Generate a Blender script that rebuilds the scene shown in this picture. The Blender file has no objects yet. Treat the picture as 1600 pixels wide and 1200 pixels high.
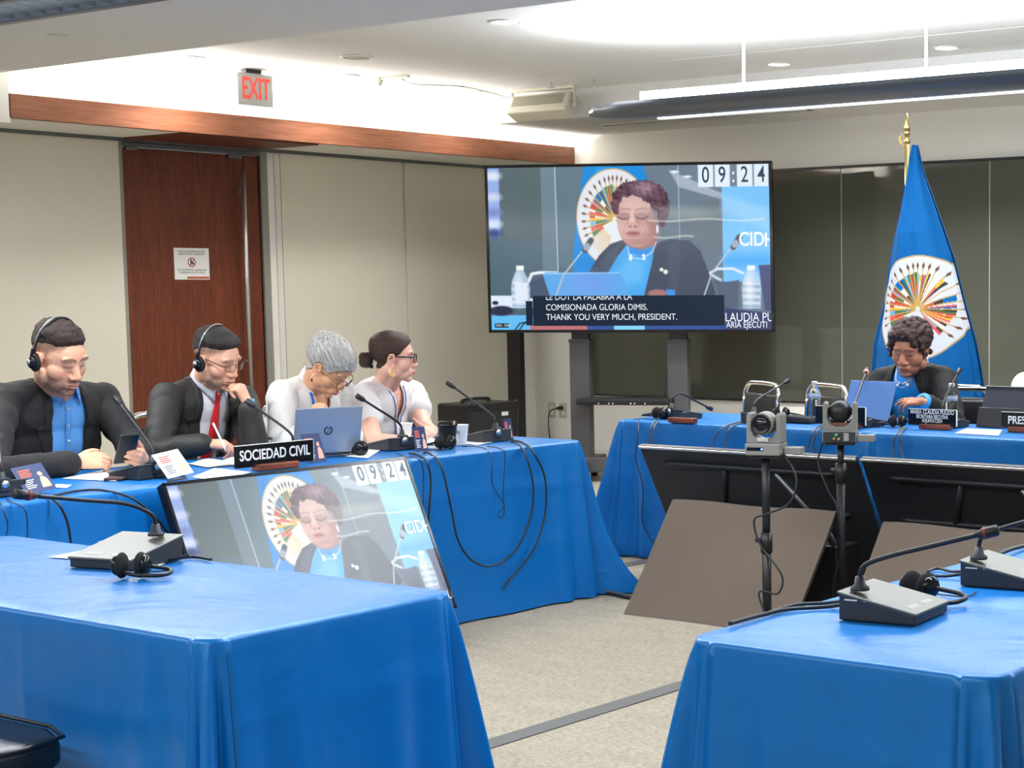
import bpy, bmesh, math, random
import numpy as np
from mathutils import Vector, Matrix, noise
from mathutils.bvhtree import BVHTree
PI = math.pi
SC = bpy.context.scene
COL = SC.collection

# ---------------------------------------------------------------- camera
CAM = Vector((0.0, 0.0, 1.46))
CR = Matrix(((0.83490662, 0.55036662, -0.005246),
             (-0.04804656, 0.08237505, 0.99544255),
             (-0.5482905, 0.83084952, -0.0952187)))     # rows: right, up, forward
FPX, CPX, CPY = 2728.7, 1305.39, 712.8
cam = bpy.data.cameras.new('camera')
cam.sensor_width = 36.0
cam.lens = FPX / 1600 * 36
cam.shift_x = (800 - CPX) / 1600
cam.shift_y = (CPY - 600) / 1600
cam.clip_end = 100
cam.dof.use_dof = False
co = bpy.data.objects.new('camera', cam)
COL.objects.link(co)
r_, u_, f_ = CR[0], CR[1], CR[2]
co.matrix_world = Matrix(((r_[0], u_[0], -f_[0], CAM[0]), (r_[1], u_[1], -f_[1], CAM[1]), (r_[2], u_[2], -f_[2], CAM[2]), (0, 0, 0, 1)))
SC.camera = co
SC.view_settings.view_transform = 'Standard'
SC.view_settings.look = 'None'
SC.view_settings.exposure = 0.0
SC.view_settings.gamma = 1.0
SC.view_settings.use_curve_mapping = False

def at(x, y, X=None, Y=None, Z=None):
    """real place seen at photo point (x, y) on the plane X=, Y= or Z= of the room"""
    d = CR.transposed() @ Vector(((x - CPX) / FPX, -(y - CPY) / FPX, 1.0))
    t = X / d[0] if X is not None else (Y / d[1] if Y is not None else (Z - CAM[2]) / d[2])
    return CAM + d * t

# ---------------------------------------------------------------- world and lights
w = bpy.data.worlds.new('world'); SC.world = w
w.use_nodes = True
w.node_tree.nodes['Background'].inputs[0].default_value = (0.9, 0.95, 1.0, 1)
w.node_tree.nodes['Background'].inputs[1].default_value = 0.35

def area(name, loc, sx, sy, power, color=(1, 1, 1), rot=(0, 0, 0), spread=None):
    l = bpy.data.lights.new(name, 'AREA'); l.shape = 'RECTANGLE'; l.size = sx; l.size_y = sy
    l.energy = power; l.color = color
    if spread: l.spread = spread
    o = bpy.data.objects.new(name, l); COL.objects.link(o); o.location = loc; o.rotation_euler = rot
    return o
# suspended linear lights: up-light onto the ceiling and down-light into the room, then two added fills
area('pendant_uplight', (-3.2, 8.0, 2.625), 7.2, 0.16, 260, (0.93, 0.97, 1.0), (PI, 0, 0))
area('pendant_downlight', (-3.2, 8.0, 2.42), 7.2, 0.10, 75, (0.93, 0.97, 1.0))
area('pendant_downlight_near', (-5.0, 3.82, 2.44), 9.0, 0.22, 240, (0.93, 0.97, 1.0))
area('added_fill_rear', (-4.0, 0.6, 2.44), 9.0, 0.25, 150, (0.93, 0.97, 1.0))  # unseen fill lamp added over the camera to brighten the room
area('added_fill_back', (-4.0, -2.4, 2.44), 9.0, 0.25, 90, (0.93, 0.97, 1.0))  # second unseen fill lamp, added at the rear
# cove strip hidden behind the wooden valance on the left wall
area('cove_light_left', (-10.42, 8.85, 2.62), 0.22, 4.9, 260, (1.0, 0.97, 0.92), (PI, 0, 0))
# ---------------------------------------------------------------- helpers
def srgb(r, g, b):
    f = lambda c: (c / 255 / 12.92) if c / 255 <= 0.04045 else ((c / 255 + 0.055) / 1.055) ** 2.4
    return (f(r), f(g), f(b))

def mat(name, color, rough=0.5, metal=0.0, bump=0.0, bscale=200.0, var=0.0, vscale=8.0, sheen=0.0, trans=0.0, ior=1.45, coat=0.0, emit=None, estr=0.0, attr=None, sss=0.0, spec=0.5, stretch=None, alpha=1.0):
    m = bpy.data.materials.new(name); m.use_nodes = True
    nt = m.node_tree; N = nt.nodes; L = nt.links
    b = N['Principled BSDF']
    b.inputs['Base Color'].default_value = (*color, 1)
    b.inputs['Roughness'].default_value = rough
    b.inputs['Metallic'].default_value = metal
    b.inputs['IOR'].default_value = ior
    b.inputs['Specular IOR Level'].default_value = spec
    b.inputs['Alpha'].default_value = alpha
    if trans: b.inputs['Transmission Weight'].default_value = trans
    if coat:
        b.inputs['Coat Weight'].default_value = coat; b.inputs['Coat Roughness'].default_value = 0.06
    if sheen:
        b.inputs['Sheen Weight'].default_value = sheen; b.inputs['Sheen Roughness'].default_value = 0.4
    if sss:
        b.inputs['Subsurface Weight'].default_value = sss
        b.inputs['Subsurface Radius'].default_value = (0.012, 0.005, 0.003); b.inputs['Subsurface Scale'].default_value = 1.0
    if emit:
        b.inputs['Emission Color'].default_value = (*emit, 1); b.inputs['Emission Strength'].default_value = estr
    tc = mp = None
    if bump or var:
        tc = N.new('ShaderNodeTexCoord'); mp = N.new('ShaderNodeMapping')
        L.new(tc.outputs['Object'], mp.inputs['Vector'])
        if stretch: mp.inputs['Scale'].default_value = stretch
    src = None
    if attr:
        a = N.new('ShaderNodeAttribute'); a.attribute_name = attr; src = a.outputs['Color']
    if var:
        n = N.new('ShaderNodeTexNoise'); n.inputs['Scale'].default_value = vscale; n.inputs['Detail'].default_value = 5
        L.new(mp.outputs[0], n.inputs['Vector'])
        mr = N.new('ShaderNodeMapRange'); mr.inputs[1].default_value = 0.25; mr.inputs[2].default_value = 0.75
        mr.inputs[3].default_value = 1 - var; mr.inputs[4].default_value = 1 + var
        L.new(n.outputs['Fac'], mr.inputs[0])
        mx = N.new('ShaderNodeVectorMath'); mx.operation = 'SCALE'
        if src: L.new(src, mx.inputs[0])
        else: mx.inputs[0].default_value = color
        L.new(mr.outputs[0], mx.inputs['Scale']); src = mx.outputs[0]
    if src: L.new(src, b.inputs['Base Color'])
    if bump:
        n = N.new('ShaderNodeTexNoise'); n.inputs['Scale'].default_value = bscale; n.inputs['Detail'].default_value = 3
        L.new(mp.outputs[0], n.inputs['Vector'])
        bp = N.new('ShaderNodeBump'); bp.inputs['Strength'].default_value = bump; bp.inputs['Distance'].default_value = 0.004
        L.new(n.outputs['Fac'], bp.inputs['Height']); L.new(bp.outputs[0], b.inputs['Normal'])
    return m

def W(o):
    m = Matrix.Identity(4)
    while o is not None:
        m = o.matrix_basis @ m; o = o.parent
    return m

def tag(o, label, cat, group=None):
    o['label'] = label; o['category'] = cat
    if group: o['group'] = group
    return o

def empty(name, loc, rz, label, cat, group=None):
    o = bpy.data.objects.new(name, None); COL.objects.link(o)
    o.empty_display_size = 0.1
    o.matrix_basis = Matrix.Translation(Vector(loc)) @ Matrix.Rotation(rz, 4, 'Z')
    return tag(o, label, cat, group)

def link_mesh(name, me, m, parent=None, world=False, smooth=True, bevel=0):
    if parent is not None and world:
        me.transform(W(parent).inverted())
    if m is not None and not me.materials:
        for k in (m if isinstance(m, (list, tuple)) else [m]): me.materials.append(k)
    o = bpy.data.objects.new(name, me); COL.objects.link(o)
    if parent is not None: o.parent = parent
    if smooth:
        me.polygons.foreach_set('use_smooth', [True] * len(me.polygons))
    if bevel:
        md = o.modifiers.new('bevel', 'BEVEL'); md.width = bevel; md.segments = 2; md.limit_method = 'ANGLE'; md.angle_limit = 0.6
        md.harden_normals = False
    return o

class MB:
    def __init__(self): self.v = []; self.f = []; self.mi = []; self.cm = 0
    def add(self, vs, fs):
        k = len(self.v); self.v += [tuple(p) for p in vs]
        self.f += [tuple(i + k for i in f) for f in fs]; self.mi += [self.cm] * len(fs); return self
    def box(self, c, s, rot=None):
        c = Vector(c); R = rot.to_3x3() if rot else None; vs = []
        for z in (-1, 1):
            for y in (-1, 1):
                for x in (-1, 1):
                    p = Vector((x * s[0] / 2, y * s[1] / 2, z * s[2] / 2))
                    vs.append(c + (R @ p if R else p))
        return self.add(vs, [(0, 2, 3, 1), (4, 5, 7, 6), (0, 1, 5, 4), (2, 6, 7, 3), (0, 4, 6, 2), (1, 3, 7, 5)])
    def bb(self, x0, x1, y0, y1, z0, z1):
        return self.box(((x0 + x1) / 2, (y0 + y1) / 2, (z0 + z1) / 2), (abs(x1 - x0), abs(y1 - y0), abs(z1 - z0)))
    def prism(self, poly, axis, a, b):
        """poly: 2D points; axis 0/1/2 = extrusion axis from a to b"""
        n = len(poly); vs = []
        for t in (a, b):
            for p in poly:
                q = list(p); q.insert(axis, t); vs.append(q)
        fs = [tuple(range(n))[::-1], tuple(range(n, 2 * n))] + [(i, (i + 1) % n, n + (i + 1) % n, n + i) for i in range(n)]
        return self.add(vs, fs)
    def tube(self, pts, r, n=10, cap=True, closed=False):
        pts = [Vector(p) for p in pts]; m = len(pts)
        rr = r if isinstance(r, (list, tuple)) else [r] * m
        vs = []; up = None
        for i, p in enumerate(pts):
            if closed: d = pts[(i + 1) % m] - pts[i - 1]
            else: d = pts[min(i + 1, m - 1)] - pts[max(i - 1, 0)]
            d = d.normalized() if d.length > 1e-9 else Vector((0, 0, 1))
            if up is None:
                up = Vector((0, 0, 1)) if abs(d.z) < 0.9 else Vector((1, 0, 0))
            s = d.cross(up)
            if s.length < 1e-6: s = d.cross(Vector((0.3, 1, 0.2)))
            s.normalize(); up = s.cross(d).normalized()
            for k in range(n):
                a = 2 * PI * k / n
                vs.append(p + (s * math.cos(a) + up * math.sin(a)) * rr[i])
        fs = []
        for i in range(m if closed else m - 1):
            j = (i + 1) % m
            for k in range(n):
                fs.append((i * n + k, i * n + (k + 1) % n, j * n + (k + 1) % n, j * n + k))
        if cap and not closed:
            fs.append(tuple(range(n))[::-1]); fs.append(tuple(range((m - 1) * n, m * n)))
        return self.add(vs, fs)
    def cyl(self, a, b, r, r2=None, n=20):
        return self.tube([a, b], [r, r if r2 is None else r2], n)
    def lathe(self, prof, c=(0, 0, 0), n=32, rot=None):
        """prof: (radius, height) pairs"""
        c = Vector(c); R = rot.to_3x3() if rot else None; vs = []; fs = []
        for r, h in prof:
            for k in range(n):
                a = 2 * PI * k / n; p = Vector((max(r, 1e-5) * math.cos(a), max(r, 1e-5) * math.sin(a), h))
                vs.append(c + (R @ p if R else p))
        for i in range(len(prof) - 1):
            for k in range(n):
                fs.append((i * n + k, i * n + (k + 1) % n, (i + 1) * n + (k + 1) % n, (i + 1) * n + k))
        fs.append(tuple(range(n))[::-1]); fs.append(tuple(range((len(prof) - 1) * n, len(prof) * n)))
        return self.add(vs, fs)
    def ell(self, c, r, rot=None, n=20, m=12):
        c = Vector(c); r = (r, r, r) if isinstance(r, (int, float)) else r
        R = rot.to_3x3() if rot else None; vs = []; fs = []
        def pt(x, y, z):
            p = Vector((x * r[0], y * r[1], z * r[2])); return c + (R @ p if R else p)
        vs.append(pt(0, 0, -1))
        for i in range(1, m):
            t = -PI / 2 + PI * i / m
            for k in range(n):
                a = 2 * PI * k / n; vs.append(pt(math.cos(t) * math.cos(a), math.cos(t) * math.sin(a), math.sin(t)))
        vs.append(pt(0, 0, 1)); top = len(vs) - 1
        for k in range(n):
            fs.append((0, 1 + (k + 1) % n, 1 + k)); fs.append((top, top - n + k, top - n + (k + 1) % n))
        for i in range(m - 2):
            for k in range(n):
                a = 1 + i * n; fs.append((a + k, a + (k + 1) % n, a + n + (k + 1) % n, a + n + k))
        return self.add(vs, fs)
    def cap(self, a, b, r1, r2=None, n=16, flat=None):
        """round ended tapered limb; flat = (axis vector, factor) squashes it"""
        r2 = r1 if r2 is None else r2
        a = Vector(a); b = Vector(b); d = b - a; L = d.length
        if L < 1e-6: return self.ell(a, r1)
        d.normalize(); pts = []; rr = []
        for i in range(5):
            t = PI / 2 * (i / 4.0); pts.append(a - d * r1 * math.cos(t)); rr.append(max(r1 * math.sin(t), 1e-4))
        for i in range(1, 5):
            pts.append(a + d * L * i / 5); rr.append(r1 + (r2 - r1) * i / 5)
        for i in range(5):
            t = PI / 2 * (1 - i / 4.0); pts.append(b + d * r2 * math.cos(t)); rr.append(max(r2 * math.sin(t), 1e-4))
        k = len(self.v); self.tube(pts, rr, n)
        if flat:
            ax, fac = Vector(flat[0]).normalized(), flat[1]
            for i in range(k, len(self.v)):
                p = Vector(self.v[i]); q = a + d * (p - a).dot(d); o = p - q; o -= ax * o.dot(ax) * (1 - fac); self.v[i] = tuple(q + o)
        return self
    def mesh(self, name='m'):
        me = bpy.data.meshes.new(name); me.from_pydata(self.v, [], self.f)
        if any(self.mi): me.polygons.foreach_set('material_index', self.mi)
        me.update(); return me
    def build(self, name, m, parent=None, world=False, smooth=True, bevel=0):
        return link_mesh(name, self.mesh(name), m, parent, world, smooth, bevel)

def sharp(o, ang=0.6):
    """smooth shading that keeps hard edges"""
    me = o.data
    me.polygons.foreach_set('use_smooth', [True] * len(me.polygons))
    bm = bmesh.new(); bm.from_mesh(me)
    for e in bm.edges:
        if len(e.link_faces) == 2 and e.calc_face_angle(0) > ang: e.smooth = False
    bm.to_mesh(me); bm.free(); return o

def struct(name, mb, m, parent=None, smooth=False, bevel=0):
    o = mb.build(name, m, parent, smooth=smooth, bevel=bevel)
    if parent is None: o['kind'] = 'structure'
    return o

def spline(pts, n=8, closed=False):
    pts = [Vector(p) for p in pts]; out = []; m = len(pts)
    rng = range(m if closed else m - 1)
    for i in rng:
        if closed: p0, p1, p2, p3 = pts[i - 1], pts[i], pts[(i + 1) % m], pts[(i + 2) % m]
        else: p0, p1, p2, p3 = pts[max(i - 1, 0)], pts[i], pts[i + 1], pts[min(i + 2, m - 1)]
        for k in range(n):
            t = k / n
            out.append(0.5 * ((2 * p1) + (p2 - p0) * t + (2 * p0 - 5 * p1 + 4 * p2 - p3) * t * t + (3 * p1 - p0 - 3 * p2 + p3) * t ** 3))
    if not closed: out.append(pts[-1])
    return out

def cable(name, pts, r, m, label, group=None, parent=None, n=8):
    o = MB().tube(spline(pts, 10), r, 8).build(name, m, parent, world=parent is not None)
    if parent is None: tag(o, label, 'cable', group)
    return o

def eval_mesh(o):
    dg = bpy.context.evaluated_depsgraph_get()
    me = bpy.data.meshes.new_from_object(o.evaluated_get(dg)); return me

def text_mesh(body, size, right, up, origin, extrude=0.0006, align='CENTER', sx=1.0, bold=0.0, spacing=1.0, line=1.0):
    cu = bpy.data.curves.new('t', 'FONT'); cu.body = body; cu.size = size; cu.extrude = extrude
    cu.align_x = align; cu.align_y = 'CENTER'; cu.offset = bold; cu.space_character = spacing; cu.space_line = line
    o = bpy.data.objects.new('t', cu); COL.objects.link(o)
    bpy.context.view_layer.update()
    me = eval_mesh(o); bpy.data.objects.remove(o)
    r = Vector(right).normalized(); u = Vector(up).normalized(); n = r.cross(u)
    me.transform(Matrix(((r.x * sx, u.x, n.x, origin[0]), (r.y * sx, u.y, n.y, origin[1]), (r.z * sx, u.z, n.z, origin[2]), (0, 0, 0, 1))))
    me.materials.clear()
    return me

def clip_above(me, point, normal):
    """cut away what lies beyond a plane"""
    bm = bmesh.new(); bm.from_mesh(me)
    bmesh.ops.bisect_plane(bm, geom=bm.verts[:] + bm.edges[:] + bm.faces[:], plane_co=point, plane_no=normal, clear_outer=True)
    bm.to_mesh(me); bm.free(); return me

def copy_tree(o, parent=None):
    c = o.copy(); COL.objects.link(c); c.parent = parent
    for ch in [k for k in o.children]: copy_tree(ch, c)
    return c

def dup(o, loc, rz, label, group=None):
    c = copy_tree(o); c.matrix_basis = Matrix.Translation(Vector(loc)) @ Matrix.Rotation(rz, 4, 'Z')
    c['label'] = label
    if group: c['group'] = group
    return c

def blob(mb, voxel, smooth=3, fac=0.5):
    """one continuous skin grown around overlapping volumes"""
    o = bpy.data.objects.new('b', mb.mesh()); COL.objects.link(o)
    r = o.modifiers.new('r', 'REMESH'); r.mode = 'VOXEL'; r.voxel_size = voxel; r.adaptivity = 0
    if smooth:
        s = o.modifiers.new('s', 'SMOOTH'); s.iterations = smooth; s.factor = fac
    bpy.context.view_layer.update()
    me = eval_mesh(o); old = o.data; bpy.data.objects.remove(o); bpy.data.meshes.remove(old)
    return me

def getco(me):
    a = np.empty(len(me.vertices) * 3, dtype=np.float32); me.vertices.foreach_get('co', a); return a.reshape(-1, 3).astype(np.float64)
def setco(me, a):
    me.vertices.foreach_set('co', a.astype(np.float32).ravel()); me.update()
def getno(me):
    a = np.empty(len(me.vertices) * 3, dtype=np.float32); me.vertices.foreach_get('normal', a); return a.reshape(-1, 3).astype(np.float64)
def setcol(me, rgb, name='Col'):
    """rgb: linear, per vertex"""
    at_ = me.color_attributes.new(name, 'FLOAT_COLOR', 'POINT')
    a = np.ones((len(rgb), 4), dtype=np.float32); a[:, :3] = rgb; at_.data.foreach_set('color', a.ravel())
def lin(c):
    c = np.asarray(c, dtype=np.float64) / 255
    return np.where(c <= 0.04045, c / 12.92, ((c + 0.055) / 1.055) ** 2.4)
def fnoise(p, scale, seed=0, octv=3):
    rs = np.random.RandomState(seed); out = np.zeros(len(p)); amp = 1.0; tot = 0
    for o in range(octv):
        for _ in range(5):
            d = rs.normal(size=3); d /= np.linalg.norm(d)
            d2 = rs.normal(size=3); d2 /= np.linalg.norm(d2)
            out += amp * np.sin(p @ d * scale * 2 ** o + rs.rand() * 6.28 + 1.3 * np.sin(p @ d2 * scale * 2 ** o * 0.7 + rs.rand() * 6.28))
            tot += amp
        amp *= 0.5
    return out / tot * 1.6
def gauss(p, c, s):
    d = (p - np.array(c)) / np.array(s); return np.exp(-(d ** 2).sum(1))
def sstep(x, a, b):
    t = np.clip((x - a) / (b - a), 0, 1); return t * t * (3 - 2 * t)
def biggest_island(me):
    bm = bmesh.new(); bm.from_mesh(me); seen = set(); best = []
    for v in bm.verts:
        if v in seen: continue
        st = [v]; seen.add(v); isl = []
        while st:
            q = st.pop(); isl.append(q)
            for e in q.link_edges:
                o = e.other_vert(q)
                if o not in seen: seen.add(o); st.append(o)
        if len(isl) > len(best): best = isl
    keep = set(best); bmesh.ops.delete(bm, geom=[v for v in bm.verts if v not in keep], context='VERTS')
    bm.to_mesh(me); bm.free(); me.update()
def delfaces(me, keepv):
    """remove vertices where keepv is False"""
    bm = bmesh.new(); bm.from_mesh(me); bm.verts.ensure_lookup_table()
    bmesh.ops.delete(bm, geom=[v for v, k in zip(bm.verts, keepv) if not k], context='VERTS')
    bm.to_mesh(me); bm.free(); me.update()
# ---------------------------------------------------------------- picture painter (flat printed or displayed pictures)
class Paint:
    def __init__(self, x0, x1, y0, y1, nx, ny, col=(0, 0, 0)):
        self.nx, self.ny = nx, ny
        self.X, self.Y = np.meshgrid(np.linspace(x0, x1, nx), np.linspace(y0, y1, ny))
        self.px = (x1 - x0) / nx
        self.c = np.ones((ny, nx, 3)) * np.array(col, dtype=float)
    def mix(self, a, col):
        col = np.array(col, dtype=float); a = np.clip(a, 0, 1)[..., None]; self.c = self.c * (1 - a) + col * a
    def rect(self, x0, y0, x1, y1, col, soft=None, a=1.0):
        s = soft or self.px
        m = np.clip((self.X - x0) / s + .5, 0, 1) * np.clip((x1 - self.X) / s + .5, 0, 1) * np.clip((self.Y - y0) / s + .5, 0, 1) * np.clip((y1 - self.Y) / s + .5, 0, 1)
        self.mix(m * a, col)
    def ell(self, cx, cy, rx, ry, col, soft=None, a=1.0, rot=0.0):
        s = soft or self.px; dx, dy = self.X - cx, self.Y - cy
        c, n = math.cos(rot), math.sin(rot); u, v = (dx * c + dy * n) / rx, (-dx * n + dy * c) / ry
        d = (1 - np.sqrt(u * u + v * v)) * min(rx, ry); self.mix(np.clip(d / s + .5, 0, 1) * a, col)
    def sdpoly(self, pts):
        P = np.array(pts, float); X, Y = self.X, self.Y; d = np.full(X.shape, 1e18); ins = np.zeros(X.shape, bool)
        for i in range(len(P)):
            ax, ay = P[i]; bx, by = P[(i + 1) % len(P)]; ex, ey = bx - ax, by - ay
            t = np.clip(((X - ax) * ex + (Y - ay) * ey) / (ex * ex + ey * ey + 1e-9), 0, 1)
            d = np.minimum(d, (X - ax - t * ex) ** 2 + (Y - ay - t * ey) ** 2)
            if ay != by:
                ins ^= ((ay > Y) != (by > Y)) & (X < ex * (Y - ay) / (by - ay) + ax)
        return np.where(ins, 1, -1) * np.sqrt(d)
    def poly(self, pts, col, soft=None, a=1.0):
        s = soft or self.px; self.mix(np.clip(self.sdpoly(pts) / s + .5, 0, 1) * a, col)
    def line(self, pts, w, col, soft=None, a=1.0):
        s = soft or self.px; X, Y = self.X, self.Y; d = np.full(X.shape, 1e18)
        for (ax, ay), (bx, by) in zip(pts[:-1], pts[1:]):
            ex, ey = bx - ax, by - ay
            t = np.clip(((X - ax) * ex + (Y - ay) * ey) / (ex * ex + ey * ey + 1e-9), 0, 1)
            d = np.minimum(d, (X - ax - t * ex) ** 2 + (Y - ay - t * ey) ** 2)
        self.mix(np.clip((w / 2 - np.sqrt(d)) / s + .5, 0, 1) * a, col)
    def blur(self, k=1):
        for _ in range(k):
            c = np.pad(self.c, ((1, 1), (1, 1), (0, 0)), 'edge')
            self.c = (c[1:-1, 1:-1] * 4 + (c[:-2, 1:-1] + c[2:, 1:-1] + c[1:-1, :-2] + c[1:-1, 2:]) * 2 + c[:-2, :-2] + c[2:, 2:] + c[:-2, 2:] + c[2:, :-2]) / 16
    def noise(self, scale, amp, seed=0):
        p = np.stack([self.X.ravel(), self.Y.ravel(), np.zeros(self.X.size)], 1)
        n = fnoise(p, scale, seed).reshape(self.X.shape); return n * amp

FLAGC = [(200, 60, 60), (250, 190, 60), (0, 105, 180), (240, 240, 245), (60, 120, 80), (120, 180, 225), (50, 50, 55), (225, 90, 90)]
def seal_color(u, v):
    """round emblem: u right, v up, unit radius; returns rgb (0-255) and coverage"""
    sh = u.shape; r = np.hypot(u, v); a = np.degrees(np.arctan2(v, u))       # 0 = right, ccw
    c = np.ones(sh + (3,)) * np.array((222, 226, 236.0))
    def mx(m, col):
        m = np.clip(m, 0, 1)[..., None]; c[:] = c * (1 - m) + np.array(col, float) * m
    rs = random.Random(5)
    # banners fanned from the centre
    angs = [-38, -26, -13, -1, 11, 23, 36, 53, 66, 76, 84, 92, 99, 107, 117, 128, 140, 151, 161, 172, 183, 193, 203]
    cx0, cy0 = 0.02, -0.02
    uu, vv = u - cx0, v - cy0; rr = np.hypot(uu, vv); aa = np.degrees(np.arctan2(vv, uu)); aa = np.where(aa < -90, aa + 360, aa)
    for i, g in enumerate(angs):
        if i == 6: continue
        wd = 10.5 if i not in (9, 10, 11) else 8
        side = 1
        d = (aa - g) * (1 if g > 45 else 1)
        inside = (d < 0.6) & (d > -wd) if g < 60 else (d > -0.6) & (d < wd)
        rmax = 0.70 - 0.05 * rs.random()
        band = inside & (rr > 0.12) & (rr < rmax)
        k = rs.randrange(3); c1, c2, c3 = rs.sample(FLAGC, 3)
        if k == 0:
            s1 = np.abs(d) < wd * 0.36; s2 = np.abs(d) > wd * 0.68
            mx(band * 1.0, c2); mx((band & s1) * 1.0, c1); mx((band & s2) * 1.0, c3)
        elif k == 1:
            mx(band * 1.0, c1); mx((band & (rr < 0.5)) * 1.0, c2); mx((band & (rr < 0.34)) * 1.0, c3)
        else:
            mx(band * 1.0, c1); mx((band & (rr > 0.52)) * 1.0, c2); mx((band & (np.abs(d) > wd * .5)) * 1.0, c3)
    for i, g in enumerate(angs):
        t = math.radians(g); dx, dy = math.cos(t), math.sin(t)
        al = uu * dx + vv * dy; pe = np.abs(-uu * dy + vv * dx)
        mx(((al > 0.05) & (al < 0.80)) * np.clip((0.011 - pe) / 0.008 + .5, 0, 1), (205, 165, 80))
        wtip = np.clip(0.030 * (1 - np.abs(al - 0.82) / 0.075), 0, 1)
        mx(((al > 0.745) & (al < 0.895)) * np.clip((wtip - pe) / 0.008 + .5, 0, 1), (110, 70, 40))
    for k in range(9):                                                     # bare pole ends low on the left
        g = 212 + k * 5; t = math.radians(g); dx, dy = math.cos(t), math.sin(t)
        al = uu * dx + vv * dy; pe = np.abs(-uu * dy + vv * dx)
        mx(((al > 0.35) & (al < 0.8)) * np.clip((0.009 - pe) / 0.008 + .5, 0, 1), (215, 175, 90))
    mx(np.clip((r - 0.972) / 0.012 + .5, 0, 1), (196, 160, 100))
    return c, np.clip((1.0 - r) / 0.012 + .5, 0, 1)

def picture_object(name, P, origin, right, down, m, parent):
    """flat grid whose vertices carry the painted colours"""
    o = np.array(origin); r = np.array(right); d = np.array(down); nx, ny = P.nx, P.ny
    s, t = np.meshgrid(np.linspace(0, 1, nx), np.linspace(0, 1, ny))
    co_ = o + s.reshape(-1, 1) * r + t.reshape(-1, 1) * d
    me = bpy.data.meshes.new(name)
    me.vertices.add(nx * ny); me.vertices.foreach_set('co', co_.astype(np.float32).ravel())
    i = (np.arange(ny - 1)[:, None] * nx + np.arange(nx - 1)[None]).ravel()
    q = np.stack([i, i + nx, i + nx + 1, i + 1], 1); n = len(q)
    me.loops.add(n * 4); me.loops.foreach_set('vertex_index', q.astype(np.int32).ravel())
    me.polygons.add(n); me.polygons.foreach_set('loop_start', np.arange(0, n * 4, 4, dtype=np.int32))
    me.update(calc_edges=True); me.validate()
    setcol(me, lin(np.clip(P.c.reshape(-1, 3), 0, 255)))
    return link_mesh(name, me, m, parent, world=parent is not None, smooth=False)

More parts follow.
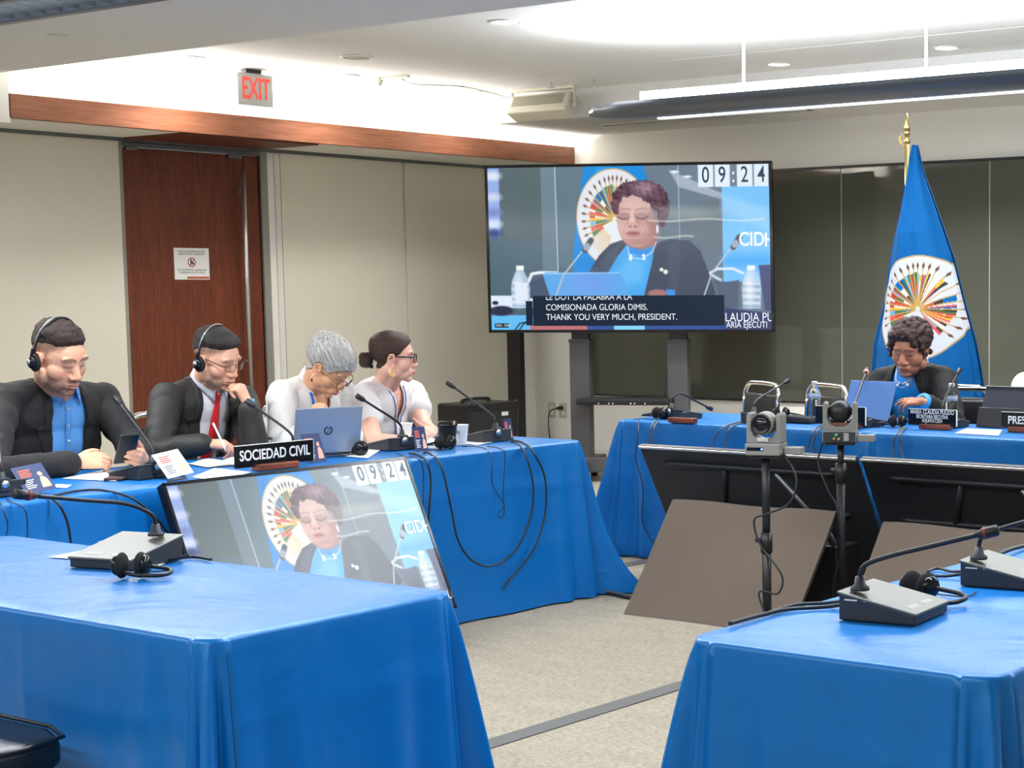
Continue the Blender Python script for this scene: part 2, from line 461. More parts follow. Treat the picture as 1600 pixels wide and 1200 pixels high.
def feed_picture():
    """the camera feed shown on both displays; coordinates follow the picture's own 1455 x 845 units"""
    P = Paint(65, 1520, 98, 945, 640, 372, (96, 120, 132))
    X, Y = P.X, P.Y
    g = np.clip((X - 65) / 1455, 0, 1)
    base = np.stack([88 + 30 * g, 112 + 22 * g, 126 + 24 * g], -1) - 16 * np.clip((Y - 100) / 850, 0, 1)[..., None]
    P.c = base
    P.rect(130, 95, 345, 480, (86, 104, 108)); P.rect(345, 95, 418, 700, (122, 142, 158), a=.6)
    P.rect(425, 95, 560, 620, (102, 126, 140), a=.7)
    P.rect(65, 95, 128, 465, (92, 110, 160)); P.rect(65, 100, 124, 460, (150, 175, 232)); P.noise(.05, 1)
    for y, c in ((140, (225, 232, 250)), (250, (205, 215, 240)), (330, (120, 140, 200)), (390, (210, 220, 245)), (440, (40, 60, 120))):
        P.ell(92, y, 40, 22, c, soft=22)
    P.line([(420, 98), (424, 640)], 5, (200, 220, 232)); P.line([(1058, 98), (1060, 480)], 5, (170, 190, 205))
    P.poly([(1010, 120), (1290, 250), (1290, 280), (1060, 210)], (190, 200, 212), soft=8, a=.7)
    P.ell(1040, 132, 22, 8, (215, 240, 255), soft=5); P.ell(1105, 158, 22, 7, (215, 240, 255), soft=5)
    P.poly([(1060, 330), (1290, 260), (1290, 560), (1060, 560)], (96, 106, 116), soft=40, a=.5)
    # blue flag with round emblem
    P.poly([(572, 95), (880, 95), (900, 170), (905, 400), (905, 700), (505, 700), (512, 500), (530, 330), (556, 190)], (12, 140, 224), soft=4)
    P.poly([(640, 95), (700, 95), (600, 300), (560, 420)], (40, 165, 245), soft=20, a=.6)
    u = (X - 722) / 196.0; v = -(Y - 365) / 258.0
    cc, al = seal_color(u, v); P.mix(al, (0, 0, 0)) if False else None
    a3 = al[..., None]; P.c = P.c * (1 - a3) + (cc * .9 + 28) * a3
    P.poly([(505, 640), (505, 520), (530, 560), (600, 640)], (14, 140, 222), soft=6)
    # blue banner on the right
    P.rect(1280, 210, 1530, 700, (120, 196, 250)); P.poly([(1280, 250), (1520, 330), (1520, 440), (1280, 330)], (160, 214, 252), soft=40, a=.7)
    P.rect(1280, 560, 1530, 620, (70, 170, 245), soft=60)
    # wall base, chairs
    P.rect(65, 765, 300, 830, (225, 235, 250), soft=3)
    P.poly([(270, 700), (360, 655), (430, 650), (430, 780), (260, 780)], (70, 84, 110), soft=8)
    P.line([(268, 690), (285, 652), (330, 645), (420, 648)], 16, (235, 240, 250))
    P.line([(1210, 655), (1250, 632), (1330, 632), (1380, 655)], 14, (220, 232, 248)); P.line([(1215, 660), (1265, 690), (1290, 770), (1290, 830)], 14, (200, 214, 236))
    P.poly([(1225, 690), (1300, 700), (1360, 690), (1350, 840), (1280, 840)], (84, 96, 120), soft=8)
    P.poly([(1460, 615), (1530, 612), (1530, 850), (1490, 850)], (72, 80, 124), soft=4)
    # table in front
    P.rect(65, 868, 300, 950, (98, 190, 246), soft=3)
    P.rect(270, 920, 570, 950, (190, 110, 116)); P.rect(570, 920, 1290, 950, (40, 80, 150)); P.rect(710, 922, 870, 950, (130, 212, 250))
    P.ell(120, 845, 62, 26, (32, 40, 70), soft=8); P.ell(88, 803, 16, 10, (30, 34, 60), soft=4)
    for k in range(2): P.line([(190 + 22 * k, 945), (215 + 22 * k, 912), (250 + 10 * k, 904)], 6, (20, 30, 60))
    # person: jacket, top
    P.poly([(588, 640), (640, 560), (700, 500), (790, 470), (930, 500), (1010, 478), (1110, 486), (1165, 540), (1205, 650), (1240, 760), (1200, 790), (600, 790)], (62, 72, 92), soft=5)
    P.poly([(1000, 500), (1060, 490), (1060, 640), (1040, 770), (1000, 770)], (82, 94, 116), soft=24, a=.5)
    P.poly([(640, 600), (690, 540), (760, 490), (720, 600), (690, 660)], (84, 96, 118), soft=14, a=.6)
    P.poly([(785, 505), (850, 530), (930, 505), (915, 600), (870, 770), (700, 770), (690, 640), (740, 560)], (70, 168, 238), soft=4)
    P.poly([(800, 560), (880, 600), (860, 700), (760, 720), (730, 650)], (110, 195, 250), soft=50, a=.7)
    P.poly([(785, 505), (850, 528), (930, 505), (905, 548), (850, 560), (800, 545)], (40, 140, 225), soft=6, a=.8)
    # neck and face
    P.poly([(780, 440), (930, 430), (935, 505), (860, 530), (800, 515), (770, 470)], (168, 118, 116), soft=8)
    P.ell(838, 395, 98, 118, (206, 166, 160), soft=6)
    P.ell(842, 438, 88, 78, (206, 162, 154), soft=10)
    P.ell(905, 430, 46, 80, (178, 130, 126), soft=50, a=.7)
    P.ell(822, 305, 84, 66, (212, 174, 167), soft=10)
    P.ell(826, 310, 60, 44, (226, 192, 184), soft=50, a=.7)
    P.ell(775, 412, 26, 22, (224, 182, 174), soft=26, a=.7); P.ell(880, 420, 30, 24, (218, 174, 166), soft=30, a=.7)
    for ex in (775, 865):
        P.ell(ex, 352, 34, 15, (176, 132, 134), soft=16, a=.9)
        P.line([(ex - 30, 360), (ex - 8, 372), (ex + 16, 370), (ex + 32, 358)], 6, (96, 68, 74), soft=6)
        P.line([(ex - 30, 326), (ex, 317), (ex + 30, 322)], 6, (150, 108, 104), soft=9, a=.7)
    P.poly([(828, 340), (838, 345), (856, 400), (838, 416), (830, 400)], (176, 130, 126), soft=14, a=.7)
    P.poly([(792, 380), (800, 345), (804, 390), (796, 408), (786, 400)], (182, 136, 130), soft=12, a=.6)
    P.poly([(808, 335), (824, 335), (836, 398), (818, 412), (798, 398)], (230, 190, 180), soft=10)
    P.ell(845, 492, 60, 16, (160, 112, 108), soft=26, a=.6); P.ell(925, 400, 26, 70, (160, 112, 110), soft=30, a=.6)
    P.line([(868, 400), (884, 425), (880, 450)], 5, (176, 130, 124), soft=9, a=.6); P.line([(782, 402), (772, 425), (776, 448)], 5, (176, 130, 124), soft=9, a=.5)
    P.ell(818, 402, 26, 14, (214, 166, 156), soft=8); P.ell(806, 410, 7, 4, (130, 84, 84), soft=4); P.ell(832, 410, 7, 4, (130, 84, 84), soft=4)
    P.ell(822, 442, 30, 7, (164, 98, 104), soft=7); P.ell(822, 454, 30, 9, (186, 118, 122), soft=8); P.line([(792, 447), (822, 446), (852, 449)], 4, (112, 62, 70), soft=4)
    P.ell(826, 490, 40, 10, (180, 134, 130), soft=14, a=.6)
    # curly hair
    hair = P.sdpoly([(712, 330), (706, 290), (722, 235), (760, 190), (820, 172), (890, 170), (960, 195), (1000, 240), (1015, 300), (1000, 370), (975, 420), (952, 400), (948, 340), (905, 290), (860, 262), (820, 245), (770, 262), (752, 300), (745, 345), (728, 345)])
    nz = P.noise(.16, 7, 3); al = np.clip((hair + nz) / 4 + .5, 0, 1)
    hc = np.ones(P.c.shape) * np.array((92, 64, 78)) + (P.noise(.22, 30, 4) + P.noise(.10, 16, 9))[..., None]
    hi = np.exp(-(((X - 880) / 50) ** 2 + ((Y - 215) / 30) ** 2))[..., None] * np.array((80, 76, 80)); hc += hi
    P.c = P.c * (1 - al[..., None]) + hc * al[..., None]
    # earring, necklace, pins
    P.ell(946, 425, 6, 22, (240, 240, 250), soft=4)
    P.line([(790, 510), (800, 570), (862, 580), (920, 540), (940, 490)], 4, (225, 235, 250))
    for x, y in ((806, 562), (804, 578), (872, 560), (874, 576)): P.ell(x, y, 8, 8, (245, 250, 255), soft=3)
    P.ell(963, 634, 10, 10, (240, 240, 240)); P.ell(984, 646, 12, 12, (245, 235, 225))
    P.ell(940, 758, 50, 22, (170, 118, 118), soft=6); P.poly([(985, 735), (1030, 740), (1030, 775), (990, 775)], (60, 150, 230), soft=4)
    # laptop
    P.poly([(342, 652), (360, 644), (745, 648), (770, 690), (790, 775), (380, 775)], (92, 170, 235), soft=3)
    P.ell(575, 700, 120, 60, (130, 150, 235), soft=90, a=.5); P.line([(345, 652), (745, 648)], 4, (190, 225, 250))
    # microphones
    for (bx, by, tx, ty) in ((410, 770, 600, 480), (1180, 770, 1365, 470)):
        mx_, my_ = bx + (tx - bx) * .35 - 30, by + (ty - by) * .5
        P.line([(bx, by), (bx + (tx - bx) * .22, by + (ty - by) * .38), (tx, ty)], 8, (186, 200, 214), soft=3)
        P.line([(tx - (tx - bx) * .17, ty - (ty - by) * .17), (tx, ty)], 30, (70, 78, 92), soft=6)
        P.line([(tx - (tx - bx) * .10, ty - (ty - by) * .10), (tx - (tx - bx) * .13, ty - (ty - by) * .13)], 32, (160, 170, 186), soft=5)
    # bottles
    for bx, by, s in ((224, 608, 1.0), (1422, 616, 1.0)):
        P.rect(bx - 20, by, bx + 20, by + 24, (245, 250, 255), soft=4)
        P.poly([(bx - 18, by + 24), (bx + 18, by + 24), (bx + 44, by + 76), (bx + 50, by + 120), (bx + 46, by + 222), (bx - 46, by + 222), (bx - 50, by + 120), (bx - 44, by + 76)], (190, 214, 236), soft=5, a=.85)
        for k in range(8):
            yy = by + 90 + k * 17; P.line([(bx - 42, yy), (bx + 42, yy + 3)], 4, (110, 140, 180) if k % 2 else (245, 250, 255), soft=4)
        P.ell(bx - 10, by + 120, 22, 80, (250, 252, 255), soft=24, a=.6)
    P.rect(196, 700, 262, 790, (226, 236, 248), soft=6)
    # soft light bands reflected in the scene behind the glass
    for y0 in (380, 468):
        pts = [(905 + k * 42, y0 + 6 * math.sin(k * .7)) for k in range(15)]
        P.line(pts if y0 == 380 else [(930 + k * 20, y0 - 2 + 5 * math.sin(k * .6)) for k in range(11)], 7, (235, 236, 226), soft=9, a=.75)
    P.ell(1100, 345, 190, 34, (186, 196, 190), soft=40, a=.45)
    # title strip behind the captions
    P.poly([(1285, 835), (1520, 862), (1520, 945), (1285, 945)], (52, 58, 104), soft=3)
    # clock cards
    for x0, x1 in ((1160, 1238), (1245, 1322), (1358, 1437), (1444, 1517)): P.rect(x0, 98, x1, 212, (226, 240, 252), soft=2)
    P.c += P.noise(.02, 3, 7)[..., None]
    P.blur(1)
    return P
# ---------------------------------------------------------------- materials
def carpet_mat():
    m = mat('carpet', srgb(176, 168, 150), 0.95, sheen=.2)
    nt = m.node_tree; N = nt.nodes; L = nt.links; b = N['Principled BSDF']
    tc = N.new('ShaderNodeTexCoord'); mp = N.new('ShaderNodeMapping'); mp.inputs['Scale'].default_value = (1.0, 3.2, 1)
    mp.inputs['Rotation'].default_value = (0, 0, math.radians(33))
    L.new(tc.outputs['Object'], mp.inputs[0])
    n1 = N.new('ShaderNodeTexNoise'); n1.inputs['Scale'].default_value = 34; n1.inputs['Detail'].default_value = 8; n1.inputs['Roughness'].default_value = .8
    n2 = N.new('ShaderNodeTexNoise'); n2.inputs['Scale'].default_value = 4; n2.inputs['Detail'].default_value = 3
    n3 = N.new('ShaderNodeTexNoise'); n3.inputs['Scale'].default_value = 160; n3.inputs['Detail'].default_value = 2
    for n in (n1, n2, n3): L.new(mp.outputs[0], n.inputs['Vector'])
    cr = N.new('ShaderNodeValToRGB'); e = cr.color_ramp.elements
    e[0].position = .34; e[0].color = (*srgb(92, 90, 82), 1); e[1].position = .70; e[1].color = (*srgb(232, 218, 190), 1)
    k = e.new(.45); k.color = (*srgb(144, 139, 124), 1); k = e.new(.52); k.color = (*srgb(190, 177, 152), 1); k = e.new(.60); k.color = (*srgb(198, 178, 154), 1)
    mx = N.new('ShaderNodeMath'); mx.operation = 'MULTIPLY_ADD'; mx.inputs[1].default_value = .32; 
    L.new(n3.outputs['Fac'], mx.inputs[0])
    sb = N.new('ShaderNodeMath'); sb.operation = 'MULTIPLY_ADD'; sb.inputs[1].default_value = .72; sb.inputs[2].default_value = -.02
    L.new(n1.outputs['Fac'], sb.inputs[0]); L.new(sb.outputs[0], mx.inputs[2]); L.new(mx.outputs[0], cr.inputs[0])
    mr = N.new('ShaderNodeMapRange'); mr.inputs[1].default_value = .3; mr.inputs[2].default_value = .7; mr.inputs[3].default_value = .61; mr.inputs[4].default_value = .73
    L.new(n2.outputs['Fac'], mr.inputs[0]); vm = N.new('ShaderNodeVectorMath'); vm.operation = 'SCALE'
    L.new(cr.outputs[0], vm.inputs[0]); L.new(mr.outputs[0], vm.inputs['Scale']); L.new(vm.outputs[0], b.inputs['Base Color'])
    bp = N.new('ShaderNodeBump'); bp.inputs['Strength'].default_value = .5; bp.inputs['Distance'].default_value = .006
    L.new(mx.outputs[0], bp.inputs['Height']); L.new(bp.outputs[0], b.inputs['Normal'])
    return m

def wood_mat(name, dark, light, scale=1.0, axis=2, rough=.4, con=.26, coat=.15):
    m = mat(name, light, rough, coat=coat)
    nt = m.node_tree; N = nt.nodes; L = nt.links; b = N['Principled BSDF']
    tc = N.new('ShaderNodeTexCoord'); mp = N.new('ShaderNodeMapping')
    s = [14 * scale] * 3; s[axis] = 0.9 * scale; mp.inputs['Scale'].default_value = s
    L.new(tc.outputs['Object'], mp.inputs[0])
    n = N.new('ShaderNodeTexNoise'); n.inputs['Scale'].default_value = 1.0; n.inputs['Detail'].default_value = 7; n.inputs['Roughness'].default_value = .62; n.inputs['Distortion'].default_value = .6
    L.new(mp.outputs[0], n.inputs['Vector'])
    wv = N.new('ShaderNodeMath'); wv.operation = 'MULTIPLY'; wv.inputs[1].default_value = 11
    sn = N.new('ShaderNodeMath'); sn.operation = 'SINE'; L.new(n.outputs['Fac'], wv.inputs[0]); L.new(wv.outputs[0], sn.inputs[0])
    n2 = N.new('ShaderNodeTexNoise'); n2.inputs['Scale'].default_value = 6; n2.inputs['Detail'].default_value = 4; L.new(mp.outputs[0], n2.inputs['Vector'])
    ad = N.new('ShaderNodeMath'); ad.operation = 'MULTIPLY_ADD'; ad.inputs[1].default_value = con; L.new(sn.outputs[0], ad.inputs[0]); L.new(n2.outputs['Fac'], ad.inputs[2])
    cr = N.new('ShaderNodeValToRGB'); e = cr.color_ramp.elements
    e[0].position = .22; e[0].color = (*dark, 1); e[1].position = .75; e[1].color = (*light, 1)
    L.new(ad.outputs[0], cr.inputs[0]); L.new(cr.outputs[0], b.inputs['Base Color'])
    return m

M = {}
M['carpet'] = carpet_mat()
M['ceiling'] = mat('ceiling_paint', srgb(234, 234, 232), .9, bump=.05, bscale=60)
M['white_wall'] = mat('white_wall_paint', srgb(240, 238, 232), .8, bump=.05, bscale=90)
M['panel'] = mat('beige_wall_panel', srgb(226, 221, 205), .34, var=.03, vscale=1.2, spec=.5)
M['glass'] = mat('dark_back_painted_glass', srgb(76, 78, 70), .035, spec=.5, ior=1.45)
M['seam'] = mat('seam_metal', srgb(150, 148, 140), .5, .2)
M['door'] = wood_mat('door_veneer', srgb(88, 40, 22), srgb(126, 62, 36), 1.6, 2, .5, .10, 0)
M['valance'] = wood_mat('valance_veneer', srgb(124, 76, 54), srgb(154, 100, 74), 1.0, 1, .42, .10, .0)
M['plaque_wood'] = wood_mat('plaque_wood', srgb(96, 44, 26), srgb(152, 76, 48), 3.0, 0, .35)
M['steel'] = mat('brushed_steel', (.72, .72, .72), .34, .9, bump=.05, bscale=300)
M['chrome'] = mat('chrome', (.86, .86, .86), .08, 1.0)
M['alu'] = mat('anodised_aluminium', srgb(120, 122, 124), .38, .8)
M['fixture'] = mat('fixture_grey_metal', srgb(104, 110, 118), .35, .5)
M['black'] = mat('black_plastic', (.012, .012, .013), .42, bump=.03, bscale=500)
M['black_gloss'] = mat('black_gloss_plastic', (.008, .008, .01), .12)
M['black_metal'] = mat('black_powder_coat', (.02, .021, .024), .4, .3)
M['stand_grey'] = mat('dark_grey_metal', srgb(78, 77, 80), .5, .1)
M['grey_body'] = mat('grey_plastic', srgb(132, 131, 126), .42)
M['mic_top'] = mat('mic_unit_top', srgb(98, 98, 94), .38, .3, bump=.03, bscale=700)
M['mic_side'] = mat('mic_unit_side', srgb(46, 49, 54), .5)
M['vinyl'] = mat('black_vinyl', (.012, .013, .016), .33, bump=.12, bscale=140)
M['rubber'] = mat('black_cable', (.015, .016, .02), .45)
M['greycable'] = mat('grey_cable', srgb(96, 92, 88), .5)
M['foam'] = mat('brown_board', srgb(106, 92, 80), .8, var=.04, vscale=3, bump=.08, bscale=20)
M['foam_edge'] = mat('board_edge', srgb(46, 40, 36), .9)
M['tape'] = mat('grey_floor_tape', srgb(88, 88, 86), .7, bump=.1, bscale=80)
M['white_plastic'] = mat('white_plastic', srgb(228, 226, 218), .45)
M['paper'] = mat('paper', srgb(240, 240, 238), .8, bump=.02, bscale=50)
M['cream_paper'] = mat('cream_paper', srgb(238, 232, 212), .8)
M['ink'] = mat('dark_ink', srgb(70, 76, 88), .8)
M['red_ink'] = mat('red_ink', srgb(226, 104, 84), .8)
M['white_ink'] = mat('white_lettering', srgb(236, 236, 232), .6)
M['navy_card'] = mat('navy_card', srgb(34, 52, 96), .5)
M['glare_pale_card'] = mat('glare_pale_card', srgb(214, 216, 232), .5)  # glare on the leaflet put into its base colour
M['peach'] = mat('peach_print', srgb(232, 176, 150), .6)
M['led_white'] = mat('lamp_diffuser', (1, 1, 1), .5, emit=(.95, .98, 1), estr=9)
M['led_up'] = mat('upper_lamp_glow', (1, 1, 1), .5, emit=(.9, .96, 1), estr=8.0)
M['led_soft'] = mat('lamp_louvre_glow', (1, 1, 1), .5, emit=(.8, .9, 1), estr=3.2)
M['red_lit'] = mat('red_lit_letters', (.8, .05, .03), .5, emit=(1, .08, .06), estr=.55)
M['blue_led'] = mat('blue_indicator', (.1, .3, 1), .5, emit=(.2, .5, 1), estr=3)
M['pink_led'] = mat('red_indicator_ring', (1, .2, .2), .5, emit=(1, .22, .25), estr=2.2)
M['exit_metal'] = mat('brushed_exit_sign', srgb(176, 176, 172), .5, .0, bump=.06, bscale=90)
M['spk'] = mat('speaker_enamel', srgb(206, 202, 186), .5)
M['spk_hole'] = mat('speaker_perforation', srgb(96, 92, 82), .9)

def cloth_mat():
    m = mat('blue_tablecloth', srgb(0, 100, 178), .36, sheen=.2, spec=.9)
    m.node_tree.nodes['Principled BSDF'].inputs['Specular Tint'].default_value = (.42, .78, 1, 1)
    nt = m.node_tree; N = nt.nodes; L = nt.links; b = N['Principled BSDF']
    b.inputs['Sheen Tint'].default_value = (.15, .6, 1, 1); b.inputs['Sheen Roughness'].default_value = .35
    tc = N.new('ShaderNodeTexCoord')
    n1 = N.new('ShaderNodeTexNoise'); n1.inputs['Scale'].default_value = 3.2; n1.inputs['Detail'].default_value = 3; n1.inputs['Distortion'].default_value = .5
    n2 = N.new('ShaderNodeTexNoise'); n2.inputs['Scale'].default_value = 900; n2.inputs['Detail'].default_value = 1
    L.new(tc.outputs['Object'], n1.inputs['Vector']); L.new(tc.outputs['Object'], n2.inputs['Vector'])
    b1 = N.new('ShaderNodeBump'); b1.inputs['Strength'].default_value = .45; b1.inputs['Distance'].default_value = .03
    b2 = N.new('ShaderNodeBump'); b2.inputs['Strength'].default_value = .12; b2.inputs['Distance'].default_value = .001
    L.new(n1.outputs['Fac'], b1.inputs['Height']); L.new(n2.outputs['Fac'], b2.inputs['Height'])
    L.new(b1.outputs[0], b2.inputs['Normal']); L.new(b2.outputs[0], b.inputs['Normal'])
    return m
M['cloth'] = cloth_mat()

# ---------------------------------------------------------------- room shell
XL, YF, ZC, ZS, YS = -10.87, 11.39, 2.985, 2.77, 10.17
YN = 6.10                                           # far edge of the low ceiling over the near half
XR, YB = 3.2, -4.2
struct('floor', MB().bb(XL - .3, XR + .1, YB - .1, YF + .2, -.1, 0), M['carpet'])
struct('ceiling', MB().bb(-10.12, XR, YN, YS, ZC, ZC + .12).bb(XL, -10.12, 6.2, YF, 3.42, 3.5).bb(-10.14, -10.10, 6.2, YF, 3.0, 3.45), M['ceiling'])
struct('trim_1', MB().bb(-10.17, XR, YS, YF, ZS, ZS + .4), M['ceiling'])
struct('trim_2', MB().bb(-10.17, XR, YB, YN, ZS, ZS + .4), M['ceiling'])
struct('trim_3', MB().bb(-12.2, -10.17, 6.12, 6.27, 2.50, 3.45), M['white_wall'])
struct('wall_left', MB().bb(XL - .15, XL, 6.2, 7.50, 0, 3.45).bb(XL - .15, XL, 8.66, YF + .1, 0, 3.45).bb(XL - .15, XL, 7.50, 8.66, 2.50, 3.45), [M['white_wall']])
struct('wall_left_near', MB().bb(-12.4, XL - .02, 6.2, 6.3, 0, 2.6).bb(-12.3, -12.2, YB, 6.25, 0, 3.2), M['panel'])
struct('wall_far', MB().bb(XL, XR, YF, YF + .12, 0, 3.5), M['white_wall'])
struct('wall_right', MB().bb(XR, XR + .12, YB, YF, 0, 3.5), M['panel'])
struct('wall_rear', MB().bb(-12.3, XR, YB - .12, YB, 0, 3.5), M['panel'])
# beige panels of the left wall
for i, (y0, y1) in enumerate(((6.27, 7.47), (8.84, 10.06), (10.085, 11.37))):
    struct('trim_%d' % (4 + i), MB().bb(XL, XL + .022, y0, y1, .1, 2.505), M['panel'], bevel=.002)
struct('trim_7', MB().bb(XL - .02, XL + .016, 7.455, 7.50, 0, 2.5).bb(XL - .02, XL + .02, 8.66, 8.72, 0, 2.5), M['seam'])
struct('trim_8', MB().bb(XL, XL + .03, 6.27, 11.3, 2.505, 2.53), M['alu'])
struct('trim_9', MB().bb(XL + .002, XL + .018, 8.79, 8.835, .1, 2.5), M['white_plastic'])
struct('baseboard_left', MB().bb(XL, XL + .03, 8.72, YF, 0, .1).bb(XL, XL + .03, 6.27, 7.46, 0, .1), M['white_plastic'])
struct('baseboard_far', MB().bb(XL, XR, YF - .02, YF, 0, .1), M['white_plastic'])
# wooden valance around the cove on the left wall
va = MB().bb(-10.21, -10.17, 6.28, YF - .002, 2.53, 2.68).bb(XL - .6, -10.17, 6.26, 6.30, 2.53, 2.68)
struct('trim_10', va, M['valance'], bevel=.003)
struct('trim_11', MB().bb(XL, -10.19, 6.3, YF, 2.53, 2.545), M['white_wall'])
# dark recess board over the door under the valance
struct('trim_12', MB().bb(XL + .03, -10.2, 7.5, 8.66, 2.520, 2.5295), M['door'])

# door
dr = struct('door_1', MB().bb(XL - .05, XL - .005, 7.505, 8.52, .01, 2.47), M['door'], bevel=.003)
struct('door_panel', MB().bb(XL - .05, XL - .008, 8.53, 8.655, .01, 2.47), M['door'], dr)
struct('door_header', MB().bb(XL - .04, XL + .025, 7.5, 8.66, 2.475, 2.50), M['alu'], dr)
hb = MB().cyl((XL + .07, 8.46, .75), (XL + .07, 8.46, 2.36), .017)
for z in (.95, 2.2): hb.cyl((XL - .01, 8.46, z), (XL + .07, 8.46, z), .009)
struct('door_handle', hb, M['steel'], dr, smooth=True)
struct('door_closer', MB().bb(XL - .004, XL + .02, 8.38, 8.50, 2.44, 2.475).bb(XL - .004, XL + .02, 7.53, 7.62, 2.45, 2.475), M['alu'], dr, bevel=.003)

# dark glass wall, panel by panel
gx = [-10.08, -8.97, -7.44, -6.145, -4.62, -3.1, -1.6, -.1, 1.4]
for i in range(len(gx) - 1):
    g = struct('window_%d' % (i + 1), MB().bb(gx[i] + .006, gx[i + 1] - .006, YF - .018, YF - .001, .575, 2.385), M['glass'], bevel=.001)
sm = MB()
for x in gx[:-1]: sm.bb(x - .006, x + .006, YF - .014, YF - .001, .575, 2.385)
struct('trim_13', sm, M['seam'])
struct('trim_14', MB().bb(gx[0], gx[-1], YF - .03, YF, 2.385, 2.405).bb(gx[0], gx[-1], YF - .02, YF, .562, .575), M['black_metal'])
# ceiling joint lines
struct('trim_15', MB().bb(-9.2, XR, 9.30, 9.312, ZC - .002, ZC + .001), M['white_plastic'])

# grey tape on the carpet
tape_pts = [(-3.985, 3.05, 5.6), (-6.01, 6.62, 9.2)]
for i, (x, y0, y1) in enumerate(tape_pts):
    tag(MB().bb(x - .043, x + .043, y0, y1, .0005, .004).build('floor_tape', M['tape'], smooth=False),
        ['wide grey tape strip crossing the open carpet in the foreground', 'grey tape strip on the carpet between the two far tables'][i], 'tape')

# ---------------------------------------------------------------- ceiling things
DL = [(-9.80, 8.60, 'lit round downlight right of the exit sign'), (-9.87, 7.36, 'lit round downlight left of the exit sign'),
      (-9.80, 9.86, 'lit round downlight beside the ceiling loudspeaker'), (-7.13, 7.42, 'lit round downlight at the top centre, nearest the camera'),
      (-5.62, 9.82, 'lit round downlight above the flag, right of the second rod'), (-6.95, 9.86, 'lit round downlight between the two suspension rods')]
def downlight(x, y, lab):
    t = empty('downlight', (x, y, ZC), 0, lab, 'ceiling light', 'round recessed downlights')
    MB().lathe([(.092, .0), (.092, -.006), (.076, -.009), (.074, .0)], n=40).build('ring', M['white_plastic'], t)
    MB().lathe([(.073, -.001), (.073, -.004), (.001, -.005)], n=40).build('lens', M['led_white'], t)
    return t
for (x, y, lab), pw_ in zip(DL, (9, 11, 5, 26, 50, 50)):
    downlight(x, y, lab)
    area('downlight_beam', (x, y, ZC - .03), .14, .14, pw_, (1, .98, .95), spread=2.2)
for x, y, lab in ((-8.97, 7.95, 'unlit round ceiling speaker with white rim, between two downlights'), (-6.42, 8.0, 'faint unlit round ceiling speaker in the bright ceiling'),):
    t = empty('ceiling_speaker', (x, y, ZC), 0, lab, 'ceiling speaker')
    MB().lathe([(.105, .0), (.105, -.008), (.09, -.010), (.088, 0)], n=40).build('ring', M['white_plastic'], t)
    MB().lathe([(.088, -.002), (.088, -.005), (.001, -.005)], n=40).build('grille', mat('speaker_cloth', srgb(190, 186, 176), .9), t)
t = empty('smoke_detector', (*at(90, 55, Z=ZS)[:2], ZS), 0, 'small flat round disc on the low ceiling at the top left', 'detector')
MB().lathe([(.05, 0), (.05, -.004), (.045, -.006), (.001, -.006)], n=32).build('disc', M['white_plastic'], t)

def pendant(x0, x1, y, zb, lab, rods, half=False):
    t = empty('pendant_light', ((x0 + x1) / 2, y, zb), 0, lab, 'suspended light', )
    body = MB()
    # winged shell, tapered ends
    prof = [(-.17, .085), (-.12, .035), (-.06, .008), (0, 0), (.06, .008), (.12, .035), (.17, .085), (.13, .075), (.06, .04), (0, .034), (-.06, .04), (-.13, .075)]
    xs = [x0, x0 + .10, x0 + .35, x1 - .35, x1 - .10, x1]; sc = [.05, .55, 1, 1, .55, .05]; vs = []; n = len(prof)
    for x, s in zip(xs, sc):
        for a, b in prof: vs.append((x, y + a * s, zb + (b - .06) * (.35 + .65 * s) + .06))
    fs = [tuple(range(n))[::-1], tuple(range(5 * n, 6 * n))]
    for i in range(5):
        for k in range(n): fs.append((i * n + k, i * n + (k + 1) % n, (i + 1) * n + (k + 1) % n, (i + 1) * n + k))
    body.add(vs, fs); body.build('housing', M['fixture'], t, world=True)
    MB().bb(x0 + .45, x1 - .45, y - .075, y + .075, zb + .05, zb + .145).build('upper_diffuser', M['led_up'], t, world=True, smooth=False)
    lv = MB(); lv.bb(x0 + .5, (x0 + x1) / 2 - .05, y + .02, y + .055, zb - .006, zb + .004); lv.bb((x0 + x1) / 2 + .05, x1 - .5, y + .02, y + .055, zb - .006, zb + .004)
    lv.build('lower_slot', M['led_soft'], t, world=True, smooth=False)
    for rx in rods:
        MB().cyl((rx, y, zb + .1), (rx, y, (ZC if y > YN else ZS) + .005), .008, n=10).build('rod', M['white_plastic'], t, world=True)
    return t
pendant(-7.02, .6, 8.0, 2.455, 'long grey winged light hanging by white rods over the head table', [-5.88, -4.70, -2.6, -.5])

def louvre_light(x0, x1, y, zb, lab):
    t = empty('louvre_light', ((x0 + x1) / 2, y, zb), 0, lab, 'suspended light')
    b = MB().bb(x0, x1, y - .16, y - .12, zb, zb + .09).bb(x0, x1, y + .12, y + .16, zb, zb + .09).bb(x0, x1, y - .16, y + .16, zb + .08, zb + .10)
    b.bb(x0, x0 + .02, y - .12, y + .12, zb, zb + .08).bb(x1 - .02, x1, y - .12, y + .12, zb, zb + .08)
    b.build('housing', M['fixture'], t, world=True, smooth=False, bevel=.006)
    MB().bb(x0 + .03, x1 - .03, y - .115, y + .115, zb + .06, zb + .075).build('tube_glow', M['led_soft'], t, world=True, smooth=False)
    lv = MB()
    for k in range(int((x1 - x0) / .10)): lv.bb(x0 + .05 + k * .10, x0 + .056 + k * .10, y - .12, y + .12, zb + .01, zb + .05)
    o = lv.build('louvre', M['alu'], t, world=True, smooth=False); o['kind'] = 'stuff'
    for rx in (x0 + .6, x1 - .6):
        MB().cyl((rx, y, zb + .09), (rx, y, ZS + .005), .006, n=8).build('rod', M['white_plastic'], t, world=True)
louvre_light(-9.4, -.6, 3.70, 2.46, 'grey suspended louvre light crossing the top left corner')
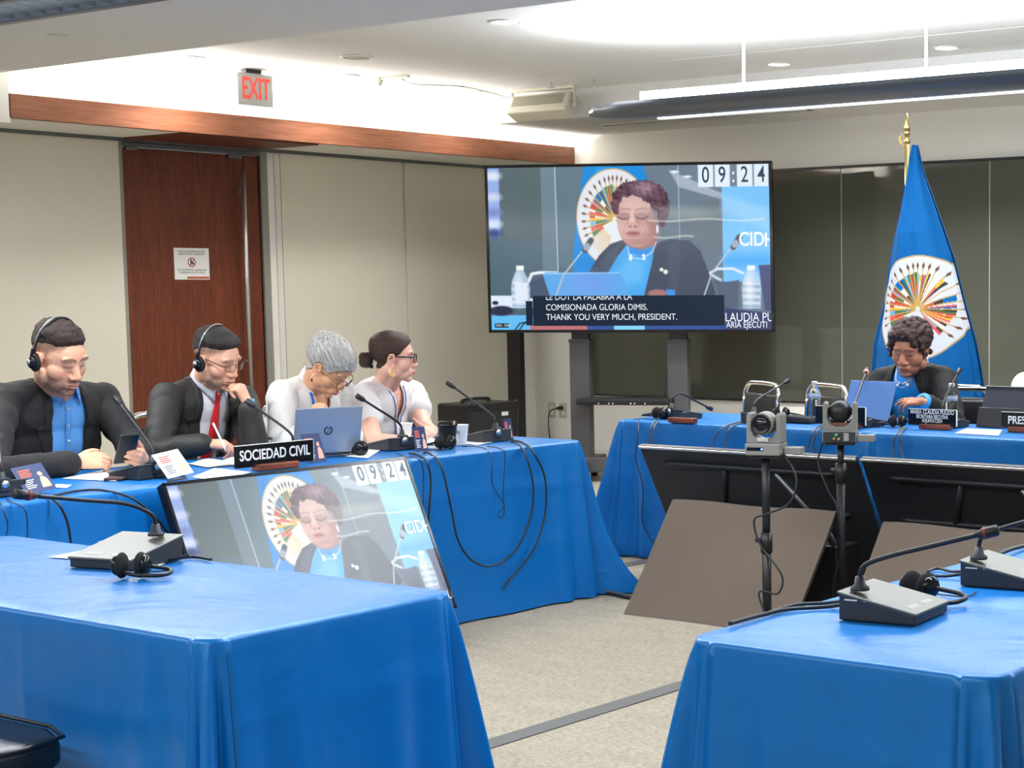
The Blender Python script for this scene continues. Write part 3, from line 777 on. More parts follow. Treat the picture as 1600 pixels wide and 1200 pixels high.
louvre_light(-8.4, .4, .6, 2.46, 'unseen louvre light added above the camera as fill')
louvre_light(-8.4, .4, -2.4, 2.46, 'unseen louvre light added at the rear of the room as fill')

# exit sign, hung parallel to the left wall
t = empty('exit_sign', (-10.08, 7.98, ZC), 0, 'brushed metal EXIT sign with red letters hanging over the door', 'exit sign')
MB().bb(-10.13, -10.03, 7.84, 8.135, 2.735, 2.955).build('housing', M['exit_metal'], t, world=True, smooth=False, bevel=.004)
MB().bb(-10.11, -10.05, 7.93, 8.06, 2.955, 2.985).build('canopy', M['black_metal'], t, world=True, smooth=False)
me = text_mesh('EXIT', .205, (0, 1, 0), (0, 0, 1), (-10.028, 7.99, 2.845), .001, sx=.56, bold=.003)
link_mesh('lettering', me, M['red_lit'], t, world=True, smooth=False)

# wall loudspeaker hanging from the ceiling near the corner
t = empty('ceiling_loudspeaker', (-9.27, 10.02, ZC), 0, 'cream perforated loudspeaker on a bracket under the ceiling corner', 'loudspeaker')
RL = Matrix.Rotation(math.radians(-28), 4, 'X')
c0 = Vector((-9.22, 9.98, 2.845))
def lp(x, y, z): return c0 + RL.to_3x3() @ Vector((x, y, z))
MB().box(c0, (.60, .13, .16), RL).build('housing', M['spk'], t, world=True, smooth=False, bevel=.012)
pf = MB()
for i in range(36):
    for j in range(7): pf.box(lp(-.26 + i * .0145, -.066, -.02 + j * .0125), (.007, .003, .006), RL)
o = pf.build('perforation', M['spk_hole'], t, world=True, smooth=False); o['kind'] = 'stuff'
for s in (-1, 1):
    MB().tube([lp(s * .315, 0, 0), (c0.x + s * .315, c0.y, ZC)], .012, 8).cyl(lp(s * .30, 0, 0), lp(s * .33, 0, 0), .022).build('bracket', M['spk'], t, world=True)
MB().bb(c0.x - .33, c0.x + .33, c0.y - .02, c0.y + .02, ZC - .02, ZC).build('mounting_bar', M['spk'], t, world=True, smooth=False)
cable('speaker_cable', [(-9.6, 8.9, ZC - .004), (-9.75, 9.2, ZC - .008), (-9.6, 9.55, ZC - .006), (-9.55, 9.98, 2.93)], .005, M['spk'], 'thin pale cable along the ceiling to the loudspeaker')
t = empty('sensor', (-9.72, 8.82, ZC), 0, 'small white sensor on the ceiling between two downlights', 'sensor')
MB().lathe([(.03, 0), (.03, -.02), (.018, -.055), (.001, -.06)], n=24).build('dome', M['white_plastic'], t)
MB().bb(.03, .30, -.012, .012, -.02, -.004).build('arm', M['spk'], t, smooth=False)
for x, y in ((-8.95, 9.78), (-8.55, 9.8)):
    t = empty('sprinkler', (x, y, ZC), 0, ['small sprinkler head just above the loudspeaker', 'small sprinkler head right of the loudspeaker'][x > -8.7], 'sprinkler')
    MB().cyl((0, 0, 0), (0, 0, -.03), .008).lathe([(.03, -.030), (.03, -.033), (.001, -.034)], n=20).build('head', M['steel'], t)
t = empty('ceiling_vent', (-9.2, 10.75, ZS), 0, 'slim slotted air vent in the low ceiling by the corner', 'vent')
MB().bb(-.12, 1.9, -.05, -.035, -.008, 0).bb(-.12, 1.9, .035, .05, -.008, 0).bb(-.12, -.1, -.05, .05, -.008, 0).build('frame', M['white_plastic'], t, smooth=False)
MB().bb(-.1, 1.9, -.035, .035, -.003, 0).build('slot', M['spk_hole'], t, smooth=False)

# notice on the door
t = empty('door_notice', (XL + .0, 8.04, 1.665), 0, 'white notice with a red prohibition circle taped to the door', 'notice')
MB().bb(XL - .004, XL - .002, 7.895, 8.19, 1.553, 1.78).build('sheet', M['paper'], t, world=True, smooth=False)
MB().bb(XL - .002, XL - .0012, 8.0, 8.185, 1.558, 1.575).build('stripe', mat('notice_stripe', srgb(196, 100, 70), .7), t, world=True, smooth=False)
ring = MB()
vs = []
for k in range(40):
    a = 2 * PI * k / 40
    for r in (.034, .027): vs.append((XL - .0012, 8.042 + r * math.cos(a), 1.677 + r * math.sin(a)))
ring.add(vs, [(2 * k, 2 * k + 1, (2 * k + 3) % 80, (2 * k + 2) % 80) for k in range(40)])
ring.box((XL - .0012, 8.042, 1.677), (.0006, .006, .06), Matrix.Rotation(math.radians(-42), 4, 'X'))
ring.build('prohibition_ring', mat('notice_red', srgb(170, 52, 48), .7), t, world=True, smooth=False)
MB().bb(XL - .0016, XL - .0013, 8.03, 8.043, 1.66, 1.697).bb(XL - .0016, XL - .0013, 8.045, 8.062, 1.66, 1.678).build('pictogram', M['ink'], t, world=True, smooth=False)
for body, z, sz in (('FOOD OR BEVERAGES NOT\nPERMITTED IN THIS ROOM', 1.745, .0185), ('NO SE PERMITEN ALIMENTOS\nNI BEBIDAS EN ESTA SALA', 1.612, .0185)):
    link_mesh('lettering', text_mesh(body, sz, (0, 1, 0), (0, 0, 1), (XL - .0014, 8.042, z), .0002), M['ink'], t, world=True, smooth=False)

# outlets and plug
for x, lab in ((-10.49, 'beige wall outlet left of the plugged one'), (-10.36, 'beige wall outlet with a black plug and cable')):
    t = empty('wall_outlet', (x, YF, .42), 0, lab, 'outlet')
    MB().box((0, -.004, 0), (.085, .008, .13)).build('plate', mat('outlet_plate', srgb(198, 192, 172), .5), t, smooth=False, bevel=.003)
    MB().box((0, -.010, .025), (.04, .004, .035)).box((0, -.010, -.025), (.04, .004, .035)).build('socket', M['white_plastic'], t, smooth=False, bevel=.004)
MB().box((0, 0, 0), (.012, .002, .03)).build('m', M['ink']).hide_render = False
bpy.data.objects.remove(bpy.data.objects['m'])
t = empty('power_plug', (-10.36, YF - .012, .445), 0, 'black power plug and cord in the wall outlet', 'plug')
MB().cyl((-10.36, YF - .012, .445), (-10.38, YF - .06, .44), .018, .012).build('plug', M['rubber'], t, world=True)
MB().tube(spline([(-10.38, YF - .06, .44), (-10.45, YF - .08, .40), (-10.47, YF - .07, .25), (-10.44, YF - .06, .12), (-10.3, YF - .06, .012)]), .005, 8).build('cord', M['rubber'], t, world=True)
# ---------------------------------------------------------------- tables and cloths
ZT = .748
def table_cloth(x0, x1, y0, y1, z, seed, flare=(.04, .04, .04, .04), corner=.10, amp=.012, hang=.74, tail=(0, 0, 0, 0), rc=.035):
    """flare: left, right, near, far outward lean; tail: extra spread of each corner (x0y0, x1y0, x1y1, x0y1)"""
    rs = random.Random(seed)
    pts = []                                   # perimeter: position, normal, corner weight
    def edge(ax, ay, bx, by, nx, ny, fl, ph):
        L = math.hypot(bx - ax, by - ay); n = max(6, int(L / .018))
        for i in range(n + 1):
            t = i / n; d = min(t, 1 - t) * L
            pts.append((ax + (bx - ax) * t, ay + (by - ay) * t, nx, ny, fl, 0, d, t * L, ph))
    cs = [(x1 - rc, y0 + rc, -90, 1), (x1 - rc, y1 - rc, 0, 2), (x0 + rc, y1 - rc, 90, 3), (x0 + rc, y0 + rc, 180, 0)]
    edge(x0 + rc, y0, x1 - rc, y0, 0, -1, flare[2], rs.random() * 9)
    def corner_pts(c):
        cx, cy, a0, ti = c; n = 26
        for i in range(n + 1):
            a = math.radians(a0 + 90 * i / n)
            pts.append((cx + rc * math.cos(a), cy + rc * math.sin(a), math.cos(a), math.sin(a), .03, 1 + ti, 0, i / n, rs.random()))
    corner_pts(cs[0]); edge(x1, y0 + rc, x1, y1 - rc, 1, 0, flare[1], rs.random() * 9)
    corner_pts(cs[1]); edge(x1 - rc, y1, x0 + rc, y1, 0, 1, flare[3], rs.random() * 9)
    corner_pts(cs[2]); edge(x0, y1 - rc, x0, y0 + rc, -1, 0, flare[0], rs.random() * 9)
    corner_pts(cs[3])
    n = len(pts); H = hang; rows = 34; vs = []
    w1, w2, w3 = rs.uniform(7, 10), rs.uniform(13, 18), rs.uniform(3, 5)
    for j in range(rows + 1):
        t = j / rows
        for (px, py, nx, ny, fl, ck, d, s, ph) in pts:
            if j <= 3:                          # rolled edge
                a = PI / 2 * j / 3; off = .012 * math.sin(a); zz = z - .012 * (1 - math.cos(a))
                vs.append((px + nx * off, py + ny * off, zz)); continue
            u = (j - 3) / (rows - 3); zz = z - .012 - (H - .012) * u
            if ck:
                tl = tail[ck - 1]; a = s          # fold fan at the corner
                fold = math.sin(a * PI) ; rip = math.cos(a * PI * 4 + ph * .5)
                off = .012 + u ** .8 * (corner * (.40 + .60 * fold) + .070 * rip * fold ** .6) + tl * (u ** 4) * fold ** 2
                tw = (a - .5) * -.5 * u * (1 if fold > .1 else 0)
                ox = nx * math.cos(tw) - ny * math.sin(tw); oy = nx * math.sin(tw) + ny * math.cos(tw)
                vs.append((px + ox * off, py + oy * off, max(zz, .006)))
            else:
                near = math.exp(-d / .16)
                cw = corner * .45 * near * u ** .9
                wv = amp * u ** .8 * (math.sin(s * w1 + ph) * .6 + math.sin(s * w2 + ph * 2) * .4 + math.sin(s * w3 + ph * 3) * .8)
                rip = -.03 * u * math.exp(-((d - .09) / .035) ** 2) + .02 * u * math.exp(-((d - .17) / .04) ** 2)
                cr = .004 * math.exp(-(((s % .46) - .23) / .014) ** 2) * (u > .02) + .004 * math.exp(-((u - .24) / .022) ** 2) + .003 * math.exp(-((u - .62) / .022) ** 2)
                off = .012 + fl * u + cw + wv + rip + cr
                off = max(off, .010)
                vs.append((px + nx * off, py + ny * off, max(zz, .006)))
    fs = []
    for j in range(rows):
        for i in range(n):
            k = (i + 1) % n; fs.append((j * n + i, (j + 1) * n + i, (j + 1) * n + k, j * n + k))
    mb = MB().add(vs, fs)
    # top
    cx, cy = (x0 + x1) / 2, (y0 + y1) / 2; base = len(mb.v)
    top = [(cx + (p[0] - cx) * f, cy + (p[1] - cy) * f, z) for f in (.85, .5) for p in pts] + [(cx, cy, z)]
    f2 = []
    for i in range(n):
        k = (i + 1) % n; f2 += [(i, k, base + k, base + i), (base + i, base + k, base + n + k, base + n + i), (base + n + i, base + n + k, base + 2 * n)]
    mb.v += top; mb.f += f2; mb.mi += [0] * len(f2)
    return mb

def folding_table(x0, x1, y0, y1, lab):
    t = empty('folding_table', ((x0 + x1) / 2, (y0 + y1) / 2, 0), 0, lab, 'table')
    MB().bb(x0 + .008, x1 - .008, y0 + .008, y1 - .008, ZT - .035, ZT - .003).build('tabletop', mat('table_laminate', srgb(200, 196, 186), .5), t, world=True, smooth=False, bevel=.006)
    for x in (x0 + .12, x1 - .12):
        for y in (y0 + .10, y1 - .10):
            MB().cyl((x, y, 0), (x, y, ZT - .035), .016, n=12).build('leg', M['black_metal'], t, world=True)
    return t

CL = 'blue cloths over the meeting tables'
def cloth_thing(args, lab, **k):
    o = table_cloth(*args, **k).build('tablecloth', M['cloth'])
    return tag(o, lab, 'tablecloth', None)
folding_table(-4.86, -3.035, 2.245, 2.925, 'folding table hidden under the blue cloth in the left foreground')
cloth_thing((-4.86, -3.035, 2.245, 2.925, ZT, 3), 'blue cloth hanging over the table in the left foreground', flare=(.03, .02, .01, .03), corner=.085, amp=.007)
folding_table(-2.205, -1.50, 2.79, 4.62, 'folding table hidden under the blue cloth in the right foreground')
cloth_thing((-2.205, -1.50, 2.79, 4.62, ZT, 8), 'blue cloth hanging over the table in the right foreground', flare=(.05, .03, .02, .03), corner=.10, amp=.009, rc=.06)
folding_table(-6.40, -5.60, 4.45, 6.27, 'folding table hidden under the cloth where the two women sit')
cloth_thing((-6.40, -5.60, 4.45, 6.27, ZT, 5), 'blue cloth on the table where the two women in white sit', flare=(.03, .06, .0, .04), corner=.09, amp=.016, tail=(0, .0, .16, 0))
folding_table(-6.40, -5.60, 2.58, 4.42, 'folding table hidden under the cloth in front of the man with the phone')
cloth_thing((-6.40, -5.60, 2.58, 4.42, ZT, 6), 'blue cloth on the table in front of the man with the phone', flare=(.03, .05, .03, .0), corner=.06, amp=.012)
folding_table(-6.29, -4.665, 7.36, 8.06, 'folding table hidden under the cloth of the far table, left section')
cloth_thing((-6.29, -4.665, 7.36, 8.06, ZT, 11), 'blue cloth of the far head table, left section by the big display', flare=(.09, .03, .03, .03), corner=.12, amp=.016, tail=(.12, 0, 0, 0))
folding_table(-4.64, -2.82, 7.34, 8.06, 'folding table hidden under the cloth of the far table, right section')
cloth_thing((-4.64, -2.82, 7.34, 8.06, ZT, 12), 'blue cloth of the far head table, section with the president name plate', flare=(.02, .03, .03, .03), corner=.05, amp=.012)

# ---------------------------------------------------------------- large display on its stand
TL, TR, BR, BL = Vector((-9.60, 9.73, 2.409)), Vector((-7.587, 10.66, 2.409)), Vector((-7.56, 10.64, 1.142)), Vector((-9.573, 9.71, 1.142))
def display(TL, TR, BL, lab, bez, thick, captions, scr_m=None):
    r = (TR - TL); d = (BL - TL); n = d.cross(r).normalized()       # n points to the viewer? fixed below
    if n.dot(CAM - TL) < 0: n = -n
    Wd, Hd = r.length, d.length; ru, du = r.normalized(), d.normalized()
    t = empty('display', tuple((TL + TR) / 2 + d), 0, lab, 'display')
    R = Matrix((ru, -n, -du)).transposed().to_4x4()
    c = TL + r / 2 + d / 2
    MB().box(c - n * (thick / 2 + .002), (Wd, thick, Hd), R).build('housing', M['black_gloss'], t, world=True, smooth=False, bevel=.004)
    fr = MB()
    for sx, sz, w_, h_ in ((0, -Hd / 2 + bez / 2, Wd, bez), (0, Hd / 2 - bez / 2, Wd, bez), (-Wd / 2 + bez / 2, 0, bez, Hd), (Wd / 2 - bez / 2, 0, bez, Hd)):
        fr.box(c + ru * sx + du * sz + n * .002, (w_, .006, h_), R)
    fr.build('bezel', M['black_gloss'], t, world=True, smooth=False)
    o0 = TL + ru * bez + du * bez + n * .0015; rr = ru * (Wd - 2 * bez); dd = du * (Hd - 2 * bez)
    scr = picture_object('screen', FEED, tuple(o0), tuple(rr), tuple(dd), scr_m or M['screen'], t)
    def sp(x, y, k=.0022): return o0 + rr * ((x - 65) / 1455) + dd * ((y - 98) / 847) + n * k
    un = rr.length / 1455
    def txt(body, x, y, h, m, name='caption', align='LEFT', sx=1.0, bold=0.0, par=t):
        link_mesh(name, text_mesh(body, h * un, ru, -du, sp(x, y, .0034), .0001, align, sx, bold), m, par, world=True, smooth=False)
    for x, ch in ((1199, '0'), (1283, '9'), (1340, ':'), (1397, '2'), (1482, '4')):
        txt(ch, x, 154, 112, M['scr_dark'] if ch != ':' else M['scr_white'], 'clock_digit', 'CENTER', .72, .8 * un)
    txt('CIDH', 1362, 482, 84, M['scr_white'], 'banner_lettering', 'LEFT', .86, 1.2 * un) if False else None
    link_mesh('banner_lettering', text_mesh('CID', 96 * un, ru, -du, sp(1362, 484, .0034), .0001, 'LEFT', .80, 2.0 * un), M['scr_white'], t, world=True, smooth=False)
    MB().box(sp(1500, 484, .0034), (12 * un, .0002, 68 * un), R).box(sp(1511, 484, .0034), (16 * un, .0002, 12 * un), R).build('banner_lettering', M['scr_white'], t, world=True, smooth=False)
    txt('LAUDIA PU', 1284, 884, 62, M['scr_white'], 'title_lettering', 'LEFT', .80, 0)
    txt('ARIA EJECUTI', 1290, 922, 44, M['scr_white'], 'title_lettering', 'LEFT', .80, .15 * un)
    if captions:
        cb = MB(); cb.box(sp(785, 846, .0028), (995 * un, .0002, 152 * un), R); cb.box(sp(268, 858, .0028), (36 * un, .0002, 124 * un), R)
        cb.build('caption_box', M['scr_navy'], t, world=True, smooth=False)
        me = text_mesh('LE DOY LA PALABRA A LA', 44 * un, ru, -du, sp(355, 775, .0034), .0001, 'LEFT', .88, 0)
        link_mesh('caption', clip_above(me, sp(355, 773, 0), -du), M['scr_white'], t, world=True, smooth=False)
        txt('COMISIONADA GLORIA DIMIS.', 355, 829, 44, M['scr_white'], sx=.88, bold=0)
        txt('THANK YOU VERY MUCH, PRESIDENT.', 355, 880, 44, M['scr_white'], sx=.90, bold=0)
        MB().box(sp(120, 922, .0028), (74 * un, .0002, 22 * un), R).build('corner_tag', M['scr_navy'], t, world=True, smooth=False)
        txt('OAS - OEA', 88, 922, 16, M['scr_white'])
    return t, R, n, ru, du

def screen_mat(strength, name, rough=.13, spec=.4, ior=1.45):
    m = mat(name, (.01, .01, .012), rough, spec=spec, ior=ior)
    nt = m.node_tree; a = nt.nodes.new('ShaderNodeAttribute'); a.attribute_name = 'Col'
    b = nt.nodes['Principled BSDF']; nt.links.new(a.outputs['Color'], b.inputs['Emission Color']); b.inputs['Emission Strength'].default_value = strength
    return m
M['screen'] = screen_mat(1.0, 'screen_picture')
M['scr_white'] = mat('screen_white', (.02, .02, .02), .2, emit=srgb(236, 244, 250), estr=1.0)
M['scr_dark'] = mat('screen_dark', (.01, .01, .01), .2, emit=srgb(40, 62, 82), estr=1.0)
M['scr_navy'] = mat('screen_navy', (.01, .01, .01), .2, spec=.1, emit=srgb(8, 30, 54), estr=1.0)
FEED = feed_picture()
tv, R, n, ru, du = display(TL, TR, BL, 'large display on a grey stand showing a woman speaking, with captions', .022, .05, True)
ts = empty('display_stand', tuple(((TL + TR) / 2 - n * .2).to_2d()) + (0,), math.atan2(ru.y, ru.x), 'grey two-column wheeled stand carrying the large display', 'display stand')
ctr = (TL + TR) / 2 - n * .14
for nm, px_ in (('l', 909), ('r', 1061)):
    q = at(px_, 700, Z=.25)
    k = (Vector((q.x, q.y, 0)) - Vector((ctr.x, ctr.y, 0))).dot(ru) if False else None
def stand_s(px_):   # distance along the stand from its centre for a column seen at px_
    d = CR.transposed() @ Vector(((px_ - CPX) / FPX, -(600 - CPY) / FPX, 1.0))
    # intersect with vertical plane through ctr with normal n
    nn = Vector((n.x, n.y, 0)).normalized(); tt = (ctr - CAM).dot(nn) / d.dot(nn); p = CAM + d * tt
    return (p - ctr).dot(ru)
s1, s2 = stand_s(909), stand_s(1061)
Rz = Matrix.Rotation(math.atan2(ru.y, ru.x), 4, 'Z')
def SP(s, dn, z): v = ctr + ru * s + n * dn; return Vector((v.x, v.y, z))
for s in (s1, s2):
    c_ = MB().box(SP(s, 0, .58), (.155, .11, .98), Rz).box(SP(s, 0, 1.075), (.165, .12, .03), Rz)
    col_ = c_.build('column', M['stand_grey'], ts, world=True, smooth=False, bevel=.006)
    MB().box(SP(s, -.005, 1.35), (.13, .08, .55), Rz).build('inner_post', M['stand_grey'], col_, world=True, smooth=False, bevel=.003)
    MB().box(SP(s, -.02, .12), (.16, .72, .10), Rz).build('foot', M['stand_grey'], ts, world=True, smooth=False, bevel=.01)
    for dn in (-.3, .3):
        MB().cyl(SP(s - .02, dn, .034), SP(s + .02, dn, .034), .034, n=18).build('caster', M['black'], ts, world=True)
MB().box(SP((s1 + s2) / 2, .1, .13), (s2 - s1 + .16, .10, .11), Rz).build('base_beam', M['stand_grey'], ts, world=True, smooth=False, bevel=.006)
sc_ = (s1 + s2) / 2
MB().box(SP(sc_, .10, .62), (s2 - s1 - .05, .30, .045), Rz).build('shelf', M['black_metal'], ts, world=True, smooth=False, bevel=.012)
sc2 = MB()
for k in (-.18, -.10, -.07, .07, .10, .18): sc2.cyl(SP(sc_ + k, .25, .61), SP(sc_ + k, .256, .61), .006, n=8)
sc2.build('screws', M['steel'], ts, world=True)
cable('display_cable', [SP(sc_ + .33, -.02, 1.14), SP(sc_ + .36, 0, 1.0), SP(sc_ + .30, .0, .85), SP(sc_ + .27, .02, .645)], .004, M['rubber'], 'thin black cable hanging under the large display to the shelf')

# black post behind the left end of the large display
t = empty('black_post', (-10.44, 10.9, 0), 0, 'black square post behind the left end of the large display', 'post')
MB().box((0, 0, .97), (.15, .06, 1.90)).build('column', M['black'], t, smooth=False, bevel=.006)
MB().box((0, 0, .015), (.5, .36, .03)).build('base_plate', M['black_metal'], t, smooth=False, bevel=.006)
# black portable amplifier by the wall
t = empty('amplifier', (-9.8, 9.80, 0), math.radians(0), 'black portable amplifier speaker with top handle by the left wall', 'amplifier')
MB().box((0, 0, .31), (.36, .53, .58)).build('cabinet', M['black'], t, smooth=False, bevel=.02)
MB().box((.183, -.03, .30), (.008, .44, .48)).build('grille', mat('amp_grille', (.02, .02, .022), .8, bump=.3, bscale=600), t, smooth=False)
for y in (-.255, .255):
    for z in (.03, .59): MB().ell((.165, y, z), (.022, .022, .022)).build('corner_guard', M['black_gloss'], t)
MB().tube(spline([(0, -.16, .60), (0, -.15, .625), (0, .1, .625), (0, .11, .60)]), .012, 8).build('handle', M['black'], t)
MB().box((.189, .10, .51), (.002, .07, .03)).build('badge', M['white_ink'], t, smooth=False)

# ---------------------------------------------------------------- tilted floor display in front of the left table
mTL, mTR = Vector((-5.475, 3.885, .775)), Vector((-5.475, 5.05, .775))
mBL = Vector((-5.20, 3.885, .165))
md, R2, n2, ru2, du2 = display(mTL, mTR, mBL, 'tilted display on the floor against the left table, same woman on it', .012, .035, False, screen_mat(.95, 'matte_screen_picture', .29, .7, 1.55))
def fd(s, d, k=0): return mTL + ru2 * s + du2 * d + n2 * k
fs_ = empty('floor_display_easel', (-5.33, 4.47, 0), 0, 'low black easel under the tilted floor display', 'easel')
for s in (.25, .9):
    MB().tube([fd(s, .55, -.06), (-5.46, mTL.y + s, .012), (-5.02, mTL.y + s, .012)], .012, 8).build('leg', M['black_metal'], fs_, world=True)
MB().tube([fd(.15, .60, -.055), fd(1.0, .60, -.055)], .012, 8).build('crossbar', M['black_metal'], fs_, world=True)
MB().tube([fd(.1, .675, .02), fd(1.05, .675, .02)], .008, 8).build('ledge', M['black_metal'], fs_, world=True)

# ---------------------------------------------------------------- two black floor monitors seen from behind, and the boards leaning in front
def back_monitor(x0, wd, lab):
    t = empty('floor_monitor', (x0 + wd / 2, 6.95, 0), 0, lab, 'monitor')
    top = Vector((x0, 6.70, .688)); dn = Vector((0, .335, -.61)).normalized(); H = .70
    nb = Vector((0, dn.z, -dn.y)); nb = nb if nb.y < 0 else -nb        # faces the camera side
    R = Matrix((Vector((1, 0, 0)), nb, -dn)).transposed().to_4x4()
    def q(s, d, k=0): return top + Vector((s, 0, 0)) + dn * d + nb * k
    MB().box(q(wd / 2, H / 2, -.012), (wd, .022, H), R).build('housing', mat('monitor_back_black', (.017, .018, .021), .38, bump=.05, bscale=30), t, world=True, smooth=False, bevel=.004)
    MB().box(q(wd / 2, .008, .002), (wd, .004, .012), R).build('top_edge', M['steel'], t, world=True, smooth=False)
    rb = MB()
    for d in (.095, .33): rb.tube([q(.13, d, -.004), q(.17, d, .008), q(wd - .17, d, .008), q(wd - .13, d, -.004)], .014, 8)
    rb.build('ridge', M['black_metal'], t, world=True)
    st = MB().tube([q(.50, .11, .006), q(.38, .42, .006)], .014, 8)
    st.build('strut', M['black_metal'], t, world=True)
    MB().tube([q(wd - .48, .11, .008), q(wd - .22, .55, .008)], .013, 8).build('strut', M['alu'], t, world=True)
    MB().box(q(wd / 2 + .05, .52, .03), (.5, .05, .26), R).build('connector_box', M['black'], t, world=True, smooth=False, bevel=.01)
    for s in (.22, wd - .22):
        MB().tube([q(s, .45, .02), (x0 + s, 6.60, .012), (x0 + s, 7.16, .012)], .013, 8).build('leg', M['black_metal'], t, world=True)
    return t
back_monitor(-5.597, 1.285, 'black floor monitor seen from behind, left one under the head table')
back_monitor(-4.285, 1.285, 'black floor monitor seen from behind, right one cut by the frame')

def board(x0, x1, zt, lab, skew=0.0, ybot=5.98, ytop=6.38):
    t = empty('leaning_board', ((x0 + x1) / 2, ybot, 0), 0, lab, 'board')
    nx, ny = 12, 8; vs = []
    for th in (0, .02):
        for j in range(ny + 1):
            v = j / ny
            for i in range(nx + 1):
                u = i / nx; warp = .012 * math.sin(u * 5 + v * 2) * (1 - v)
                vs.append((x0 + (x1 - x0) * u + skew * (1 - v), ybot + (ytop - ybot) * v + warp + th, zt * v + .002 + .004 * math.sin(u * 9) * v))
    m = (nx + 1) * (ny + 1); f1 = []; f2 = []
    for j in range(ny):
        for i in range(nx):
            a = j * (nx + 1) + i; f1.append((a, a + 1, a + nx + 2, a + nx + 1)); f2.append((m + a, m + a + nx + 1, m + a + nx + 2, m + a + 1))
    b1 = [i for i in range(nx + 1)] + [(j + 1) * (nx + 1) - 1 for j in range(1, ny + 1)] + [ny * (nx + 1) + i for i in range(nx - 1, -1, -1)] + [j * (nx + 1) for j in range(ny - 1, 0, -1)]
    mb = MB().add(vs, f1 + f2); mb.cm = 1
    fe = [(b1[k], m + b1[k], m + b1[(k + 1) % len(b1)], b1[(k + 1) % len(b1)]) for k in range(len(b1))]
    mb.f += fe; mb.mi += [1] * len(fe)
    mb.build('panel', [M['foam'], M['foam_edge']], t, world=True, smooth=False)
    MB().tube(spline([(x0 + .35, ybot + .16, .16), (x0 + .5, ybot + .15, .14), (x0 + .62, ybot + .13, .125), (x0 + .80, ybot + .11, .10)]), .0025, 6).build('scuff', mat('board_scuff', srgb(88, 76, 66), .8), t, world=True)
    for s in (.2, (x1 - x0) - .06):
        MB().tube([(x0 + s, ytop + .0, zt * .86), (x0 + s, ytop + .34, .015)], .015, 8).build('prop_leg', M['black_metal'], t, world=True)
    return t
board(-5.13, -4.21, .478, 'brown board leaning in front of the left floor monitor', .03)
board(-3.965, -3.05, .452, 'brown board leaning in front of the right floor monitor', .03)
MB().box((0, 0, 0), (.1, .1, .1))
t = empty('stage_box', (-4.38, 6.52, 0), 0, 'small black equipment box in the shadow behind the left board', 'box')
MB().box((0, 0, .16), (.30, .20, .32)).build('case', M['black'], t, smooth=False, bevel=.01)

# ---------------------------------------------------------------- pole cameras
def ptz(x, y, zbase, yaw, front, lab):
    t = empty('ptz_camera', (x, y, zbase), yaw, lab, 'camera')
    # local -Y is the lens side
    MB().box((0, .01, .026), (.150, .125, .050)).build('base', M['grey_body'], t, smooth=False, bevel=.006)
    prof = [(-.074, .051), (.074, .051), (.074, .165), (.066, .178), (.054, .170), (.054, .105), (.040, .078), (.018, .068), (-.018, .068), (-.040, .078), (-.054, .105), (-.054, .170), (-.066, .178), (-.074, .165)]
    yk = MB(); n = len(prof); vs = [(a, -.030, b) for a, b in prof] + [(a, .055, b) for a, b in prof]
    left = [0, 7, 8, 9, 10, 11, 12, 13]; right = [1, 2, 3, 4, 5, 6]
    fs = [tuple(left[::-1]), (0, 1, 6, 7)[::-1], tuple([1, 2, 3, 4, 5, 6])[::-1], tuple(i + n for i in left), tuple(i + n for i in (0, 1, 6, 7)), tuple(i + n for i in right)]
    fs += [(i, (i + 1) % n, n + (i + 1) % n, n + i) for i in range(n)]
    yk.add(vs, fs).build('yoke', M['grey_body'], t, smooth=False, bevel=.004)
    hd = MB().ell((0, .012, .132), (.050, .052, .049), n=32, m=20).cyl((0, -.058, .132), (0, .0, .132), .043, .047, 36)
    hd.build('head', M['grey_body'] if front else M['black'], t)
    MB().lathe([(.043, 0), (.041, .008), (.036, .010), (.033, .002), (.024, .001), (.021, .006), (.001, .009)], (0, -.058, .132), 36, Matrix.Rotation(PI / 2, 4, 'X')).build('lens', M['black_gloss'], t)
    MB().cyl((-.058, .012, .132), (.058, .012, .132), .016).build('pivot', M['black'], t)
    if front:
        MB().box((0, -.040, .066), (.046, .003, .018), Matrix.Rotation(math.radians(35), 4, 'X')).build('label', M['white_ink'], t, smooth=False)
        MB().cyl((.0, -.052, .028), (.0, -.0545, .028), .004, n=12).build('indicator', M['blue_led'], t)
        MB().box((-.030, -.053, .028), (.070, .002, .014)).build('sensor_window', M['black_gloss'], t, smooth=False)
    else:
        MB().box((0, .074, .026), (.140, .003, .042)).build('connector_panel', M['mic_side'], t, smooth=False)
        MB().cyl((.012, .074, .034), (.012, .082, .034), .008, n=14).build('jack', mat('green_jack', srgb(90, 170, 130), .5), t)
        MB().cyl((.022, .074, .018), (.022, .084, .018), .006, n=14).cyl((.002, .074, .016), (.002, .084, .016), .006, n=14).build('jack', mat('brass_jack', srgb(190, 170, 110), .35, .7), t)
        pl = MB()
        for k in range(5): pl.box((-.030 - .002 * (k % 2), .0765, .012 + k * .007), (.022, .001, .003))
        pl.build('port_markings', M['white_ink'], t, smooth=False)
    MB().box((.0, .01, -.006), (.13, .10, .012)).build('mount_plate', M['black_metal'], t, smooth=False, bevel=.003)
    MB().box((.115 if front else -.115, .03, .018), (.075, .06, .030)).build('transmitter', M['grey_body'], t, smooth=False, bevel=.004)
    return t
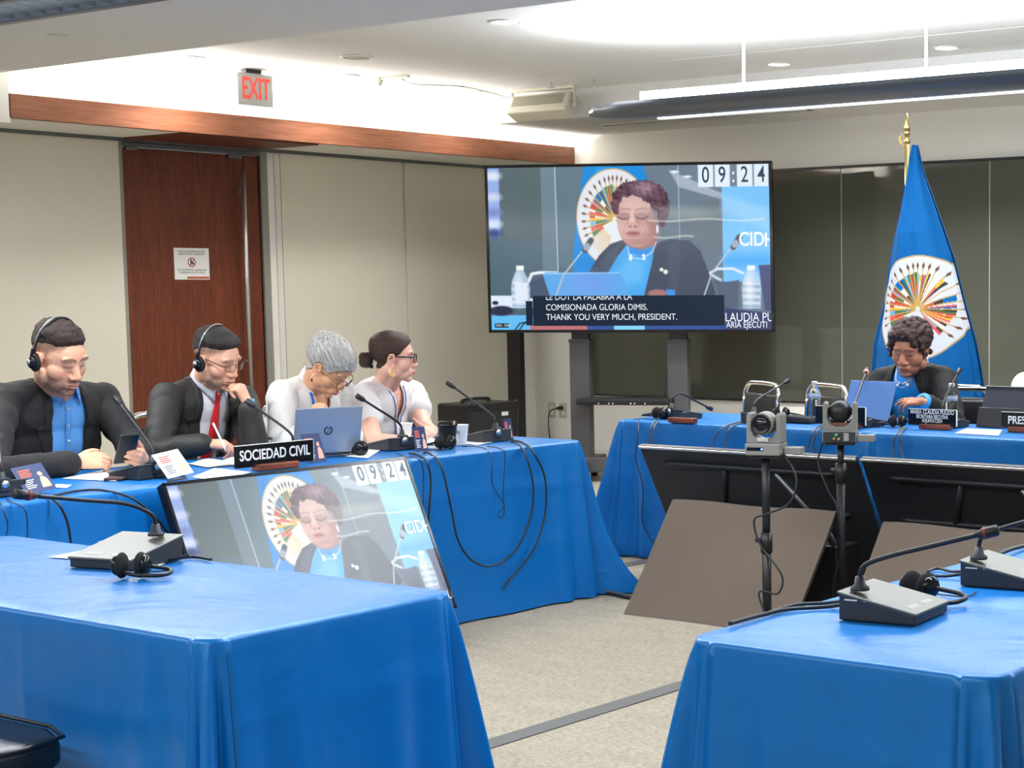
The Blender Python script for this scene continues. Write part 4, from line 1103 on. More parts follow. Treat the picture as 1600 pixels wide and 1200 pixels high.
def pole(x, y, ztop, lab, joint):
    t = empty('camera_pole', (x, y, 0), 0, lab, 'pole')
    MB().cyl((0, 0, .02), (0, 0, joint), .019, n=20).build('lower_tube', M['black_metal'], t)
    MB().cyl((0, 0, joint), (0, 0, ztop), .0145 if joint > .5 else .017, n=20).build('upper_tube', M['black_metal'], t)
    MB().cyl((0, 0, joint - .05), (0, 0, joint + .035), .025, n=20).build('collar', M['black'], t)
    MB().cyl((-.02, 0, joint), (-.05, 0, joint), .012, n=12).build('knob', M['black'], t)
    MB().lathe([(.16, 0), (.16, .008), (.03, .022), (.02, .03)], n=40).build('base', M['black_metal'], t)
    return t
PA = at(1199, 1000, Z=0); PA = (PA.x, PA.y)
PB = at(1315, 968, Z=0); PB = (PB.x, PB.y)
za = at(1192, 715, Y=PA[1]); zb_ = at(1317, 694, Y=PB[1])
pole(PA[0], PA[1], za.z, 'black pole carrying the camera whose lens faces us', .42)
pole(PB[0], PB[1], zb_.z, 'black pole carrying the camera turned away', zb_.z - .12)
ptz(PA[0], PA[1], za.z + .012, math.radians(18), True, 'grey swivel camera with its lens turned to us on the left pole')
ptz(PB[0], PB[1], zb_.z + .012, math.radians(208), False, 'grey swivel camera seen from behind on the right pole')
ax, ay = PA; bx, by = PB
cable('camera_cable', [(ax + .07, ay + .03, za.z + .02), (ax + .14, ay + .02, za.z - .08), (ax + .12, ay, za.z - .18), (ax + .02, ay - .02, za.z - .23), (ax - .04, ay - .03, za.z - .26), (ax - .01, ay - .03, za.z - .36), (ax + .09, ay - .02, za.z - .48), (ax + .07, ay - .02, za.z - .56), (ax - .02, ay - .03, .20), (ax + .06, ay - .03, .02)], .0045, M['rubber'], 'black cable winding down the left camera pole')
cable('camera_cable', [(bx - .07, by - .02, zb_.z + .03), (bx - .10, by - .03, zb_.z - .08), (bx - .05, by - .03, zb_.z - .2), (bx - .005, by - .03, zb_.z - .27), (bx + .02, by - .03, .40), (bx + .028, by - .03, .3), (bx - .02, by - .03, .18), (bx - .02, by - .03, .03)], .0045, M['rubber'], 'black cable winding down the right camera pole')
# ---------------------------------------------------------------- microphone units
ZP = ZT + .002
def mic(bx, by, yaw, stem, tip, lab, grp, ring=None, sc=1.0, badge=True, bend=.03):
    """base: local -Y is the low user side, +Y the tall rear with the stem; stem = local offset"""
    t = empty('microphone', (bx, by, ZP), yaw, lab, 'microphone', grp)
    w2, d2 = .088 * sc, .088 * sc; zf, zr = .022 * sc, .058 * sc
    MB().prism([(-d2, 0), (d2, 0), (d2, zr), (-d2, zf)], 0, -w2, w2).build('base', M['mic_side'], t, smooth=False, bevel=.004)
    MB().prism([(-d2 - .004, zf - .002), (d2 + .003, zr - .002), (d2 + .003, zr + .004), (-d2 - .004, zf + .004)], 0, -w2 - .003, w2 + .003).build('top_plate', M['mic_top'], t, smooth=False, bevel=.002)
    bt = MB()
    for k in (-.035, .035): bt.box((k * sc, -.062 * sc, zf + .008 * sc), (.045 * sc, .016, .004), Matrix.Rotation(math.atan2(zr - zf, 2 * d2), 4, 'X'))
    bt.build('button', M['grey_body'], t, smooth=False)
    gr = MB()
    for k in range(2): gr.box((-w2 - .001, d2 - .03 - .045 * k, zr - .014), (.002, .03, .003))
    gr.build('vent', M['white_plastic'], t, smooth=False)
    s = Vector((stem[0], stem[1], zr + .003))
    MB().lathe([(.021, 0), (.021, .006), (.013, .012), (.010, .03)], s, 24).build('socket', M['mic_side'], t)
    if badge:
        MB().box((stem[0], d2 + .004, zr - .012), (.038, .008, .048)).build('badge_block', M['mic_side'], t, smooth=False, bevel=.003)
        MB().cyl((stem[0], d2 + .008, zr - .010), (stem[0], d2 + .0095, zr - .010), .0135, n=24).build('badge', M['steel'], t)
    Wi = W(t).inverted(); tp = Wi @ Vector(tip)
    a = s + Vector((0, 0, .02)); v = tp - a
    b = a + v * .22 + Vector((0, 0, bend)); e0 = b + (tp - b) * .80
    pts = spline([a, a + Vector((0, 0, .02 + bend * .3)) + v * .03, b, b + (tp - b) * .4, e0], 8)
    MB().tube(pts, .0055, 10).build('gooseneck', M['black_metal'], t)
    hd = tp - e0; hd.normalize(); L = (tp - e0).length; L = min(max(L, .05), .085); h0 = tp - hd * L
    MB().tube([e0, h0], .0055, 10).build('gooseneck', M['black_metal'], t) if (h0 - e0).length > .005 else None
    MB().tube([h0, h0 + hd * L * .25, h0 + hd * L * .4, h0 + hd * L * .95, tp], [.006, .011, .0125, .0125, .009], 14).build('capsule', M['black'], t)
    if ring: MB().tube([h0 + hd * L * .33, h0 + hd * L * .48], [.0135, .0135], 14).build('light_ring', ring, t)
    return t
red_off = mat('unlit_red_ring', srgb(120, 44, 44), .4)
HZ = 'people at the left table'
mic(-4.07, 2.775, math.radians(14), (.045, .060), at(22, 772, Y=2.45), 'microphone unit with long gooseneck on the left foreground table', None, red_off, 1.12, False, .045)
mic(-1.965, 3.205, math.radians(97), (-.055, .055), at(1560, 828, X=-1.72), 'microphone unit on the right foreground table, nearer one with full gooseneck', None, red_off, 1.02, False, .03)
mic(-1.955, 3.72, math.radians(97), (-.055, .055), at(1690, 790, X=-1.70), 'microphone unit on the right foreground table, cut by the right edge', None, red_off, 1.02, False, .03)
q = at(10, 775, Z=ZP)
mic(q.x - .06, q.y - .02, math.radians(-90), (.0, .070), at(-2, 680, X=-5.98), 'microphone unit at the far left edge of the left table', None, None, .95)
q = at(246, 748, Z=ZP); mic(q.x - .10, q.y, math.radians(-84), (.0, .070), at(179, 620, X=-6.18), 'microphone unit between the two men in dark suits', None, None, .95)
q = at(474, 722, Z=ZP); mic(q.x - .13, q.y, math.radians(-90), (.0, .070), at(385, 626, X=-6.15), 'microphone unit behind the SOCIEDAD CIVIL plate and laptop', None, None, .95)
q = at(638, 703, Z=ZP); mic(q.x - .10, q.y, math.radians(-96), (.0, .070), at(557, 618, X=-5.98), 'microphone unit in front of the woman with the crossed arms', None, None, .95)
q = at(784, 690, Z=ZP); mic(q.x - .10, q.y, math.radians(-96), (.0, .070), at(698, 597, X=-6.10), 'microphone unit at the right end of the left table', None, None, .95)
q = at(1052, 655, Z=ZP); mic(q.x, q.y + .07, math.radians(172), (.0, .070), at(1113, 640, Y=7.78), 'microphone unit at the left end of the head table, gooseneck lying low', None, None, .95, True, .07)
q = at(1176, 662, Z=ZP); mic(q.x, q.y + .09, math.radians(176), (.0, .070), at(1233, 594, Y=7.95), 'microphone unit before the leftmost empty chrome chair', None, None, .95)
q = at(1330, 668, Z=ZP); mic(q.x, q.y + .11, math.radians(176), (.0, .070), at(1355, 576, Y=8.0), 'microphone unit with lit red ring before the speaking woman', None, M['pink_led'], .95)
q = at(1452, 672, Z=ZP); mic(q.x - .03, q.y + .24, math.radians(184), (.0, .070), at(1500, 577, Y=8.05), 'microphone unit behind the MARIA CLAUDIA PULIDO plate', None, None, .95)

# ---------------------------------------------------------------- headphones
def headset_parts(t, arc, padc, padr, axis, up=Vector((0, 0, 1))):
    pass
def lying_headphones(x, y, yaw, lab, k=.8):
    """pads upright on the cloth, band folded flat behind"""
    t = empty('headphones', (x, y, ZP), yaw, lab, 'headphones')
    for s, yy in ((-1, 0.0), (1, .01)):
        MB().ell((s * .022 + (.0), yy, .033), (.012, .032, .033), n=24).build('ear_pad', mat_pad, t)
        MB().ell((s * .034, yy, .033), (.014, .025, .026), n=24).build('ear_cup', M['black_gloss'], t)
    band = [(.035, .0, .036), (.06, .03, .03), (.11, .07, .02), (.15, .05, .016), (.16, 0.0, .013), (.13, -.04, .012), (.07, -.04, .012), (.02, -.03, .012), (-.03, -.01, .02)]
    band = [(p[0] * k if p[0] > .035 else p[0], p[1] * k, p[2]) for p in band]
    MB().tube(spline(band, 8), .0055, 8).build('headband', M['black'], t)
    MB().tube(spline([(-.035, .02, .015), (-.02, .07, .004), (.05, .10, .004), (.02, .16, .004)], 8), .002, 6).build('cord', M['rubber'], t)
    return t
mat_pad = mat('foam_ear_pad', (.012, .012, .013), .9, bump=.2, bscale=400)
lying_headphones(-3.845, 2.63, math.radians(30), 'black headphones beside the microphone on the left foreground table', .6)
lying_headphones(-2.02, 3.40, math.radians(-20), 'black headphones behind the nearer microphone on the right table')
lying_headphones(-1.92, 3.97, math.radians(-20), 'black headphones by the second microphone at the right edge of the frame')
q = at(570, 712, Z=ZP); lying_headphones(q.x - .03, q.y, math.radians(150), 'black headphones left of the microphone, under the grey haired woman\'s pen hand')
q = at(697, 702, Z=ZP); lying_headphones(q.x + .0, q.y, math.radians(200), 'black headphones beside the black paper cup')
q = at(1022, 655, Z=ZP); lying_headphones(q.x + .02, q.y + .03, math.radians(160), 'black headphones at the left corner of the head table')
q = at(1215, 655, Z=ZP); lying_headphones(q.x, q.y + .03, math.radians(10), 'black headphones by the second microphone of the head table')
q = at(1400, 668, Z=ZP); lying_headphones(q.x, q.y + .02, math.radians(180), 'black headphones between the laptop and the name plate')

# ---------------------------------------------------------------- name plates
def plate(px_, py_, dx, wd, ht, lines, lab, yaw, base_w=.2, tilt=0):
    q = at(px_, py_, Z=ZP); t = empty('name_plate', (q.x, q.y, ZP), yaw, lab, 'name plate')
    MB().box((0, 0, .014), (base_w, .05, .026)).build('wooden_base', M['plaque_wood'], t, smooth=False, bevel=.004)
    MB().box((dx, .004, ht / 2 + .018), (wd, .010, ht)).build('board', M['black_gloss'], t, smooth=False, bevel=.001)
    MB().box((dx, .004, ht + .0185), (wd, .011, .002)).box((dx + wd / 2, .004, ht / 2 + .018), (.002, .011, ht)).build('edge', M['white_plastic'], t, smooth=False)
    for body, z, sz, sx in lines:
        me = text_mesh(body, sz, (1, 0, 0), (0, 0, 1), (dx, -.0018, z), .0003, sx=sx, bold=sz * .018)
        link_mesh('lettering', me, M['white_ink'], t, smooth=False)
    return t
plate(431, 733, -.0, .385, .088, [('SOCIEDAD CIVIL', .064, .058, .80)], 'black name plate SOCIEDAD CIVIL on a wooden base', math.radians(90), .20)
plate(1462, 671, -.02, .275, .082, [('MARIA CLAUDIA PULIDO', .086, .030, .74), ('SECRETARIA EJECUTIVA', .0625, .026, .66), ('ADJUNTA CIDH', .042, .025, .66)], 'black name plate MARIA CLAUDIA PULIDO on a wooden base', math.radians(2), .17)
q = at(1600, 676, Z=ZP)
plate(1606, 676, .02, .33, .080, [('PRESIDENTE', .058, .055, .86)], 'black name plate PRESIDENTE at the right edge of the head table', math.radians(2), .20)
plate(1318, 669, -.02, .30, .092, [('DE MEJIA', .056, .05, .8)], 'black name plate partly hidden behind the right swivel camera', math.radians(2), .20)
# bases of plates with no board
for px_, py_, lab in ((1063, 661, 'empty wooden plate base at the left end of the head table'), (1187, 665, 'empty wooden plate base behind the left swivel camera')):
    q = at(px_, py_, Z=ZP)
    o = MB().box((0, 0, .014), (.17, .05, .027)).build('plate_base', M['plaque_wood'], None, smooth=False, bevel=.005); o.location = (q.x, q.y + .02, ZP)
    tag(o, lab, 'plate base')

# ---------------------------------------------------------------- leaflets (standing cards), papers
def card(px_, py_, yaw, wd, ht, lean, navy, lab, rot=0.0, z0=0.0):
    q = at(px_, py_, Z=ZP); t = empty('leaflet', (q.x, q.y, ZP + z0), yaw, lab, 'leaflet')
    R = Matrix.Rotation(lean, 4, 'X') @ Matrix.Rotation(rot, 4, 'Y')
    h0 = abs(math.sin(rot)) * wd / 2
    def cp(x, y, z): v = R @ Vector((x, y, z)); return (v.x, v.y, v.z + h0 + .002)
    def rectm(x0, x1, z0_, z1, k, m, nm):
        mb = MB().add([cp(x0, -k, z0_), cp(x1, -k, z0_), cp(x1, -k, z1), cp(x0, -k, z1)], [(0, 1, 2, 3)]); mb.build(nm, m, t, smooth=False)
    MB().add([cp(x, y, z) for x in (-wd / 2, wd / 2) for y in (-.0006, .0006) for z in (0, ht)], [(0, 1, 3, 2), (4, 6, 7, 5), (0, 4, 5, 1), (2, 3, 7, 6), (0, 2, 6, 4), (1, 5, 7, 3)]).build('sheet', M['navy_card'] if navy else M['glare_pale_card'], t, smooth=False)
    k = .0012
    pr = MB()
    for i in range(4): z = ht * (.80 - .075 * i); pr.add([cp(-wd * .36, -k, z), cp(wd * (.02 - .04 * (i % 2)), -k, z), cp(wd * (.02 - .04 * (i % 2)), -k, z + ht * .045), cp(-wd * .36, -k, z + ht * .045)], [(0, 1, 2, 3)])
    pr.build('red_print', M['red_ink'], t, smooth=False)
    pr = MB()
    for i in range(5): z = ht * (.44 - .07 * i); pr.add([cp(-wd * .36, -k, z), cp(wd * (-.02 - .05 * (i % 3)), -k, z), cp(wd * (-.02 - .05 * (i % 3)), -k, z + ht * .028), cp(-wd * .36, -k, z + ht * .028)], [(0, 1, 2, 3)])
    pr.build('small_print', M['white_ink'] if navy else M['ink'], t, smooth=False)
    pr = MB()
    pr.add([cp(*p) for p in ((wd * .12, -k, ht * .12), (wd * .42, -k, ht * .12), (wd * .40, -k, ht * .40), (wd * .32, -k, ht * .52), (wd * .20, -k, ht * .50), (wd * .16, -k, ht * .35))], [(0, 1, 2, 3, 4, 5)])
    pr.add([cp(wd * (.26 + .075 * math.cos(a * PI / 6)), -k, ht * (.62 + .085 * math.sin(a * PI / 6))) for a in range(12)], [tuple(range(12))])
    pr.build('portrait_print', M['peach'], t, smooth=False)
    return t
card(65, 772, math.radians(82), .115, .12, math.radians(-42), True, 'dark blue leaflet leaning by the microphone at the far left', math.radians(-8))
card(283, 748, math.radians(82), .115, .12, math.radians(-42), False, 'leaflet coloured pale for glare in front of the man with the red tie', math.radians(-10))
card(496, 723, math.radians(88), .095, .125, math.radians(-20), True, 'dark blue leaflet propped between SOCIEDAD CIVIL plate and laptop')
card(660, 706, math.radians(70), .06, .115, math.radians(-22), True, 'dark blue leaflet standing right of the central table microphone')
card(796, 688, math.radians(60), .04, .105, math.radians(-20), True, 'narrow dark blue leaflet at the right end of the left table')
def sheet(pts, lab, m='paper', th=.0016, lines=0):
    P_ = [at(x, y, Z=ZP) for x, y in pts]; c = sum(P_, Vector()) / 4
    t = empty('paper_sheet', (c.x, c.y, ZP), 0, lab, 'paper')
    MB().add([(p.x - c.x, p.y - c.y, z) for z in (.0005, th) for p in P_], [(3, 2, 1, 0), (4, 5, 6, 7), (0, 1, 5, 4), (1, 2, 6, 5), (2, 3, 7, 6), (3, 0, 4, 7)]).build('sheet', M[m], t, smooth=False)
    if lines:
        mb = MB(); a, b, c_, d = [Vector((p.x - c.x, p.y - c.y, th + .0004)) for p in P_]
        for k in range(lines):
            u = .12 + .76 * k / lines
            p = a.lerp(d, u).lerp(b.lerp(c_, u), .08); p2 = a.lerp(d, u).lerp(b.lerp(c_, u), .80 - .2 * (k % 3 == 2)); v = (d - a).normalized() * .0016
            mb.add([p, p2, p2 + v, p + v], [(0, 1, 2, 3)])
        o = mb.build('print', M['ink'], t, smooth=False)
    return t
sheet([(76, 871), (250, 884), (283, 868), (160, 855)], 'white sheet under the microphone on the left foreground table')
sheet([(98, 748), (180, 752), (222, 737), (160, 735)], 'white printed sheet under the hands of the man with the phone', lines=7)
sheet([(84, 762), (104, 763), (112, 758), (88, 757)], 'white paper corner behind the dark blue leaflet at far left')
sheet([(300, 746), (345, 752), (392, 738), (335, 732)], 'white printed sheet in front of the open notebook', lines=6)
sheet([(524, 712), (575, 716), (600, 700), (556, 697)], 'white sheet under the grey haired woman\'s writing hand', lines=5)
sheet([(706, 690), (745, 696), (800, 684), (760, 679)], 'white sheets behind the rightmost microphone of the left table')
sheet([(655, 700), (690, 702), (706, 692), (672, 688)], 'white pad with pencils by the crossed arms', 'paper', .012)
sheet([(1492, 677), (1560, 681), (1566, 672), (1510, 670)], 'white paper in front of the tablet on the head table')
# open notebook
q = at(362, 724, Z=ZP); t = empty('open_notebook', (q.x, q.y, ZP), math.radians(75), 'open cream notebook the man with the red tie writes in', 'notebook')
for s in (-1, 1):
    vs = []; n = 10
    for i in range(n + 1):
        u = i / n; z = .003 + .016 * math.sin(PI * min(u * 1.15, 1)) * (1 - .3 * u)
        vs += [(s * u * .145, -.105, z), (s * u * .145, .105, z), (s * u * .145, .105, .001), (s * u * .145, -.105, .001)]
    f = []
    for i in range(n): a = 4 * i; f += [(a, a + 4, a + 5, a + 1), (a + 3, a + 2, a + 6, a + 7), (a, a + 3, a + 7, a + 4), (a + 1, a + 5, a + 6, a + 2)]
    f += [(4 * n, 4 * n + 3, 4 * n + 2, 4 * n + 1)]
    MB().add(vs, f).build('page_block', M['cream_paper'], t)
MB().box((0, 0, .001), (.30, .22, .002)).build('cover', M['black'], t, smooth=False)
# wallet / phone on the papers near the man with the phone
q = at(183, 749, Z=ZP)
o = MB().box((0, 0, .006), (.07, .11, .010)).build('wallet', mat('brown_leather', srgb(70, 46, 40), .6, bump=.2, bscale=80), None, smooth=False, bevel=.003)
o.matrix_basis = Matrix.Translation((q.x, q.y, ZP)) @ Matrix.Rotation(math.radians(40), 4, 'Z'); tag(o, 'dark brown wallet on the papers beside the left microphone', 'wallet')

# ---------------------------------------------------------------- cups
def cup(px_, py_, kind, lab):
    q = at(px_, py_, Z=ZP); t = empty('paper_cup', (q.x, q.y, ZP), 0, lab, 'cup')
    if kind == 'black':
        MB().lathe([(.031, 0), (.031, .003), (.043, .098), (.044, .100), (.040, .100), (.001, .099)], n=32).build('cup', M['black'], t)
        MB().lathe([(.046, .098), (.046, .106), (.042, .109), (.040, .120), (.036, .121), (.034, .117), (.001, .117)], n=32).build('lid', M['black_gloss'], t)
    elif kind == 'tub':
        MB().lathe([(.046, 0), (.047, .003), (.058, .055), (.060, .056), (.058, .060), (.056, .056), (.044, .006), (.001, .005)], n=32).build('tub', M['clear'], t)
        MB().lathe([(.045, .004), (.050, .022), (.001, .024)], n=32).build('food', mat('beige_food', srgb(222, 196, 166), .8, bump=.5, bscale=60), t)
        MB().lathe([(.061, .056), (.061, .062), (.052, .066), (.001, .066)], n=32).build('lid', M['clear'], t)
    else:
        MB().lathe([(.026, 0), (.026, .003), (.037, .092), (.0385, .094), (.036, .094), (.025, .006), (.001, .006)], n=32).build('cup', M['paper'], t)
        lf = MB(); rs = random.Random(2)
        for k in range(7):
            a = -PI / 2 - .3 + (k - 3) * .28; z = .03 + .045 * rs.random(); r = .026 + .011 * z / .092 + .0006; h = .012
            da = .16
            lf.add([(r * math.cos(a), r * math.sin(a), z - h), (r * math.cos(a + da), r * math.sin(a + da), z), (r * 1.01 * math.cos(a + .04), r * 1.01 * math.sin(a + .04), z + h), (r * math.cos(a - da * .6), r * math.sin(a - da * .6), z)], [(0, 1, 2, 3)])
        lf.build('leaf_print', mat('leaf_green_print', srgb(120, 150, 128), .8), t, smooth=False)
    return t
M['clear'] = mat('clear_plastic', (.97, .98, 1), .03, trans=1.0, ior=1.25)
M['bottle'] = mat('bottle_plastic', (.97, .985, 1), .02, trans=1.0, ior=1.30)
M['water'] = mat('water', (.97, .99, 1), .0, trans=1.0, ior=1.33)
cup(700, 699, 'black', 'black paper cup with black lid in front of the leaf-print cup')
cup(720, 695, 'leaf', 'white leaf-print cup just right of the black cup')
cup(633, 692, 'leaf', 'white leaf-print cup behind the central table microphone')
cup(405, 706, 'tub', 'clear plastic food tub behind the SOCIEDAD CIVIL plate')

# ---------------------------------------------------------------- laptops and tablet
def laptop(px_, py_, yaw, wd, dp, ang, m, lab, logo=None):
    q = at(px_, py_, Z=ZP); t = empty('laptop', (q.x, q.y, ZP), yaw, lab, 'laptop')
    # local +Y away from the back of the lid towards the user
    MB().box((0, dp / 2, .008), (wd, dp, .014)).build('keyboard_base', m, t, smooth=False, bevel=.004)
    R = Matrix.Rotation(ang, 4, 'X'); c = R @ Vector((0, 0, dp / 2 + .006))
    MB().box((0, c.y, c.z + .012), (wd, .007, dp * 1.0), R).build('lid', m, t, smooth=False, bevel=.003)
    k = R @ Vector((0, .0042, dp / 2 + .006)); MB().box((0, k.y, k.z + .012), (wd - .012, .0008, dp - .014), R).build('screen', mat('laptop_screen', (.1, .12, .15), .2, emit=(.6, .7, .85), estr=.5), t, smooth=False)
    MB().cyl((-wd * .35, 0, .013), (wd * .35, 0, .013), .006, n=10).build('hinge', M['mic_side'], t)
    if logo:
        k = R @ Vector((0, -.0042, dp / 2 + .006)); ring = MB(); vs = []
        for i in range(33):
            a = math.radians(100 + 330 * i / 32)
            for r in (.020, .013): v = R @ Vector((r * math.cos(a), 0, r * math.sin(a))); vs.append((v.x, k.y + v.y, k.z + .012 + v.z))
        ring.add(vs, [(2 * i, 2 * i + 1, 2 * i + 3, 2 * i + 2) for i in range(32)])
        for s in (-1, 1):
            v = R @ Vector((s * .003, 0, s * .006)); ring.box((v.x, k.y + v.y, k.z + .012 + v.z), (.003, .0004, .020), R)
        ring.build('emblem', M['mic_side'], t, smooth=False)
    return t
lap_blue = mat('silver_blue_lid', srgb(150, 164, 182), .36, .35)
laptop(510, 714, math.radians(72), .30, .205, math.radians(14), lap_blue, 'silver blue laptop in front of the grey haired woman', True)
lap_az = mat('cobalt_tinted_lid', srgb(84, 124, 184), .36, .15)
q = at(1355, 662, Z=ZP)
laptop(1352, 661, math.radians(-6), .31, .215, math.radians(-20) * -1 * -1, lap_az, 'blue-tinted laptop in front of the speaking woman')
# tablet on a folded cover
q = at(1562, 668, Z=ZP); t = empty('tablet', (q.x, q.y, ZP), math.radians(-2), 'dark tablet on a folding stand before the person in white', 'tablet')
R = Matrix.Rotation(math.radians(-24), 4, 'X')
c = R @ Vector((0, 0, .11)); MB().box((0, c.y + .02, c.z + .004), (.285, .007, .215), R).build('tablet_body', mat('tablet_back', srgb(48, 52, 64), .35), t, smooth=False, bevel=.003)
MB().box((0, c.y + .02 + .085 * .4, c.z + .103), (.285, .009, .003), R).build('rim', M['steel'], t, smooth=False)
MB().prism([(-.03, 0), (.0, .10), (.012, .10), (-.015, 0)], 0, -.125, .125).build('folded_cover', M['black'], t, smooth=False, bevel=.002)
MB().box((.0, .10, .004), (.29, .16, .006)).build('keyboard_cover', M['black'], t, smooth=False, bevel=.002)

# ---------------------------------------------------------------- bottles
def bottle(px_, py_, lab, X=None):
    q = at(px_, py_, Z=ZP); t = empty('water_bottle', (q.x, q.y, ZP), 0, lab, 'bottle')
    pr = [(.024, 0), (.031, .004)]
    for k in range(8):
        z = .014 + k * .0135; pr += [(.0325, z), (.0300, z + .006)]
    pr += [(.0325, .125), (.0325, .150), (.027, .170), (.016, .188), (.0135, .192), (.0135, .205)]
    MB().lathe(pr, n=32).build('bottle', M['bottle'], t)
    MB().lathe([(.0155, .200), (.0155, .216), (.014, .218), (.001, .218)], n=24).build('cap', M['white_plastic'], t)
    MB().lathe([(.0333, .128), (.0333, .150), (.0332, .150), (.0332, .128)], n=32).build('label', mat('clear_label', srgb(190, 205, 225), .3, alpha=.5), t)
    return t
bottle(1273, 659, 'water bottle left of the blue-tinted laptop on the head table')
bottle(1487, 664, 'water bottle behind the MARIA CLAUDIA PULIDO plate')
o = MB().prism([(-.15, 0), (.15, 0), (.14, .03), (.0, .04), (-.14, .025)], 1, -.05, .05).build('black_pouch', mat('black_fabric', (.02, .02, .022), .9, bump=.3, bscale=200), None, smooth=False, bevel=.01)
q = at(1238, 660, Z=ZP); o.location = (q.x, q.y, ZP); tag(o, 'flat black pouch left of the first water bottle on the head table', 'pouch')

# ---------------------------------------------------------------- folding chairs
def chair():
    t = empty('folding_chair', (0, 0, 0), 0, 'chrome chair', 'chair', )
    # faces -Y (towards the table it serves); back at +Y
    for s in (-1, 1):
        MB().tube(spline([(s * .21, -.24, .011), (s * .215, -.05, .25), (s * .22, .12, .46), (s * .22, .20, .60), (s * .215, .22, .80)], 6), .0125, 10).build('leg', M['chrome'], t)
        MB().tube([(s * .195, .26, .011), (s * .20, .05, .30), (s * .205, -.16, .45)], .0125, 10).build('leg', M['chrome'], t)
        for y in (-.24, .26): MB().cyl((s * (.21 if y < 0 else .195), y, 0), (s * (.21 if y < 0 else .195), y, .02), .016, n=12).build('rubber_foot', M['black'], t)
    MB().tube(spline([(-.215, .22, .78), (-.212, .225, .84), (-.17, .232, .885), (-.08, .235, .893), (.08, .235, .893), (.17, .232, .885), (.212, .225, .84), (.215, .22, .78)], 8), .0135, 12).build('back_hoop', M['chrome'], t)
    vs = []
    se = MB().box((0, 0, .465), (.40, .42, .035)); se.build('seat', M['vinyl'], t, smooth=True, bevel=.016)
    bk = MB().box((0, .218, .745), (.39, .028, .17), Matrix.Rotation(math.radians(-6), 4, 'X')); bk.build('backrest', M['vinyl'], t, smooth=True, bevel=.012)
    MB().cyl((-.2, .08, .30), (.2, .08, .30), .009).build('crossbar', M['chrome'], t)
    return t
ch0 = chair()
def place(o, x, y, rz, lab): o.matrix_basis = Matrix.Translation((x, y, 0)) @ Matrix.Rotation(rz, 4, 'Z'); o['label'] = lab
c1 = at(1190, 600, Y=8.62); place(ch0, c1.x - .10, 8.42, math.radians(-26), 'chrome framed black folding chair, leftmost empty one behind the head table')
c2 = at(1293, 600, Y=8.62)
dup(ch0, (c2.x - .10, 8.42, 0), math.radians(-24), 'chrome framed black folding chair behind the first water bottle')
c3 = at(1522, 606, Y=8.62)
dup(ch0, (c3.x, 8.46, 0), math.radians(0), 'chrome framed black folding chair behind the second bottle, right of the speaking woman')
dup(ch0, (-5.02, 8.66, 0), math.radians(2), 'chrome framed black folding chair the speaking woman sits on')
dup(ch0, (-3.93, 8.66, 0), math.radians(0), 'chrome framed black folding chair of the person in white at the right edge')
for k, (y, lab) in enumerate(((at(80, 645, X=-7.2).y, 'folding chair the man with the phone sits on'), (at(197, 645, X=-7.2).y + .225, 'folding chair the man with the red tie sits on'), (at(407, 650, X=-7.2).y + .225, 'folding chair the grey haired woman sits on'), (at(560, 650, X=-7.2).y + .27, 'folding chair the woman with the hair bun sits on'))):
    dup(ch0, (-6.98, y, 0), math.radians(90), 'chrome framed black ' + lab)
# padded chair in the near left corner
t = empty('padded_chair', (-3.60, 1.93, 0), 0, 'black padded vinyl chair cut off by the lower left corner', 'chair')
sb = MB(); sb.prism([(-.24, -.22), (.24, -.22), (.25, .10), (.22, .20), (.12, .235), (-.12, .235), (-.22, .20), (-.25, .10)], 2, .455, .525)
sb.build('seat', M['vinyl'], t, smooth=True, bevel=.02)
hr = [(-.24, -.22, .522), (.24, -.22, .522), (.252, .10, .522), (.222, .202, .522), (.12, .238, .522), (-.12, .238, .522), (-.222, .202, .522), (-.252, .10, .522)]
MB().tube(hr, .005, 8, closed=True).build('piping', M['vinyl'], t)
for x in (-.2, .2):
    for y in (-.17, .18): MB().cyl((x * 1.08, y * 1.08, 0), (x, y, .46), .0125, n=12).build('leg', M['chrome'], t)
MB().prism([(-.22, .62), (.22, .62), (.20, .92), (-.20, .92)], 1, -.27, -.225).build('backrest', M['vinyl'], t, smooth=True, bevel=.015)
for s in (-1, 1): MB().tube([(s * .20, -.235, .46), (s * .20, -.25, .64)], .012, 10).build('back_post', M['chrome'], t)

# ---------------------------------------------------------------- flag on its pole
FX, FY = -5.60, 9.30
ap = at(1417, 180, Y=FY)
t = empty('flag', (ap.x, FY, 0), 0, 'blue flag with a round emblem of banners, draped on a gold-tipped pole', 'flag')
MB().cyl((ap.x, FY, .02), (ap.x, FY, 2.40), .014, n=16).build('pole', mat('brass', srgb(212, 190, 120), .25, 1.0), t, world=True)
MB().lathe([(.013, 2.34), (.022, 2.36), (.013, 2.38), (.016, 2.40), (.024, 2.405), (.012, 2.415), (.020, 2.425), (.019, 2.45), (.001, 2.535)], (ap.x, FY, 0), 20).build('spearhead', M['brass'] if 'brass' in M else mat('brass_tip', srgb(206, 186, 120), .25, 1.0), t, world=True)
MB().lathe([(.20, 0), (.20, .02), (.06, .05), (.03, .09)], (ap.x, FY, 0), 32).build('base', M['black_metal'], t, world=True)
